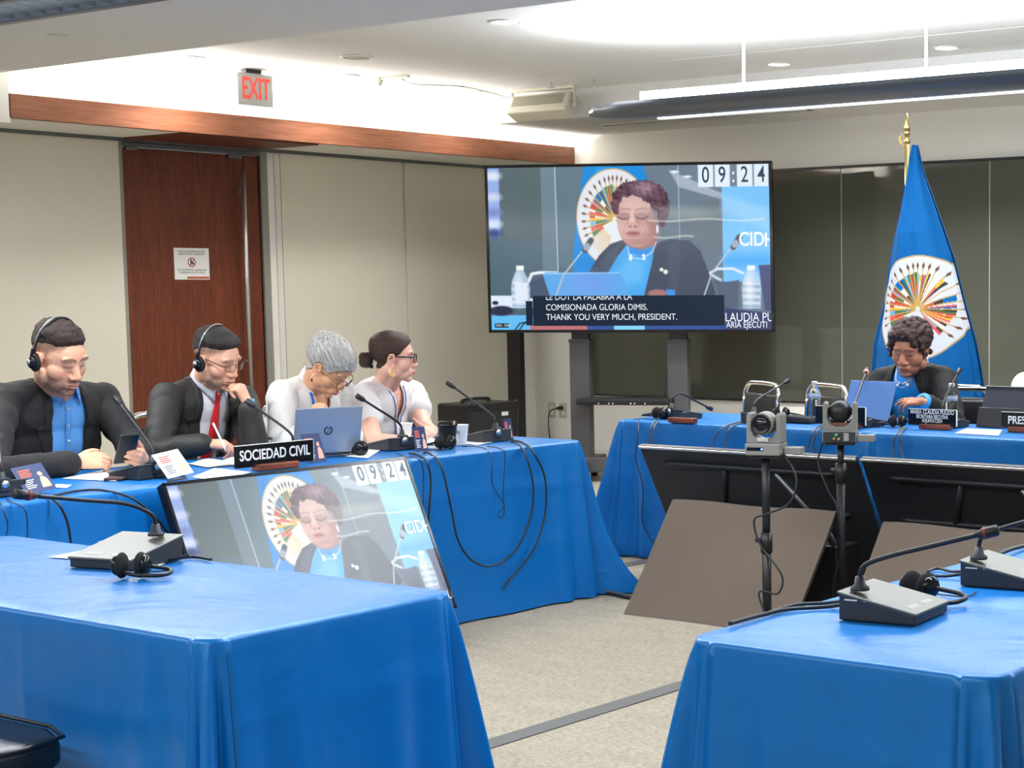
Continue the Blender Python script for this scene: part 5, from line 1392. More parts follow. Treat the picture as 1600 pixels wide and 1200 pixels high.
# draped cloth
topz = 2.335; botz = .62; nu, nv = 330, 300
F = np.zeros((nv, nu, 3)); vv = np.linspace(0, 1, nv)[:, None]; uu_ = np.linspace(0, 1, nu)[None, :]
ang = (uu_ - .5) * 2                                        # -1..1 across the visible front, then wraps at the ends
L0 = at(1409, 235, Y=FY - .1).x; 
zz = topz + (botz - topz) * vv
def edge(pxs, side):
    pts = [(at(x, y, Y=FY - .12).z, at(x, y, Y=FY - .12).x) for x, y in pxs]; pts.sort()
    return np.interp(zz[:, 0], [p[0] for p in pts], [p[1] for p in pts])
le = edge([(1410, 222), (1402, 262), (1392, 330), (1378, 400), (1366, 480), (1352, 540), (1347, 600), (1348, 700)], 0)
re = edge([(1416, 222), (1424, 262), (1448, 330), (1472, 400), (1492, 480), (1506, 530), (1514, 570), (1524, 640), (1528, 700)], 1)
cx_ = (le + re)[:, None] / 2; hw = (re - le)[:, None] / 2
F[:, :, 0] = cx_ + hw * np.sin(ang * PI / 2 * 1.0)
dep = .10 + .10 * vv
rip = (np.sin(ang * 9 + 1.0 + .6 * vv) * .5 + np.sin(ang * 17 + 2) * .22 + np.sin(ang * 5 - 1) * .5) * .050 * (.25 + vv) * (1 - np.abs(ang) ** 6)
calm = np.exp(-((vv - .57) / .25) ** 2) * np.exp(-((ang - .12) / .55) ** 2)
F[:, :, 1] = FY - dep * np.cos(ang * PI / 2) * np.minimum(1, hw * 6) + rip * (1 - .75 * calm)
F[:, :, 2] = zz + 0 * uu_ + .03 * vv ** 3 * np.sin(ang * 6)
sc0 = at(1432, 481, Y=FY - .16); eu = (at(1501, 481, Y=FY - .16).x - at(1363, 481, Y=FY - .16).x) / 2; ev = (at(1432, 399, Y=FY - .16).z - at(1432, 564, Y=FY - .16).z) / 2
u = (F[:, :, 0] - sc0.x) / eu; v = (F[:, :, 2] - sc0.z) / ev
u = u + .10 * np.maximum(0, v - .55) * 0
cc, al = seal_color(u + .06 * np.maximum(0, -u) * np.maximum(0, v), v)
blue = np.ones((nv, nu, 3)) * np.array((0, 82, 142.0))
colr = blue * (1 - al[..., None]) + cc * .86 * al[..., None]
Bk = F[:, ::-1].copy(); Bk[:, :, 1] = FY + (FY - Bk[:, :, 1]) * .6 + .02         # rear half closes the drape
allv = np.concatenate([F.reshape(-1, 3), Bk[:, ::8].reshape(-1, 3)])
nb = Bk[:, ::8].shape[1]
fs = [(j * nu + i, (j + 1) * nu + i, (j + 1) * nu + i + 1, j * nu + i + 1) for j in range(nv - 1) for i in range(nu - 1)]
o_ = nu * nv
fs += [(o_ + j * nb + i, o_ + (j + 1) * nb + i, o_ + (j + 1) * nb + i + 1, o_ + j * nb + i + 1) for j in range(nv - 1) for i in range(nb - 1)]
me = bpy.data.meshes.new('flag_cloth'); me.from_pydata(allv.tolist(), [], fs); me.update()
setcol(me, lin(np.concatenate([colr.reshape(-1, 3), np.ones((nb * nv, 3)) * np.array((0, 82, 142.0))])))
link_mesh('flag_cloth', me, mat('flag_satin', (1, 1, 1), .8, attr='Col', spec=.2, bump=.04, bscale=500), t, world=True)
MB().tube(spline([(ap.x - .02, FY - .02, 2.40), (ap.x - .035, FY - .03, 2.37), (ap.x - .02, FY - .02, 2.33)]), .006, 8).build('cord', mat('gold_cord', srgb(190, 160, 80), .6), t, world=True)

# ---------------------------------------------------------------- cables over the cloths
def drape(px_list, X=None, Y=None):
    return [at(x, y, X=X, Y=Y) for x, y in px_list]
XF = -5.545
cable('microphone_cable', [at(800, 688, Z=ZP + .004), at(818, 692, Z=ZP + .004)] + drape([(832, 705), (851, 745), (852, 800), (838, 850), (815, 885), (795, 907), (786, 922)], X=-5.515), .0045, M['rubber'], 'outer black cable looping from the rightmost left-table microphone')
cable('microphone_cable', [at(798, 690, Z=ZP + .004), at(810, 694, Z=ZP + .004)] + drape([(822, 712), (833, 760), (828, 810), (805, 860), (770, 884), (738, 876), (716, 845), (706, 800), (690, 730)], X=-5.515) + [at(672, 709, Z=ZP + .004), at(662, 708, Z=ZP + .004)], .0045, M['rubber'], 'black cable sagging in a wide loop across the left cloth')
cable('headphone_cable', [at(722, 697, Z=ZP + .003), at(755, 700, Z=ZP + .003)] + drape([(768, 716), (769, 755), (784, 782), (788, 790), (780, 800), (778, 806), (786, 808), (788, 795), (786, 770), (789, 715)], X=-5.53) + [at(783, 702, Z=ZP + .003), at(762, 697, Z=ZP + .003)], .0022, M['rubber'], 'thin headphone cable with a small loop on the left cloth')
cable('microphone_cable', [at(640, 708, Z=ZP + .004), at(655, 712, Z=ZP + .004)] + drape([(667, 722), (673, 750), (671, 790), (668, 830)], X=-5.53), .0045, M['rubber'], 'black cable falling just right of the tilted display')
cable('microphone_cable', [at(620, 708, Z=ZP + .003), at(634, 714, Z=ZP + .003)] + drape([(652, 716), (661, 735), (661, 790)], X=-5.53), .0022, M['rubber'], 'thin cable falling at the edge of the tilted display')
cable('microphone_cable', [at(85, 774, Z=ZP + .004), at(120, 767, Z=ZP + .004), at(160, 766, Z=ZP + .004)] + drape([(205, 778), (240, 806), (262, 832), (280, 850)], X=-5.53), .0045, M['rubber'], 'black cable arching over the left table edge to the tilted display')
cable('microphone_cable', [at(60, 776, Z=ZP + .004), at(78, 778, Z=ZP + .004)] + drape([(93, 790), (105, 815), (111, 850)], X=-5.53), .0045, M['rubber'], 'black cable falling from the far left microphone')
for k, (a, b, lab) in enumerate((((20, 785), [(38, 795), (43, 820), (42, 845)], 'thin cable on the cloth at far left, right one of two'), ((2, 787), [(6, 800), (12, 820), (8, 845)], 'thin cable on the cloth at the left frame edge'))):
    cable('headphone_cable', [at(a[0] - 10, a[1] - 6, Z=ZP + .003), at(*a, Z=ZP + .003)] + drape(b, X=-5.53), .0022, M['rubber'], lab)
cable('microphone_cable', [at(250, 738, Z=ZP + .004), at(272, 739, Z=ZP + .004), at(290, 746, Z=ZP + .004), at(262, 752, Z=ZP + .004)], .004, M['rubber'], 'short black cable behind the pale leaflet')
cable('microphone_cable', [(-3.94, 2.87, ZP + .02), at(262, 876, Z=ZP + .005), at(300, 870, Z=ZP + .005), at(330, 874, Z=ZP + .006)], .004, M['rubber'], 'black cable behind the microphone on the left foreground table')
# right foreground table
cable('microphone_cable', [(-2.06, 3.22, ZP + .02), at(1290, 948, Z=ZP + .005), at(1230, 952, Z=ZP + .006), at(1185, 962, Z=ZP + .006), at(1140, 974, Z=ZP + .008)], .0045, M['rubber'], 'black cable leaving the nearer right microphone along the table edge')
cable('microphone_cable', [(-2.06, 3.20, ZP + .03), at(1290, 942, Z=ZP + .005), at(1250, 944, Z=ZP + .005), at(1220, 951, Z=ZP + .005), at(1200, 958, Z=ZP + .006)], .004, M['rubber'], 'second black cable behind the nearer right microphone')
cable('microphone_cable', [(-2.05, 3.73, ZP + .02), at(1480, 900, Z=ZP + .005), at(1430, 899, Z=ZP + .005), at(1408, 909, Z=ZP + .005)], .004, M['rubber'], 'black cable running left from the second right microphone')
cable('microphone_cable', [(-2.05, 3.75, ZP + .02), at(1490, 893, Z=ZP + .005), at(1465, 888, Z=ZP + .005), at(1450, 893, Z=ZP + .005)], .004, M['rubber'], 'short black cable arching behind the second right microphone')
cable('microphone_cable', [at(1560, 866, Z=ZP + .008), at(1580, 858, Z=ZP + .012), at(1600, 853, Z=ZP + .008), at(1625, 846, Z=ZP + .006)], .006, M['rubber'], 'bundle of black cables at the right edge of the frame')
# head table
YFc = 7.285
for a, pts, r, lab in (((1024, 657), [(1017, 668), (1013, 695), (1012, 720)], .004, 'left of two cables hanging at the head table corner'),
                       ((1030, 657), [(1022, 668), (1018, 695), (1017, 722)], .004, 'right of two cables hanging at the head table corner'),
                       ((998, 656), [(997, 680), (993, 715), (1000, 740), (1005, 770), (1003, 810), (1012, 835), (1022, 850)], .003, 'thin cable trailing down the head table corner cloth'),
                       ((1160, 658), [(1130, 668), (1115, 690), (1110, 725)], .004, 'cable curving over the head table edge, left of the first pole'),
                       ((1163, 659), [(1142, 668), (1133, 690), (1134, 722)], .004, 'second cable by the first pole on the head table'),
                       ((1290, 662), [(1272, 672), (1262, 700), (1258, 725)], .004, 'cable on the head table left of the second swivel camera'),
                       ((1293, 663), [(1278, 672), (1270, 700), (1268, 725)], .004, 'second cable left of the second swivel camera'),
                       ((1412, 667), [(1402, 676), (1395, 700), (1394, 722)], .004, 'left cable below the MARIA CLAUDIA PULIDO plate'),
                       ((1416, 668), [(1408, 676), (1407, 700), (1414, 722)], .004, 'right cable below the MARIA CLAUDIA PULIDO plate')):
    cable('microphone_cable', [at(*a, Z=ZP + .004)] + drape(pts, Y=YFc), r, M['greycable'] if r == .004 else M['rubber'], lab)
cable('floor_cable', [(-5.75, 5.9, .012), at(860, 918, Z=.010), at(905, 921, Z=.010), at(950, 927, Z=.010), at(985, 934, Z=.010), at(1030, 938, Z=.01)], .008, M['rubber'], 'black cable on the carpet below the left table corner')
cable('floor_cable', [at(870, 915, Z=.02), at(915, 919, Z=.02), at(955, 925, Z=.02), at(985, 931, Z=.015), at(1025, 935, Z=.02)], .005, M['greycable'], 'grey cable on the carpet beside the black floor cable')
cable('floor_cable', [at(1240, 940, Z=.01), at(1270, 934, Z=.012), at(1290, 936, Z=.012), at(1330, 930, Z=.01)], .008, M['greycable'], 'pale cable on the carpet behind the left brown board')
# ---------------------------------------------------------------- people
V3 = Vector
def hm(loc, yaw, pitch, roll, s=1.0):
    """head frame: local +Y is where the face points, +X the person's right"""
    return Matrix.Translation(loc) @ Matrix.Rotation(math.radians(yaw), 4, 'Z') @ Matrix.Rotation(math.radians(-pitch), 4, 'X') @ Matrix.Rotation(math.radians(roll), 4, 'Y') @ Matrix.Scale(s, 4)

def head_volumes(p):
    w_ = p.get('fw', 1.0); j = p.get('jaw', 1.0); ck = p.get('cheek', 1.0); nl = p.get('nose', 1.0); nw = p.get('nosew', 1.0)
    h = MB()
    h.ell((0, -.018, .046), (.077, .097, .080))
    h.ell((0, .026, .020), (.067 * w_, .068, .078))
    h.ell((0, .028, -.035), (.062 * w_, .060, .055))
    h.ell((0, .034, -.066), (.050 * j, .054, .042))
    h.ell((0, .072, -.094), (.022 * j, .020, .019))
    for s in (-1, 1):
        h.ell((s * .034 * w_, .044, -.022), (.033 * ck, .036, .036 * ck))
        h.ell((s * .050 * j, .010, -.060), (.020 * j, .030, .030))
        h.ell((s * .027, .076, .034), (.028, .015, .012))
        h.ell((s * .0125 * nw, .096, -.031), (.0100 * nw, .012, .0085))
        # ear: lobe plate with rim
        h.ell((s * .076, -.006, -.004), (.007, .016, .028), Matrix.Rotation(math.radians(-12), 4, 'X'))
        rim = [(s * (.082 + .003 * math.sin(a)), -.008 - .016 * math.cos(a) , -.001 + .028 * math.sin(a)) for a in [math.radians(g) for g in range(-70, 200, 18)]]
        h.tube(rim, .0045, 8)
        h.ell((s * .078, .002, -.030), (.006, .008, .009))
    h.cap((0, .082, .020), (0, .099, -.022), .0095, .0125 * nw)
    h.ell((0, .104 * nl, -.027), (.0130 * nw, .0130, .0120))
    h.ell((0, .080, -.060), (.033, .022, .025))
    return h

def transform_mb(mb, Mx):
    mb.v = [tuple(Mx @ Vector(v)) for v in mb.v]; return mb
def merge(a, b):
    k = len(a.v); a.v += b.v; a.f += [tuple(i + k for i in f) for f in b.f]; a.mi += b.mi; return a

def hand(mb, wrist, fdir, back, side, curls, s=1.0, spread=.0, thumb=None):
    """five separate fingers; curls = [(knuckle, middle, tip) degrees] from index to little finger; thumb = (out, forward, down) direction"""
    f = V3(fdir).normalized(); b = V3(back); b = (b - f * b.dot(f)).normalized(); t = b.cross(f) * side          # thumb side
    wv = V3(wrist)
    def L(x, y, z): return wv + (t * x + f * y + b * z) * s
    mb.cap(L(0, -.02, 0), L(0, .02, 0), .024 * s, .026 * s, flat=(b, .78))
    for x, y in ((.024, .078), (.008, .084), (-.010, .080), (-.026, .070)):
        mb.cap(L(x * .55, .012, 0), L(x, y, .002), .0155 * s, .0125 * s)
    geo = [(.026, .082, .036, .024, .021), (.008, .088, .040, .027, .022), (-.010, .084, .037, .025, .021), (-.027, .074, .029, .019, .019)]
    for k, (x, y, l1, l2, l3) in enumerate(geo):
        p0 = L(x, y, .001); ang = 0.0; d0 = (f + t * spread * (1.5 - k)).normalized(); rr = (.0098, .0088, .0078, .0064); r_s = .88 if k == 3 else 1
        pts = [p0]
        for l, c in zip((l1, l2, l3), curls[k]):
            ang += math.radians(c); d = d0 * math.cos(ang) - b * math.sin(ang); pts.append(pts[-1] + d * l * s)
        for i in range(3): mb.cap(pts[i], pts[i + 1], rr[i] * s * r_s, rr[i + 1] * s * r_s, 12)
    th = thumb or (.75, .62, -.25)
    o0 = L(.020, .016, -.006); d1 = (t * th[0] + f * th[1] + b * th[2]).normalized(); d2 = (t * (th[0] * .35) + f * (th[1] + .35) + b * th[2]).normalized()
    if thumb and len(thumb) > 3: d2 = (t * thumb[3] + f * thumb[4] + b * thumb[5]).normalized()
    q1 = o0 + d1 * .046 * s; q2 = q1 + (d1 + d2).normalized() * .032 * s; q3 = q2 + d2 * .026 * s
    mb.cap(o0, q1, .0160 * s, .0120 * s, 12); mb.cap(q1, q2, .0112 * s, .0100 * s, 12); mb.cap(q2, q3, .0100 * s, .0075 * s, 12)
    return L

def torso_frame(J):
    a = (J['SR'] - J['SL']).normalized(); u = (J['N'] - J['P']).normalized(); f = u.cross(a).normalized(); a = f.cross(u).normalized()
    return a, f, u

def torso_volumes(J, k=1.0, sl=1.0, sleeves=True, wide=1.0, depth=1.0, cuff=.0, r=(.070, .056, .045), short=None, belly=1.0):
    a, f, u = torso_frame(J); N = J['N']; R = Matrix((a, f, u)).transposed().to_4x4(); hw = (J['SR'] - J['SL']).length / 2
    m = MB()
    m.ell(N - u * .13 + f * .0, (hw * .93 * k * wide, .112 * k * depth, .155 * k), R)
    m.ell(N - u * .24 + f * .015, (hw * .88 * k * wide, .118 * k * depth, .17 * k), R)
    m.ell(N - u * .40 + f * .02, (hw * .84 * k * wide * belly, .125 * k * depth * belly, .18 * k), R)
    for S in ('SL', 'SR'):
        m.cap(N - u * .015 - f * .012, J[S], .050 * k, .064 * k * sl)
        m.cap(N - u * .09, J[S] - u * .03, .070 * k, .066 * k * sl)
    if sleeves:
        for s in 'LR':
            S, E, Wr = J['S' + s], J['E' + s], J['W' + s]
            if short:
                m.cap(S, S.lerp(E, short), r[0] * sl, r[0] * 1.0 * sl)
            else:
                e = Wr.lerp(E, cuff)
                m.cap(S, E, r[0] * sl, r[1] * sl); m.cap(E, e, r[1] * sl, r[2] * sl)
    return m

def seg_dist(P, A, B):
    A = np.array(A); B = np.array(B); d = B - A; t = np.clip(((P - A) @ d) / (d @ d), 0, 1); return np.linalg.norm(P - A - t[:, None] * d, axis=1)

def wrinkle(me, amp, scale, seed, J=None, extra=0.0):
    P = getco(me); Nn = getno(me); w_ = np.ones(len(P)) * .55
    if J is not None:
        for s in 'LR':
            w_ += .9 * np.exp(-(np.linalg.norm(P - np.array(J['E' + s]), axis=1) / .09) ** 2) + .5 * np.exp(-(np.linalg.norm(P - np.array(J['S' + s]), axis=1) / .09) ** 2)
    n = fnoise(P * np.array((1, 1, .8)), scale, seed, 2); n = -np.abs(n) * 1.6 + .45
    P = P + Nn * (amp * n * w_)[:, None]; setco(me, P)

def body_mesh(p, HM_, J, hands, voxel=.0034):
    mb = transform_mb(head_volumes(p), HM_)
    a, f, u = torso_frame(J)
    s_ = HM_.to_scale()[0]
    nb = HM_ @ V3((0, -.022, -.045)); nr = p.get('neck', .056)
    mb.cap(nb, J['N'] - u * .01, nr * s_, nr * s_ * 1.06, 24)
    mb.cap(HM_ @ V3((0, .01, -.07)), J['N'] - u * .01 + f * .012, nr * s_ * .8, nr * s_, 24)
    merge(mb, torso_volumes(J, p.get('tk', .86), .8, sleeves=False, wide=p.get('wide', 1)))
    for s in 'LR':
        mb.cap(J['S' + s], J['E' + s], p.get('ua', .047), p.get('el', .040)); mb.cap(J['E' + s], J['W' + s], p.get('el', .040), .027, flat=None)
    for h in hands: hand(mb, **h)
    me = blob(mb, voxel, 6, .5)
    # ------- sculpt in head space
    P = getco(me); Mi = np.array(HM_.inverted()); Q = P @ Mi[:3, :3].T + Mi[:3, 3]
    near = (np.abs(Q[:, 0]) < .10) & (np.abs(Q[:, 1]) < .15) & (Q[:, 2] > -.125) & (Q[:, 2] < .15)
    D = np.zeros_like(Q); fw = Q[:, 1] > .03
    op = p.get('eye_open', 0.0)
    for s in (-1, 1):
        D[:, 1] -= .0095 * gauss(Q, (s * .030, .088, .013), (.017, .03, .0115)) * fw
        D[:, 1] += .0085 * gauss(Q, (s * .030, .088, .011), (.0125, .03, .0085)) * fw
        D[:, 1] -= .0030 * gauss(Q, (s * .030, .09, .0225), (.016, .03, .0030)) * fw           # lid crease
        D[:, 1] -= .0025 * gauss(Q, (s * .034, .09, -.002), (.016, .03, .004)) * fw             # under eye
        D[:, 1] -= .0040 * gauss(Q, (s * .024, .10, -.047), (.006, .03, .014)) * fw             # cheek fold
        D[:, 1] -= .004 * gauss(Q, (s * .0065, .108, -.0385), (.0035, .03, .003)) * fw          # nostril
        D[:, 0] -= s * .003 * gauss(Q, (s * .082, -.004, .0), (.02, .009, .014))                # ear hollow
        D[:, 1] -= .004 * gauss(Q, (s * .062, .06, .02), (.012, .03, .02)) * fw                 # temple
    D[:, 1] += .0060 * gauss(Q, (0, .10, -.0565), (.020, .03, .0045)) * fw                     # upper lip
    D[:, 1] += .0070 * gauss(Q, (0, .10, -.0685), (.017, .03, .0050)) * fw                     # lower lip
    D[:, 1] -= .0042 * gauss(Q, (0, .10, -.0622), (.023, .03, .0018)) * fw                     # mouth line
    D[:, 1] -= .0045 * gauss(Q, (0, .10, -.0785), (.015, .03, .0045)) * fw
    D[:, 1] += .0020 * gauss(Q, (0, .11, -.045), (.004, .03, .006)) * fw
    D[~near] = 0
    R3 = np.array(HM_.to_3x3()); P = P + D @ R3.T; setco(me, P)
    Q = Q + D
    # ------- skin colours, with shade painted into mouth line, nostrils and ear hollows
    n = len(Q); base = lin(p['skin'])[None, :] * np.ones((n, 1)); c = base.copy()
    def mx(m, col, k=1.0):
        m = np.clip(m * k, 0, 1)[:, None] * near[:, None]; c[:] = c * (1 - m) + lin(col) * m
    red = p.get('blush', (222, 140, 120))
    for s in (-1, 1):
        mx(gauss(Q, (s * .042, .08, -.022), (.020, .05, .018)), red, .35)
        mx(gauss(Q, (s * .080, -.006, .0), (.012, .022, .030)), red, .30)
    mx(gauss(Q, (0, .118, -.028), (.014, .03, .014)), red, .30)
    lipm = sstep(.0062 - np.abs(Q[:, 2] + .0625) + .004 * (1 - (np.abs(Q[:, 0]) / .024) ** 2), .0, .003) * (np.abs(Q[:, 0]) < .025) * (Q[:, 1] > .075)
    mx(lipm, p.get('lip', (176, 96, 88)), .8)
    mx(np.exp(-((Q[:, 2] + .0622) / .0014) ** 2) * (np.abs(Q[:, 0]) < .024) * (Q[:, 1] > .075), (84, 40, 38), .75)  # shade between the lips painted dark
    for s in (-1, 1):
        bx = (s * Q[:, 0] - .030) / .021; bz = .0385 - .006 * bx ** 2 + .002 * bx
        mx(np.exp(-((Q[:, 2] - bz) / .0042) ** 2) * (np.abs(bx) < 1.05) * fw, p.get('brow', (40, 28, 24)), p.get('browk', .85))
        lx = (s * Q[:, 0] - .030) / .0155; lz = .0055 + .0035 * lx ** 2 if not op else .010 + .001 * lx ** 2
        if op:
            mx(np.exp(-((Q[:, 2] - .0115) / .0042) ** 2) * (np.abs(lx) < .95) * fw, (232, 226, 220), .9)
            mx(gauss(Q, (s * .030 + p.get('gaze', 0), .09, .0115), (.0052, .05, .0052)), (52, 34, 26), 1.5)
            mx(np.exp(-((Q[:, 2] - .0165 + .003 * lx ** 2) / .0017) ** 2) * (np.abs(lx) < 1.05) * fw, (28, 18, 16), .95)
        else:
            mx(np.exp(-((Q[:, 2] - lz) / .0022) ** 2) * (np.abs(lx) < 1.0) * fw, (30, 20, 18), .9)
            mx(gauss(Q, (s * .030, .09, .013), (.016, .05, .007)), p.get('lid', (170, 116, 100)), .55)
        mx(gauss(Q, (s * .0065, .108, -.0405), (.0035, .03, .0022)), (60, 28, 24), .9)  # nostril shade painted into the colour
        mx(gauss(Q, (s * .078, -.002, -.002), (.010, .007, .010)), (150, 84, 70), .35)  # ear hollow darkened in the colour, as shade
    if p.get('stubble'):
        sc_, am = p['stubble']
        jawm = sstep(-.030 - Q[:, 2], 0, .022) * sstep(Q[:, 1] + .035, 0, .03) * sstep(.135 + Q[:, 2], 0, .03)
        hole = gauss(Q, (0, .11, -.0625), (.021, .04, .0085)) * 1.2
        cheekm = 1 - np.clip(gauss(Q, (.040, .075, -.036), (.020, .04, .018)) + gauss(Q, (-.040, .075, -.036), (.020, .04, .018)), 0, 1)
        nz = .75 + .25 * fnoise(Q, 700, 3, 1)
        mx(np.clip(jawm - hole, 0, 1) * cheekm * nz, sc_, am)
        mx(np.exp(-((Q[:, 2] + .0475) / .005) ** 2) * (np.abs(Q[:, 0]) < .028) * (Q[:, 1] > .07), sc_, am * p.get('mous', .9))
    if p.get('fade'):
        lo = np.interp(Q[:, 1], [-.12, -.08, -.04, -.015, .03, .06], [-.050, -.045, -.02, .018, .030, .045]) + p['fade'][1]
        fm = sstep(Q[:, 2] - lo, -.012, .030) * sstep(.068 - .12 * np.maximum(.07 - Q[:, 2], 0) - Q[:, 1], 0, .010) * (np.abs(Q[:, 0]) < .0775)
        nz = .85 + .15 * fnoise(Q, 500, 5, 1)
        mx(fm * nz, p['fade'][0], p['fade'][2])
    setcol(me, c)
    return me

def skin_mat(name, rough=.48):
    return mat(name, (1, 1, 1), rough, attr='Col', sss=.12, bump=.06, bscale=350, spec=.4)
M['skin'] = skin_mat('skin')

def fabric(name, col, rough=.8, bump=.15, bscale=900, sheen=.15, var=.0):
    return mat(name, srgb(*col), rough, bump=bump, bscale=bscale, sheen=sheen, var=var, vscale=30)

def hair_mat(name, dark, light, stretch=(60, 6, 60), rough=.45, scale=1.0):
    m = mat(name, srgb(*light), rough, spec=.4)
    nt = m.node_tree; N = nt.nodes; L = nt.links; b = N['Principled BSDF']
    tc = N.new('ShaderNodeAttribute'); tc.attribute_name = 'Flow'
    n = N.new('ShaderNodeTexNoise'); n.inputs['Scale'].default_value = scale; n.inputs['Detail'].default_value = 5; n.inputs['Roughness'].default_value = .7
    mp = N.new('ShaderNodeMapping'); mp.inputs['Scale'].default_value = stretch; L.new(tc.outputs['Vector'], mp.inputs[0]); L.new(mp.outputs[0], n.inputs['Vector'])
    cr = N.new('ShaderNodeValToRGB'); e = cr.color_ramp.elements; e[0].position = .34; e[0].color = (*srgb(*dark), 1); e[1].position = .68; e[1].color = (*srgb(*light), 1)
    L.new(n.outputs['Fac'], cr.inputs[0]); L.new(cr.outputs[0], b.inputs['Base Color'])
    bp = N.new('ShaderNodeBump'); bp.inputs['Strength'].default_value = .8; bp.inputs['Distance'].default_value = .006
    L.new(n.outputs['Fac'], bp.inputs['Height']); L.new(bp.outputs[0], b.inputs['Normal'])
    return m

def hair(p, HM_, vols, m, root, disp=(.002, 300), voxel=.0035, smooth=2, flow=None, cut=None, name='hair'):
    mb = transform_mb(vols, HM_); me = blob(mb, voxel, smooth, .5)
    P = getco(me); Nn = getno(me); Mi = np.array(HM_.inverted()); Q = P @ Mi[:3, :3].T + Mi[:3, 3]
    if disp[0]:
        P = P + Nn * (disp[0] * fnoise(Q * np.array(disp[2] if len(disp) > 2 else (1, 1, 1)), disp[1], 7, 3))[:, None]; setco(me, P)
    fl = flow(Q) if flow is not None else Q
    setcol(me, fl, 'Flow')
    return link_mesh(name, me, m, root, world=True)

def shell_hair(body_me, p, HM_, root, m, hz, T, noise_=(.002, 300, (1, 1, 1)), flow=None, extra=None, name='hair', fade=.016, post=None):
    """hair grown from the scalp: hz(Q) lowest height of the hair, T(Q) its thickness"""
    me = body_me.copy(); me.materials.clear()
    for a_ in list(me.color_attributes): me.color_attributes.remove(a_)
    P = getco(me); Nn = getno(me); Mi = np.array(HM_.inverted()); Q = P @ Mi[:3, :3].T + Mi[:3, 3]
    k = sstep(Q[:, 2] - hz(Q), -.002, fade); s_ = HM_.to_scale()[0]
    th = -.004 + (T(Q) + .004) * k
    th = th + k * noise_[0] * fnoise(Q * np.array(noise_[2]), noise_[1], 7, 3)
    th = np.maximum(th, -.004 + .0062 * k)
    keep = (Q[:, 2] > hz(Q) - .010) & (Q[:, 2] < .16) & (np.abs(Q[:, 0]) < .12) & (np.abs(Q[:, 1]) < .16) & ~((np.abs(Q[:, 0]) > .0785) & (Q[:, 2] < .035) & (Q[:, 1] > -.035))
    # smooth normals so ears do not print through
    R3 = np.array(HM_.to_3x3()) / s_
    C = Q - np.array((0, -.012, .03)); C /= np.linalg.norm(C, axis=1)[:, None]
    Nw = Nn * .35 + (C @ R3.T) * .65; Nw /= np.linalg.norm(Nw, axis=1)[:, None]
    P = P + Nw * (th * s_)[:, None]; setco(me, P)
    fl = flow(Q) if flow is not None else Q
    setcol(me, fl, 'Flow'); delfaces(me, keep); biggest_island(me)
    o = link_mesh(name, me, m, root, world=True)
    md = o.modifiers.new('smooth', 'SMOOTH'); md.iterations = 1 if noise_[0] > .0015 else 3; md.factor = .5
    return o

def cut_v(me, J, width, depth=-.50, expand=0.0, arms=.085):
    """open the front of a jacket; width(b) gives the half width at height b below the neck"""
    P = getco(me); a, f, u = [np.array(x) for x in torso_frame(J)]; N = np.array(J['N'])
    x = (P - N) @ a; z = (P - N) @ u; y = (P - N) @ f
    d = np.full(len(P), 9.0)
    for s in 'LR':
        d = np.minimum(d, seg_dist(P, J['E' + s], J['W' + s])); d = np.minimum(d, seg_dist(P, J['S' + s], J['E' + s]))
    m = (y > .0) & (np.abs(x - J.get('vx', 0)) < width(z)) & (d > arms) & (z < .055)
    # neck hole
    top = (np.hypot(x, y - .012) < .064) & (z > -.03)
    return m | top, x, y, z, d

def garment(vol, J, voxel, sm, wr, m, root, name, width=None, arms=.085, thick=.004):
    me = blob(vol, voxel, sm, .5)
    if wr: wrinkle(me, wr[0], wr[1], wr[2], J)
    if width is not None:
        P = getco(me); a, f, u = [np.array(x) for x in torso_frame(J)]; N_ = np.array(J['N'])
        rem, x, y_, z, d = cut_v(me, J, width, arms=arms); z = (P - N_) @ u; x = (P - N_) @ a; y_ = (P - N_) @ f
        g = np.abs(x - J.get('vx', 0)) - width(z); nearb = (np.abs(g) < voxel * .75) & (y_ > 0) & (d > arms) & (z < .055)
        P = P - a[None] * (np.sign(x - J.get('vx', 0)) * g * nearb)[:, None]; setco(me, P)
        delfaces(me, ~(rem & ~nearb))
    o = link_mesh(name, me, m, root, world=True)
    if width is not None and thick:
        s = o.modifiers.new('thickness', 'SOLIDIFY'); s.thickness = thick; s.offset = 1
    return o

def lapel(jmesh_world, J, inner, outer, m, root, arms=.08, lift=.006, name='lapel'):
    me = jmesh_world.copy(); P = getco(me); a, f, u = [np.array(x) for x in torso_frame(J)]; N = np.array(J['N'])
    x = (P - N) @ a; z = (P - N) @ u; y = (P - N) @ f
    d = np.full(len(P), 9.0)
    for s in 'LR': d = np.minimum(d, seg_dist(P, J['E' + s], J['W' + s])); d = np.minimum(d, seg_dist(P, J['S' + s], J['E' + s]) + .02)
    g = np.abs(x - J.get('vx', 0)) - outer(z); nb_ = (np.abs(g) < .0048) & (y > 0) & (d > arms)
    P = P - a[None] * (np.sign(x - J.get('vx', 0)) * g * nb_)[:, None]
    ax = np.abs(x - J.get('vx', 0)); keep = (nb_ & (z < .04)) | (y > -.01) & (ax >= inner(z) * .9) & (ax < outer(z)) & (d > arms) & (z < .04)
    keep |= (y > -.075) & (y <= -.01) & (np.hypot(x, y) < .105) & (z > -.06)
    setco(me, P + getno(me) * lift); delfaces(me, keep)
    o = link_mesh(name, me, m, root, world=True)
    s = o.modifiers.new('thickness', 'SOLIDIFY'); s.thickness = .003; s.offset = -1
    return o

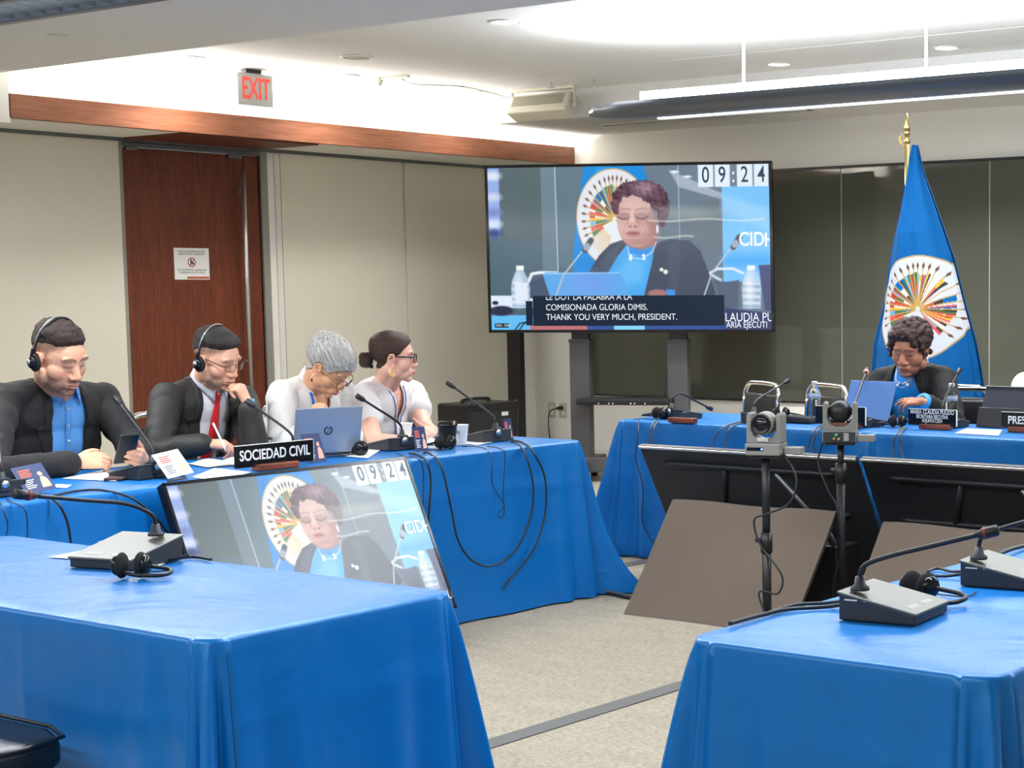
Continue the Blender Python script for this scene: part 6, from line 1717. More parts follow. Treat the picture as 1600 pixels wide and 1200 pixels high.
def collar(J, col_m, root, r=.062, h=.040, open_=28, tilt=.35, spread=.02, name='collar', drop=.035, up=.012):
    a, f, u = torso_frame(J); N = J['N'] + u * .005; vs = []; n = 40
    for i in range(n + 1):
        th = math.radians(open_ + (360 - 2 * open_) * i / n)       # 0 = front
        front = math.exp(-min(i, n - i) / 4.0)
        d = f * math.cos(th) - a * math.sin(th) * -1
        b = N + u * (up - .012 * math.cos(th) - .0) + f * .010
        vs += [b + d * (r + .004) - u * .012, b + d * r + u * h * (1 - .25 * front), b + d * (r + .006) + u * (h * (1 - .25 * front) + .002), b + d * (r + .016 + spread * front) - u * (.004 + drop * front)]
    fs = []
    for i in range(n):
        for k in range(3): fs.append((4 * i + k, 4 * i + k + 1, 4 * i + 5 + k, 4 * i + 4 + k))
    o = MB().add(vs, fs).build(name, col_m, root, world=True)
    s = o.modifiers.new('thickness', 'SOLIDIFY'); s.thickness = .0025
    return o

def on_surface(me_world, J, pts, lift=.004, start=.27):
    """lay torso-frame points (x right, z up from the neck) on the front of a garment"""
    vs_ = []; fs_ = []
    for mw in (me_world if isinstance(me_world, (list, tuple)) else [me_world]):
        k = len(vs_); vs_ += [v.co.copy() for v in mw.vertices]; fs_ += [tuple(i + k for i in p.vertices) for p in mw.polygons]
    bv = BVHTree.FromPolygons(vs_, fs_)
    a, f, u = torso_frame(J); out = []
    for x, z in pts:
        o = J['N'] + a * x + u * z + f * start; h, nn, _, _ = bv.ray_cast(o, -f)
        out.append((h + nn * lift) if h is not None else J['N'] + a * x + u * z + f * .1)
    return out

def ribbon(me_w, J, cl, widths, m, root, name, lift=.004, th=.003, start=.27):
    L_ = on_surface(me_w, J, [(x - w_ / 2, z) for (x, z), w_ in zip(cl, widths)], lift, start); R_ = on_surface(me_w, J, [(x + w_ / 2, z) for (x, z), w_ in zip(cl, widths)], lift, start)
    vs = []; fs = []
    for l, r in zip(L_, R_): vs += [l, r]
    for i in range(len(cl) - 1): fs.append((2 * i, 2 * i + 1, 2 * i + 3, 2 * i + 2))
    o = MB().add(vs, fs).build(name, m, root, world=True); s = o.modifiers.new('thickness', 'SOLIDIFY'); s.thickness = th; s.offset = 1
    return o

def worn_headset(HM_, root, side=1):
    def H(x, y, z): return HM_ @ V3((x, y, z))
    band = [H(s * .0905 * math.sin(t), -.020 - .012 * math.cos(t), .030 + .112 * math.cos(t)) for s, t in [(1, math.radians(g)) for g in range(-96, 100, 8)]]
    o = MB().tube(band, .0045, 8).build('headphones', M['black'], root, world=True)
    MB().tube([b + (HM_.to_3x3() @ V3((0, -.006, .004))) for b in band[2:-2]], .0018, 6).build('headphones_wire', M['steel'], o, world=True)
    for s in (-1, 1):
        R = HM_.to_3x3().normalized().to_4x4()
        MB().ell(H(s * .090, -.006, -.012), (.012, .031, .034), R).build('ear_pad', mat_pad, o, world=True)
        MB().ell(H(s * .102, -.010, -.010), (.012, .021, .024), R).cap(H(s * .098, -.022, .035), H(s * .103, -.014, -.005), .006, .007).build('ear_cup', M['black_gloss'], o, world=True)
        MB().cyl(H(s * .1135, -.012, -.006), H(s * .115, -.012, -.006), .010).build('ear_cup_badge', M['steel'], o, world=True)
    return o

def glasses(HM_, root, shape, r, rim, m, temple_m=None, lens=None, z0=.008, y0=.107, w_=.0325):
    def H(x, y, z): return HM_ @ V3((x, y, z))
    pts = []
    o = None
    for s in (-1, 1):
        lp_ = []
        for i in range(28):
            a = 2 * PI * i / 28; e = .62 if shape == 'rect' else .9
            cx = math.copysign(abs(math.cos(a)) ** e, math.cos(a)); cz = math.copysign(abs(math.sin(a)) ** e, math.sin(a))
            x = s * w_ + r[0] * cx; lp_.append(H(x, y0 - .010 * (abs(x) / .055) ** 2, z0 + r[1] * cz))
        t_ = MB().tube(lp_, rim, 8, closed=True)
        if o is None: o = t_.build('glasses', m, root, world=True)
        else: t_.build('lens_rim', m, o, world=True)
        MB().add(lp_ + [H(s * w_, y0 - .002, z0)], [(i, (i + 1) % 28, 28) for i in range(28)]).build('lens', lens or M['lens'], o, world=True)
        MB().tube([H(s * (w_ + r[0]), y0 - .012, z0 + .008), H(s * .076, y0 - .022, z0 + .010), H(s * .080, .005, z0 + .010), H(s * .080, -.018, z0 - .004)], [rim * 1.1, rim * 1.6, rim * 1.2, rim], 8).build('temple', temple_m or m, o, world=True)
    MB().tube(spline([H(-w_ + r[0] * .9, y0, z0 + .003), H(0, y0 + .004, z0 + .007), H(w_ - r[0] * .9, y0, z0 + .003)], 4), rim, 8).build('bridge', m, o, world=True)
    return o
M['lens'] = mat('spectacle_lens', (1, 1, 1), .02, trans=1.0, ior=1.02, alpha=.25)

def legs(J, m, root, shoe):
    """seated legs under the table"""
    a, f, u = torso_frame(J); fz = V3((f.x, f.y, 0)).normalized(); az = V3((a.x, a.y, 0)).normalized()
    mb = MB(); P_ = J['P']; sh = MB()
    for s in (-1, 1):
        hip = V3((P_.x, P_.y, .54)) + az * s * .09; knee = hip + fz * .36 + az * s * .04; knee.z = .53; ank = knee + fz * .02; ank.z = .09
        mb.cap(hip, knee, .085, .062); mb.cap(knee, ank, .062, .042)
        sh.cap(ank + V3((0, 0, -.045)), ank + fz * .15 + V3((0, 0, -.055)), .036, .032)
    mb.ell((P_.x, P_.y, .56), (.16, .16, .11))
    link_mesh('trousers', blob(mb, .012, 3), m, root, world=True)
    sh.build('shoes', shoe, root, world=True)

def wmesh(o):
    me = o.data.copy(); me.transform(W(o)); return me

PG = None
A = at
# ============ man with the phone (far left)
def build_person(pos, lab, p, HM_, J, hands, cat='person'):
    root = empty('person', (pos[0], pos[1], 0), 0, lab, cat)
    global BODY
    me = body_mesh(p, HM_, J, hands); BODY = me.copy(); link_mesh('body', me, M['skin'], root, world=True)
    return root
charcoal = fabric('charcoal_suit', (25, 24, 25), .8, sheen=.03); black_suit = fabric('black_suit', (23, 22, 24), .8, sheen=.03)
grey_suit = fabric('dark_grey_suit', (36, 35, 33), .6, bump=.1, sheen=.03)
lap1 = fabric('charcoal_lapel', (18, 17, 18), .8, sheen=.02); lap2 = fabric('grey_lapel', (29, 28, 27), .6, sheen=.02)
blue_shirt = fabric('blue_shirt', (92, 160, 232), .7); white_shirt = fabric('white_shirt', (226, 226, 232), .7)
dark_trouser = fabric('dark_trousers', (34, 34, 38), .8); shoe_m = M['black_gloss']

J = dict(N=A(84, 606, X=-6.64), SR=A(2, 626, X=-6.62), SL=A(160, 626, X=-6.70), ER=A(-20, 742, X=-6.28), EL=A(203, 692, X=-6.52),
         WR=A(122, 722, X=-6.24), WL=A(222, 716, X=-6.20))
J['P'] = V3((-6.80, J['N'].y - .01, .55))
H1 = hm(A(92, 560, X=-6.50), -82, 24, 4, 1.15)
p1 = dict(skin=(226, 170, 140), lip=(204, 122, 110), fw=1.05, jaw=1.15, cheek=1.12, nosew=1.15, stubble=((60, 42, 36), .72), fade=((70, 56, 50), .006, .80), neck=.060, brow=(38, 26, 22), ua=.05)
fd1 = (J['WL'] - J['WR']).normalized()
hands = [dict(wrist=J['WR'], fdir=(.12, 1, .02), back=(.75, 0, .65), side=1, curls=[(18, 30, 20), (22, 38, 24), (28, 42, 26), (30, 46, 28)], s=1.08, thumb=(.55, .8, -.1, .1, .95, -.35)),
         dict(wrist=J['WL'] + V3((0, .0, .0)), fdir=(.62, -.62, .12), back=(.55, .62, -.35), side=-1, curls=[(38, 50, 28), (42, 54, 30), (46, 56, 30), (50, 56, 30)], s=1.05, thumb=(.5, .8, -.2, .2, .9, -.4))]
r1 = build_person((-6.8, J['P'].y), 'man in a dark jacket and blue shirt with headphones, looking down at a phone', p1, H1, J, hands)
vw = lambda z: np.interp(z, [-.50, -.42, -.25, -.10, 0.02, .1], [.040, .045, .075, .085, .070, .06])
jk = garment(torso_volumes(J, 1.04, 1.06, wide=1.06, depth=1.05, cuff=.12, belly=1.08), J, .0065, 4, (.010, 24, 3), charcoal, r1, 'jacket', vw)
jw = wmesh(jk)
lapel(jw, J, vw, lambda z: np.interp(z, [-.46, -.40, -.18, -.125, -.12, -.03, .04], [.045, .06, .130, .150, .118, .112, .095]), lap1, r1)
sh = garment(torso_volumes(J, .965, .9, sleeves=False, wide=1.02, depth=1.02, belly=1.08), J, .007, 4, (.004, 26, 5), blue_shirt, r1, 'shirt')
sw = wmesh(sh)
collar(J, blue_shirt, sh, r=.066, h=.045, open_=24, drop=.045, spread=.03)
for k in range(5):
    q = on_surface(sw, J, [(0, -.06 - .065 * k)], .002)[0]; MB().ell(q, .0055).build('button', M['white_plastic'], sh, world=True)
ribbon(sw, J, [(.0, -.02 - .05 * k) for k in range(9)], [.028] * 9, blue_shirt, sh, 'placket', .002, .002)
for s in 'RL':
    E_, W_ = J['E' + s], J['W' + s]; MB().tube([W_.lerp(E_, .16), W_.lerp(E_, .035)], [.040, .038], 20).build('cuff', blue_shirt, sh, world=True)
HZ_Y = [-.13, -.10, -.07, -.045, -.02, .0, .03, .05, .065, .08, .10]
def hz_man(z_front, Q, zs=(-.010, .0, .012, .030, .046, .052, .056, .062, .070)):
    side = np.interp(Q[:, 1], HZ_Y[:9], zs); fr = z_front - .06 * np.abs(Q[:, 0]) ** 1.0
    return np.where(Q[:, 1] > .065, np.maximum(fr, 0), np.minimum(side, z_front)) * 1.0
hv_m = hair_mat('short_dark_hair', (16, 12, 12), (72, 55, 48), (260, 260, 260), .7, 1.0)
shell_hair(BODY, p1, H1, r1, hv_m, lambda Q: hz_man(.074, Q), lambda Q: .0012 + .012 * sstep(Q[:, 2], .060, .105) + .004 * sstep(Q[:, 1], .02, .07), (.0052, 170, (1, 1, 1)), fade=.026)
worn_headset(H1, r1)
legs(J, dark_trouser, r1, shoe_m)
# phone
c = A(198, 701, X=-6.13); t = empty('smartphone', tuple(c), 0, 'black smartphone held by the man at the far left', 'phone')
_x = V3((-.25, -1, -.05)).normalized(); _y = V3((.62, -.1, .75)); _y = (_y - _x * _y.dot(_x)).normalized(); _z = _x.cross(_y)
t.matrix_basis = Matrix.Translation(c) @ Matrix((_x, _y, _z)).transposed().to_4x4()
MB().box((0, 0, 0), (.078, .155, .010)).build('case', M['black'], t, smooth=False, bevel=.004)
MB().box((0, 0, .0056), (.070, .147, .0006)).build('screen', M['black_gloss'], t, smooth=False)
MB().box((-.02, .055, -.0062), (.028, .03, .002)).build('camera_bump', M['black_gloss'], t, smooth=False, bevel=.001)

# ============ man with the red tie
J = dict(N=A(322, 598, X=-6.66), SR=A(262, 622, X=-6.68), SL=A(378, 626, X=-6.72), ER=A(243, 706, X=-6.52), EL=A(402, 716, X=-6.36),
         WR=A(322, 693, X=-6.36), WL=A(388, 632, X=-6.38))
J['P'] = V3((-6.86, J['N'].y - .04, .55))
H2 = hm(A(338, 562, X=-6.54), -76, 22, 6, 1.06)
p2 = dict(skin=(226, 172, 144), lip=(202, 124, 112), fw=1.03, jaw=1.05, nosew=1.15, cheek=1.05, stubble=((86, 62, 54), .40), mous=.35, fade=((74, 60, 56), .004, .85), neck=.055, brow=(60, 44, 38), browk=.6)
hands = [dict(wrist=J['WR'], fdir=(.42, .85, -.12), back=(.35, -.1, .9), side=1, curls=[(30, 45, 25), (38, 50, 28), (45, 55, 30), (50, 55, 30)], s=1.0, thumb=(.35, .85, -.5, -.1, .9, -.5)),
         dict(wrist=J['WL'], fdir=(A(366, 588, X=-6.42) - J['WL']), back=(.75, .35, .25), side=-1, curls=[(70, 85, 40), (72, 88, 40), (72, 88, 40), (72, 88, 40)], s=1.04, thumb=(.3, .7, -.6, -.4, .6, -.5))]
r2 = build_person((-6.86, J['P'].y), 'man in a grey suit and red tie with headphones, chin on his fist', p2, H2, J, hands)
vw2 = lambda z: np.interp(z, [-.50, -.40, -.25, -.10, 0.02, .1], [.02, .035, .062, .075, .066, .055])
jk = garment(torso_volumes(J, 1.0, 1.0, wide=1.05, depth=1.03, cuff=.10), J, .0065, 4, (.010, 26, 13), grey_suit, r2, 'jacket', vw2)
jw = wmesh(jk)
lapel(jw, J, vw2, lambda z: np.interp(z, [-.46, -.40, -.20, -.13, -.125, -.03, .04], [.03, .05, .110, .135, .105, .098, .085]), lap2, r2)
sh = garment(torso_volumes(J, .93, .86, sleeves=False, wide=1.02), J, .007, 4, (.002, 26, 5), white_shirt, r2, 'shirt')
sw = wmesh(sh)
collar(J, white_shirt, sh, r=.062, h=.042, open_=16, drop=.042, spread=.028)
red = mat('red_silk', srgb(204, 32, 36), .35, sheen=.2, bump=.05, bscale=400)
tie = ribbon(sw, J, [(0, -.022), (0, -.045), (0, -.06), (0, -.12), (0, -.2), (0, -.3), (0, -.42)], [.036, .030, .024, .040, .052, .062, .070], red, r2, 'tie', .008, .005)
q = on_surface(sw, J, [(0, -.034)], .010)[0]; a_, f_2, u_2 = torso_frame(J)
MB().ell(q, (.021, .012, .018), Matrix((a_, f_2, u_2)).transposed().to_4x4()).build('tie_knot', red, tie, world=True)
for s in 'R':
    E_, W_ = J['E' + s], J['W' + s]; MB().tube([W_.lerp(E_, .14), W_.lerp(E_, .0)], [.040, .038], 20).build('cuff', white_shirt, sh, world=True)
for k in range(3):
    pt = J['WR'].lerp(J['ER'], .16 + .06 * k); MB().ell(pt + V3((.03, -.02, -.018)), .0065).build('sleeve_button', M['black'], jk, world=True)
shell_hair(BODY, p2, H2, r2, hair_mat('textured_black_hair', (12, 12, 14), (60, 52, 50), (380, 200, 380), .5), lambda Q: hz_man(.074, Q),
           lambda Q: .0015 + .014 * sstep(Q[:, 2], .060, .095) + .012 * sstep(Q[:, 1], .03, .08) * sstep(Q[:, 2], .07, .09), (.0055, 120, (1, 1, 1)), fade=.022)
worn_headset(H2, r2)
glasses(H2, r2, 'rect', (.025, .0165), .0013, M['black_metal'], M['black'])
legs(J, dark_trouser, r2, shoe_m)
# wrist watch
wd = (J['WL'] - J['EL']).normalized(); wc = J['WL'] + wd * .010
wt = MB().tube([wc - wd * .010, wc + wd * .010], [.033, .033], 24).build('watch', M['black_metal'], r2, world=True)
fx = (V3((.8, -.35, .1)) - wd * V3((.8, -.35, .1)).dot(wd)).normalized()
MB().cyl(wc + fx * .028, wc + fx * .040, .019, n=28).build('watch_case', M['steel'], wt, world=True)
MB().cyl(wc + fx * .040, wc + fx * .041, .016, n=28).build('watch_face', mat('blue_dial', srgb(40, 130, 190), .15), wt, world=True)
# pen
t = empty('pen', tuple(A(352, 702, X=-6.22)), 0, 'white ballpoint pen held by the man with the red tie', 'pen')
MB().tube([A(353, 706, X=-6.20), A(350, 697, X=-6.225), A(333, 661, X=-6.27)], [.001, .004, .0045], 10).build('barrel', mat('pen_lilac', srgb(206, 204, 226), .3), t, world=True)

# ============ grey-haired woman
linen = fabric('white_linen', (226, 224, 222), .85, bump=.35, bscale=260, var=.03); crepe = fabric('white_blouse', (232, 226, 226), .75, bump=.1)
J = dict(N=A(487, 600, X=-6.68), SR=A(443, 614, X=-6.70), SL=A(538, 616, X=-6.76), ER=A(440, 702, X=-6.42), EL=A(560, 690, X=-6.50),
         WR=A(500, 655, X=-6.34), WL=A(515, 697, X=-6.24))
J['P'] = V3((-6.92, J['N'].y - .03, .55))
H3 = hm(A(513, 574, X=-6.50), -66, 44, 8, 1.07)
p3 = dict(skin=(222, 168, 132), lip=(192, 104, 100), fw=.98, jaw=.92, cheek=.95, nosew=1.05, neck=.049, tk=.955, brow=(92, 76, 66), browk=.7, ua=.042, el=.036)
hands = [dict(wrist=J['WR'], fdir=(A(497, 622, X=-6.40) - J['WR']), back=(.5, -.75, .1), side=1, curls=[(55, 50, 30), (62, 60, 35), (70, 70, 35), (72, 75, 35)], s=.96, thumb=(.6, .75, -.2, .5, .8, -.3)),
         dict(wrist=J['WL'], fdir=(.40, .75, -.10), back=(.55, -.25, .75), side=-1, curls=[(35, 45, 25), (42, 50, 28), (48, 55, 30), (50, 55, 30)], s=.96, thumb=(.4, .8, -.45, .0, .9, -.5))]
r3 = build_person((-6.92, J['P'].y), 'grey haired woman in a white linen shirt and glasses, hand at her chin', p3, H3, J, hands)
vw3 = lambda z: np.interp(z, [-.30, -.20, -.10, 0.0, .05], [.0, .012, .040, .055, .055])
bl = garment(torso_volumes(J, 1.02, 1.0, wide=1.04, depth=1.05, short=None, cuff=.55, r=(.064, .058, .054)), J, .0065, 4, (.010, 26, 23), linen, r3, 'shirt', vw3)
collar(J, linen, bl, r=.060, h=.040, open_=40, drop=.055, spread=.035)
bw = wmesh(bl)
lan = mat('blue_lanyard', srgb(34, 92, 190), .5)
ribbon([bw, BODY], J, [(.072, -.01), (.066, -.035), (.060, -.06), (.054, -.09), (.047, -.12), (.038, -.15), (.028, -.19)], [.013] * 7, lan, r3, 'lanyard', .008, .002, .18)
gh = hair_mat('silver_grey_hair', (112, 110, 108), (208, 205, 200), (14, 300, 300), .42)
def flow3(Q):
    al = Q[:, 1] * .92 - Q[:, 2] * .38; ac = Q[:, 2] * .92 + Q[:, 1] * .38; return np.stack([al, ac, Q[:, 0] * .6], 1) * .6
def hz3(Q):
    side = np.interp(Q[:, 1], [-.13, -.09, -.06, -.035, -.020, .0, .012, .03, .05, .07], [-.075, -.075, -.070, -.040, .020, .026, -.004, .002, .026, .046])
    return np.where(Q[:, 1] > .07, .046 + .10 * np.abs(Q[:, 0] + .03), side)
shell_hair(BODY, p3, H3, r3, gh, hz3, lambda Q: .012 + .010 * sstep(Q[:, 2], .03, .10) + .008 * sstep(-Q[:, 1], .06, .10) * sstep(Q[:, 2], -.05, .0) + .006 * sstep(Q[:, 1], .05, .09), (.0012, 40, (1, .4, 3)), flow3)
tort = mat('tortoiseshell', srgb(72, 40, 44), .2)
glasses(H3, r3, 'round', (.0265, .0225), .0021, tort, mat('gold_temple', srgb(196, 160, 110), .25, .8), z0=.004, y0=.112, w_=.034)
er = MB().cyl(H3 @ V3((.080, .0, -.034)), H3 @ V3((.080, .002, -.050)), .001).ell(H3 @ V3((.080, .004, -.058)), (.005, .004, .010)); er.build('earring', mat('dark_earring', srgb(92, 62, 40), .4, .5), r3, world=True)
legs(J, dark_trouser, r3, shoe_m)
t = empty('pen', tuple(A(556, 698, X=-6.15)), 0, 'red-tipped pen held by the grey haired woman', 'pen')
MB().tube([A(560, 702, X=-6.14), A(557, 694, X=-6.16), A(553, 668, X=-6.22)], [.001, .004, .0042], 10).build('barrel', mat('pen_silver', srgb(150, 150, 160), .3, .5), t, world=True)
MB().tube([A(553, 670, X=-6.22), A(551, 663, X=-6.235)], [.0046, .0046], 10).build('end_cap', mat('pen_red', srgb(186, 32, 40), .35), t, world=True)

# ============ woman with the hair bun
J = dict(N=A(602, 598, X=-6.72), SR=A(568, 620, X=-6.68), SL=A(644, 615, X=-6.88), ER=A(585, 690, X=-6.36), EL=A(660, 668, X=-6.56),
         WR=A(640, 690, X=-6.14), WL=A(640, 678, X=-6.22))
J['P'] = V3((-6.94, J['N'].y - .02, .55))
H4 = hm(A(615, 560, X=-6.60), -44, 4, 4, 1.02)
p4 = dict(skin=(232, 182, 160), blush=(222, 138, 122), lip=(178, 100, 98), fw=1.0, jaw=1.02, cheek=1.1, neck=.054, tk=.965, brow=(70, 48, 38), browk=.8, eye_open=1, gaze=.002, ua=.050, el=.042)
hands = [dict(wrist=J['WR'], fdir=(.25, .95, -.02), back=(.5, -.2, .8), side=1, curls=[(25, 30, 18), (28, 34, 20), (32, 38, 22), (36, 40, 24)], s=.98, thumb=(.6, .7, -.2)),
         dict(wrist=A(676, 673, X=-6.30), fdir=(.50, -.85, -.05), back=(.6, .1, .75), side=-1, curls=[(18, 28, 18), (22, 30, 20), (26, 34, 20), (30, 36, 22)], s=.96, spread=.06, thumb=(.75, .55, .1, .7, .6, .3))]
J['WL'] = A(676, 673, X=-6.30); J['EL'] = A(664, 668, X=-6.62)
r4 = build_person((-6.94, J['P'].y), 'woman with dark hair bun and black glasses in a white blouse, arms crossed', p4, H4, J, hands)
vw4 = lambda z: np.interp(z, [-.20, -.15, -.08, 0.0, .06], [.0, .010, .030, .054, .066])
bl = garment(torso_volumes(J, 1.03, 1.02, wide=1.05, depth=1.08, short=.50, r=(.067, .064, .06)), J, .0065, 4, (.009, 26, 33), crepe, r4, 'blouse', vw4)
bw = wmesh(bl)
for s, nm in ((1, 'r'), (-1, 'l')):
    ribbon([bw, BODY], J, [(s * .074, -.004), (s * .064, -.03), (s * .054, -.06), (s * .045, -.09), (s * .037, -.12), (s * .029, -.15), (s * .022, -.18), (s * .014, -.21), (s * .006, -.25)], [.007] * 9, mat('indigo_lanyard', srgb(66, 96, 172), .5) if s == 1 else M['ind'] if 'ind' in M else lan, r4, 'lanyard', .006, .002, .175)
bh = hair_mat('dark_brown_hair', (28, 18, 16), (84, 56, 44), (12, 300, 300), .36)
def flow4(Q):
    d = np.linalg.norm(Q - np.array((0, -.12, .0)), axis=1); a = np.arctan2(Q[:, 0], Q[:, 2]); return np.stack([d, a * .08, Q[:, 2] * .0], 1)
def hz4(Q):
    side = np.interp(Q[:, 1], [-.13, -.09, -.06, -.035, -.020, .0, .012, .03, .05, .07], [-.060, -.060, -.055, -.030, .022, .026, .012, .022, .050, .070])
    return np.where(Q[:, 1] > .07, .078 - .1 * np.abs(Q[:, 0]), side)
ho = shell_hair(BODY, p4, H4, r4, bh, hz4, lambda Q: .006 + .010 * sstep(Q[:, 2], .04, .10), (.0006, 60, (3, .3, 3)), flow4)
bun = MB().ell((0, -.128, -.016), (.040, .034, .040)).ell((.014, -.142, .0), (.026, .022, .026)).ell((-.012, -.140, -.030), (.026, .024, .026))
hair(p4, H4, bun, bh, ho, (.003, 90), .0035, 1, flow4, name='bun')
tor = [H4 @ V3((.032 * math.cos(a), -.106 + .004 * math.sin(3 * a), -.014 + .032 * math.sin(a))) for a in [2 * PI * k / 24 for k in range(24)]]
MB().tube(tor, .0095, 10, closed=True).build('scrunchie', fabric('black_scrunchie', (16, 16, 20), .9), ho, world=True)
glasses(H4, r4, 'rect', (.026, .018), .0024, M['black'], M['black'])
gold = mat('gold_earring', srgb(232, 206, 128), .3, .8)
eo = MB().ell(H4 @ V3((.082, .0, -.042)), (.005, .004, .006)).tube([H4 @ V3((.082, .014 * math.cos(a), -.060 + .010 * math.sin(a))) for a in [2 * PI * k / 16 for k in range(16)]], .0018, 6, closed=True)
for k in (-.010, 0, .010): eo.ell(H4 @ V3((.083, k, -.074)), (.004, .0045, .007))
eo.build('earring', gold, r4, world=True)
legs(J, dark_trouser, r4, shoe_m)

# ============ speaking woman at the head table
B_ = lambda x, y, Y: at(x, y, Y=Y)
J = dict(N=B_(1421, 574, 8.42), SR=B_(1376, 596, 8.44), SL=B_(1472, 592, 8.44), ER=B_(1362, 680, 8.22), EL=B_(1490, 662, 8.24),
         WR=B_(1385, 690, 7.98), WL=B_(1441, 628, 7.98))
J['P'] = V3((J['N'].x + .03, 8.56, .55))
H5 = hm(B_(1423, 547, 8.28), 184, 20, -3, 1.14)
p5 = dict(skin=(182, 124, 98), blush=(190, 122, 100), lip=(140, 72, 70), fw=1.10, jaw=1.16, cheek=1.25, nosew=1.35, neck=.056, brow=(96, 64, 50), browk=.6, lid=(140, 96, 84), ua=.05)
hands = [dict(wrist=J['WL'], fdir=(-.90, -.12, -.02), back=(.1, -.45, .85), side=-1, curls=[(6, 14, 8), (12, 16, 10), (24, 30, 16), (36, 40, 20)], s=1.0, spread=.12, thumb=(.75, .60, -.45, .45, .9, -.55)),
         dict(wrist=J['WR'], fdir=(.5, -.8, 0), back=(0, 0, 1), side=1, curls=[(20, 30, 20)] * 4, s=1.0)]
r5 = build_person((J['P'].x, 8.56), 'woman with short curly hair in a black blazer and blue top, speaking', p5, H5, J, hands)
vw5 = lambda z: np.interp(z, [-.50, -.40, -.25, -.12, -.03, .06], [.10, .11, .115, .098, .072, .066])
jk = garment(torso_volumes(J, 1.04, 1.04, wide=1.08, depth=1.05, cuff=.16, belly=1.06, r=(.072, .064, .056)), J, .0065, 4, (.010, 24, 43), black_suit, r5, 'blazer', vw5)
jw = wmesh(jk)
lapel(jw, J, vw5, lambda z: np.interp(z, [-.5, -.40, -.2, -.1, .04], [.135, .145, .150, .130, .090]), black_suit, r5)
az = mat('azure_satin', srgb(10, 134, 214), .42, sheen=.3, bump=.05, bscale=300)
sh = garment(torso_volumes(J, .965, .9, sleeves=False, wide=1.02, depth=1.04, belly=1.06), J, .007, 4, (.006, 22, 45), az, r5, 'top')
a_, f_2, u_2 = torso_frame(J)
MB().tube([J['N'] - u_2 * .02 + f_2 * .008, J['N'] + u_2 * .030 + f_2 * .012], [.074, .064], 28, cap=False).build('neckband', az, sh, world=True)
E_, W_ = J['EL'], J['WL']; MB().tube([W_.lerp(E_, .22), W_.lerp(E_, -.02)], [.052, .050], 20).build('cuff', az, sh, world=True)
sw = wmesh(sh)
pearl = mat('pearl', srgb(236, 236, 240), .2, .3)
nk = on_surface(sw, J, [(-.062, .0), (-.052, -.045), (-.032, -.072), (0, -.082), (.032, -.072), (.052, -.045), (.062, .0)], .008)
nb_ = MB().tube(spline(nk, 6), .0016, 6); 
for k in (2, 4): nb_.ell(nk[k], .010)
nk2 = on_surface(sw, J, [(-.060, .005), (-.044, -.04), (-.02, -.060), (.02, -.060), (.044, -.04), (.060, .005)], .009); nb_.tube(spline(nk2, 6), .0016, 6)
for k in (2, 3): nb_.ell(nk2[k], .008)
nb_.build('necklace', pearl, r5, world=True)
bro = on_surface(jw, J, [(-.125, -.165), (-.150, -.172)], .008)
for q in bro: MB().ell(q, (.013, .006, .013)).build('brooch', pearl, jk, world=True)
MB().ell(H5 @ V3((-.083, .0, -.040)), (.007, .007, .010)).ell(H5 @ V3((-.083, .0, -.056)), (.007, .007, .008)).build('earring', pearl, r5, world=True)
rs = random.Random(4); hv = MB()
hv.ell((0, -.026, .062), (.088, .104, .082))
for k in range(300):
    th = rs.uniform(0, 2 * PI); ph = math.acos(rs.uniform(-.55, 1)); d = V3((math.sin(ph) * math.cos(th), math.sin(ph) * math.sin(th), math.cos(ph)))
    c_ = V3((d.x * .091, -.024 + d.y * .104, .062 + d.z * .082))
    if d.y > .50 and c_.z < .092 and abs(c_.x - .01) < .055: continue
    if c_.z < -.005 and d.y > .1: continue
    hv.ell(c_, rs.uniform(.011, .018), n=10, m=7)
for s in (-1, 1):
    for k in range(26):
        hv.ell((s * rs.uniform(.066, .092), rs.uniform(-.05, .046), rs.uniform(-.028 if rs.random() < .5 else .01, .075)), rs.uniform(.010, .017), n=10, m=7)
for k in range(34):
    x_ = rs.uniform(-.075, .075); hv.ell((x_, rs.uniform(.046, .070) - abs(x_) * .25, .112 - abs(x_ - .0) * .30 + rs.uniform(-.008, .012)), rs.uniform(.010, .016), n=10, m=7)
for k in range(16): hv.ell((rs.uniform(.048, .084), rs.uniform(.040, .066), rs.uniform(.045, .100)), rs.uniform(.010, .015), n=10, m=7)
hair(p5, H5, hv, hair_mat('curly_brown_black_hair', (22, 14, 16), (92, 66, 64), (330, 330, 330), .5), r5, (.003, 190), .0035, 1)
rg = J['WL'] + V3((-.092, -.012, .004)); MB().tube([rg + V3((0, .011 * math.cos(a), .011 * math.sin(a))) for a in [2 * PI * k / 14 for k in range(14)]], .002, 6, closed=True).build('ring', gold, r5, world=True)
legs(J, dark_trouser, r5, shoe_m)

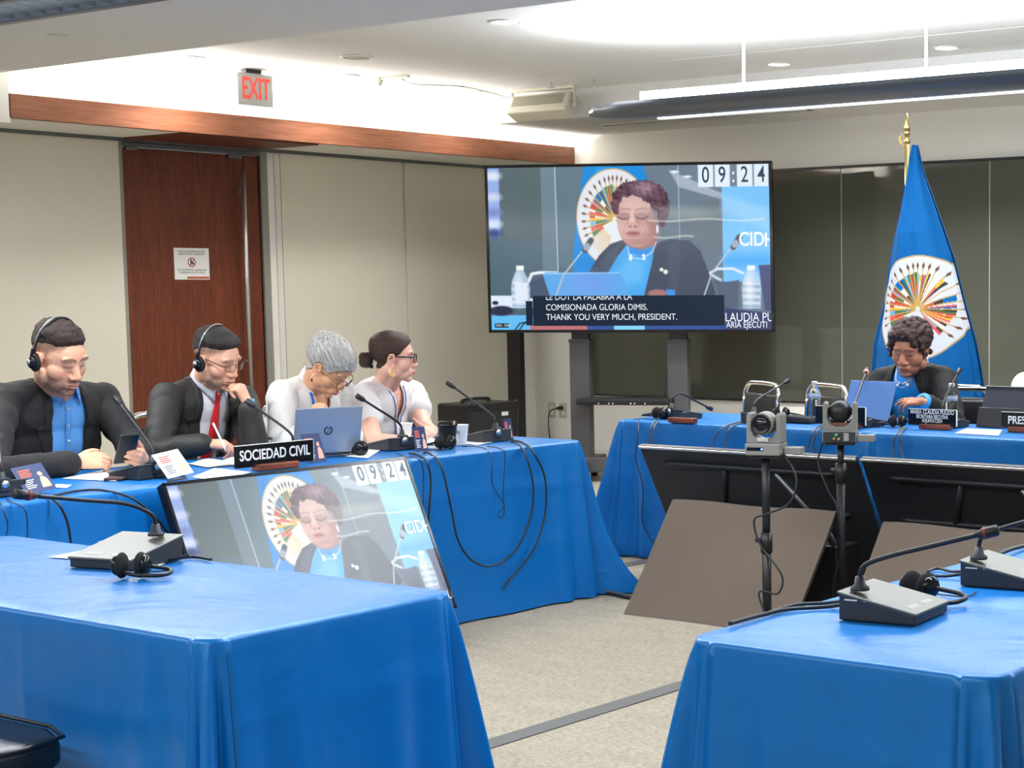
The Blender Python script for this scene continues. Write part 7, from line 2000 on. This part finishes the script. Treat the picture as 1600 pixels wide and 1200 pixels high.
# ============ person in white at the right edge, mostly outside the frame
J = dict(N=B_(1656, 572, 8.42), SR=B_(1602, 602, 8.42), SL=B_(1704, 604, 8.42), ER=B_(1586, 684, 8.26), EL=B_(1722, 680, 8.26), WR=B_(1632, 700, 7.98), WL=B_(1690, 700, 7.98))
J['P'] = V3((J['N'].x + .02, 8.58, .55))
H6 = hm(B_(1656, 532, 8.36), 180, 8, 0, 1.06)
p6 = dict(skin=(196, 142, 116), brow=(50, 36, 30), eye_open=1)
hands = [dict(wrist=J['WR'], fdir=(.4, -.9, 0), back=(0, 0, 1), side=1, curls=[(20, 30, 20)] * 4), dict(wrist=J['WL'], fdir=(-.4, -.9, 0), back=(0, 0, 1), side=-1, curls=[(20, 30, 20)] * 4)]
r6 = build_person((J['P'].x, 8.58), 'person in a white jacket at the right edge, only one shoulder showing', p6, H6, J, hands)
wj = fabric('white_jacket', (232, 230, 224), .8)
vw6 = lambda z: np.interp(z, [-.50, -.40, -.25, -.12, -.03, .06], [.10, .11, .10, .085, .07, .066])
garment(torso_volumes(J, 1.03, 1.0, wide=1.05, cuff=.1), J, .0075, 5, (.006, 18, 53), wj, r6, 'jacket', vw6)
garment(torso_volumes(J, .96, .9, sleeves=False), J, .008, 4, None, fabric('navy_top', (26, 44, 76), .7), r6, 'top')
shell_hair(BODY, p6, H6, r6, bh, lambda Q: hz_man(.074, Q), lambda Q: .012 + 0 * Q[:, 2], (.001, 80, (1, 1, 1)))
legs(J, dark_trouser, r6, shoe_m)
# ---------------------------------------------------------------- groups of repeated things
GROUPS = {'microphone': 'conference microphone units on the tables', 'headphones': 'interpretation headphones lying on the tables', 'leaflet': 'small printed leaflets on the left table',
          'paper_sheet': 'white paper sheets on the tables', 'water_bottle': 'water bottles on the head table', 'paper_cup': 'cups on the left table', 'name_plate': 'name plates on the tables',
          'plate_base': 'empty wooden plate bases on the head table', 'tablecloth': 'blue cloths over the meeting tables', 'folding_table': 'folding tables under the blue cloths',
          'floor_monitor': 'black floor monitors seen from behind', 'leaning_board': 'brown boards before the floor monitors', 'ptz_camera': 'swivel cameras on poles', 'camera_pole': 'black camera poles',
          'microphone_cable': 'cables of the microphone units', 'headphone_cable': 'thin headphone cables', 'camera_cable': 'cables on the camera poles', 'floor_cable': 'cables on the carpet',
          'floor_tape': 'grey tape strips on the carpet', 'folding_chair': 'chrome framed black folding chairs', 'wall_outlet': 'wall outlets by the corner', 'ceiling_speaker': 'round ceiling speakers',
          'sprinkler': 'sprinkler heads near the loudspeaker', 'display': 'displays showing the same camera feed', 'pen': 'pens in use at the left table', 'louvre_light': 'suspended louvre lights'}
for o_ in list(COL.objects):
    if o_.parent is None and 'label' in o_ and 'group' not in o_:
        g_ = GROUPS.get(o_.name.split('.')[0])
        if g_: o_['group'] = g_
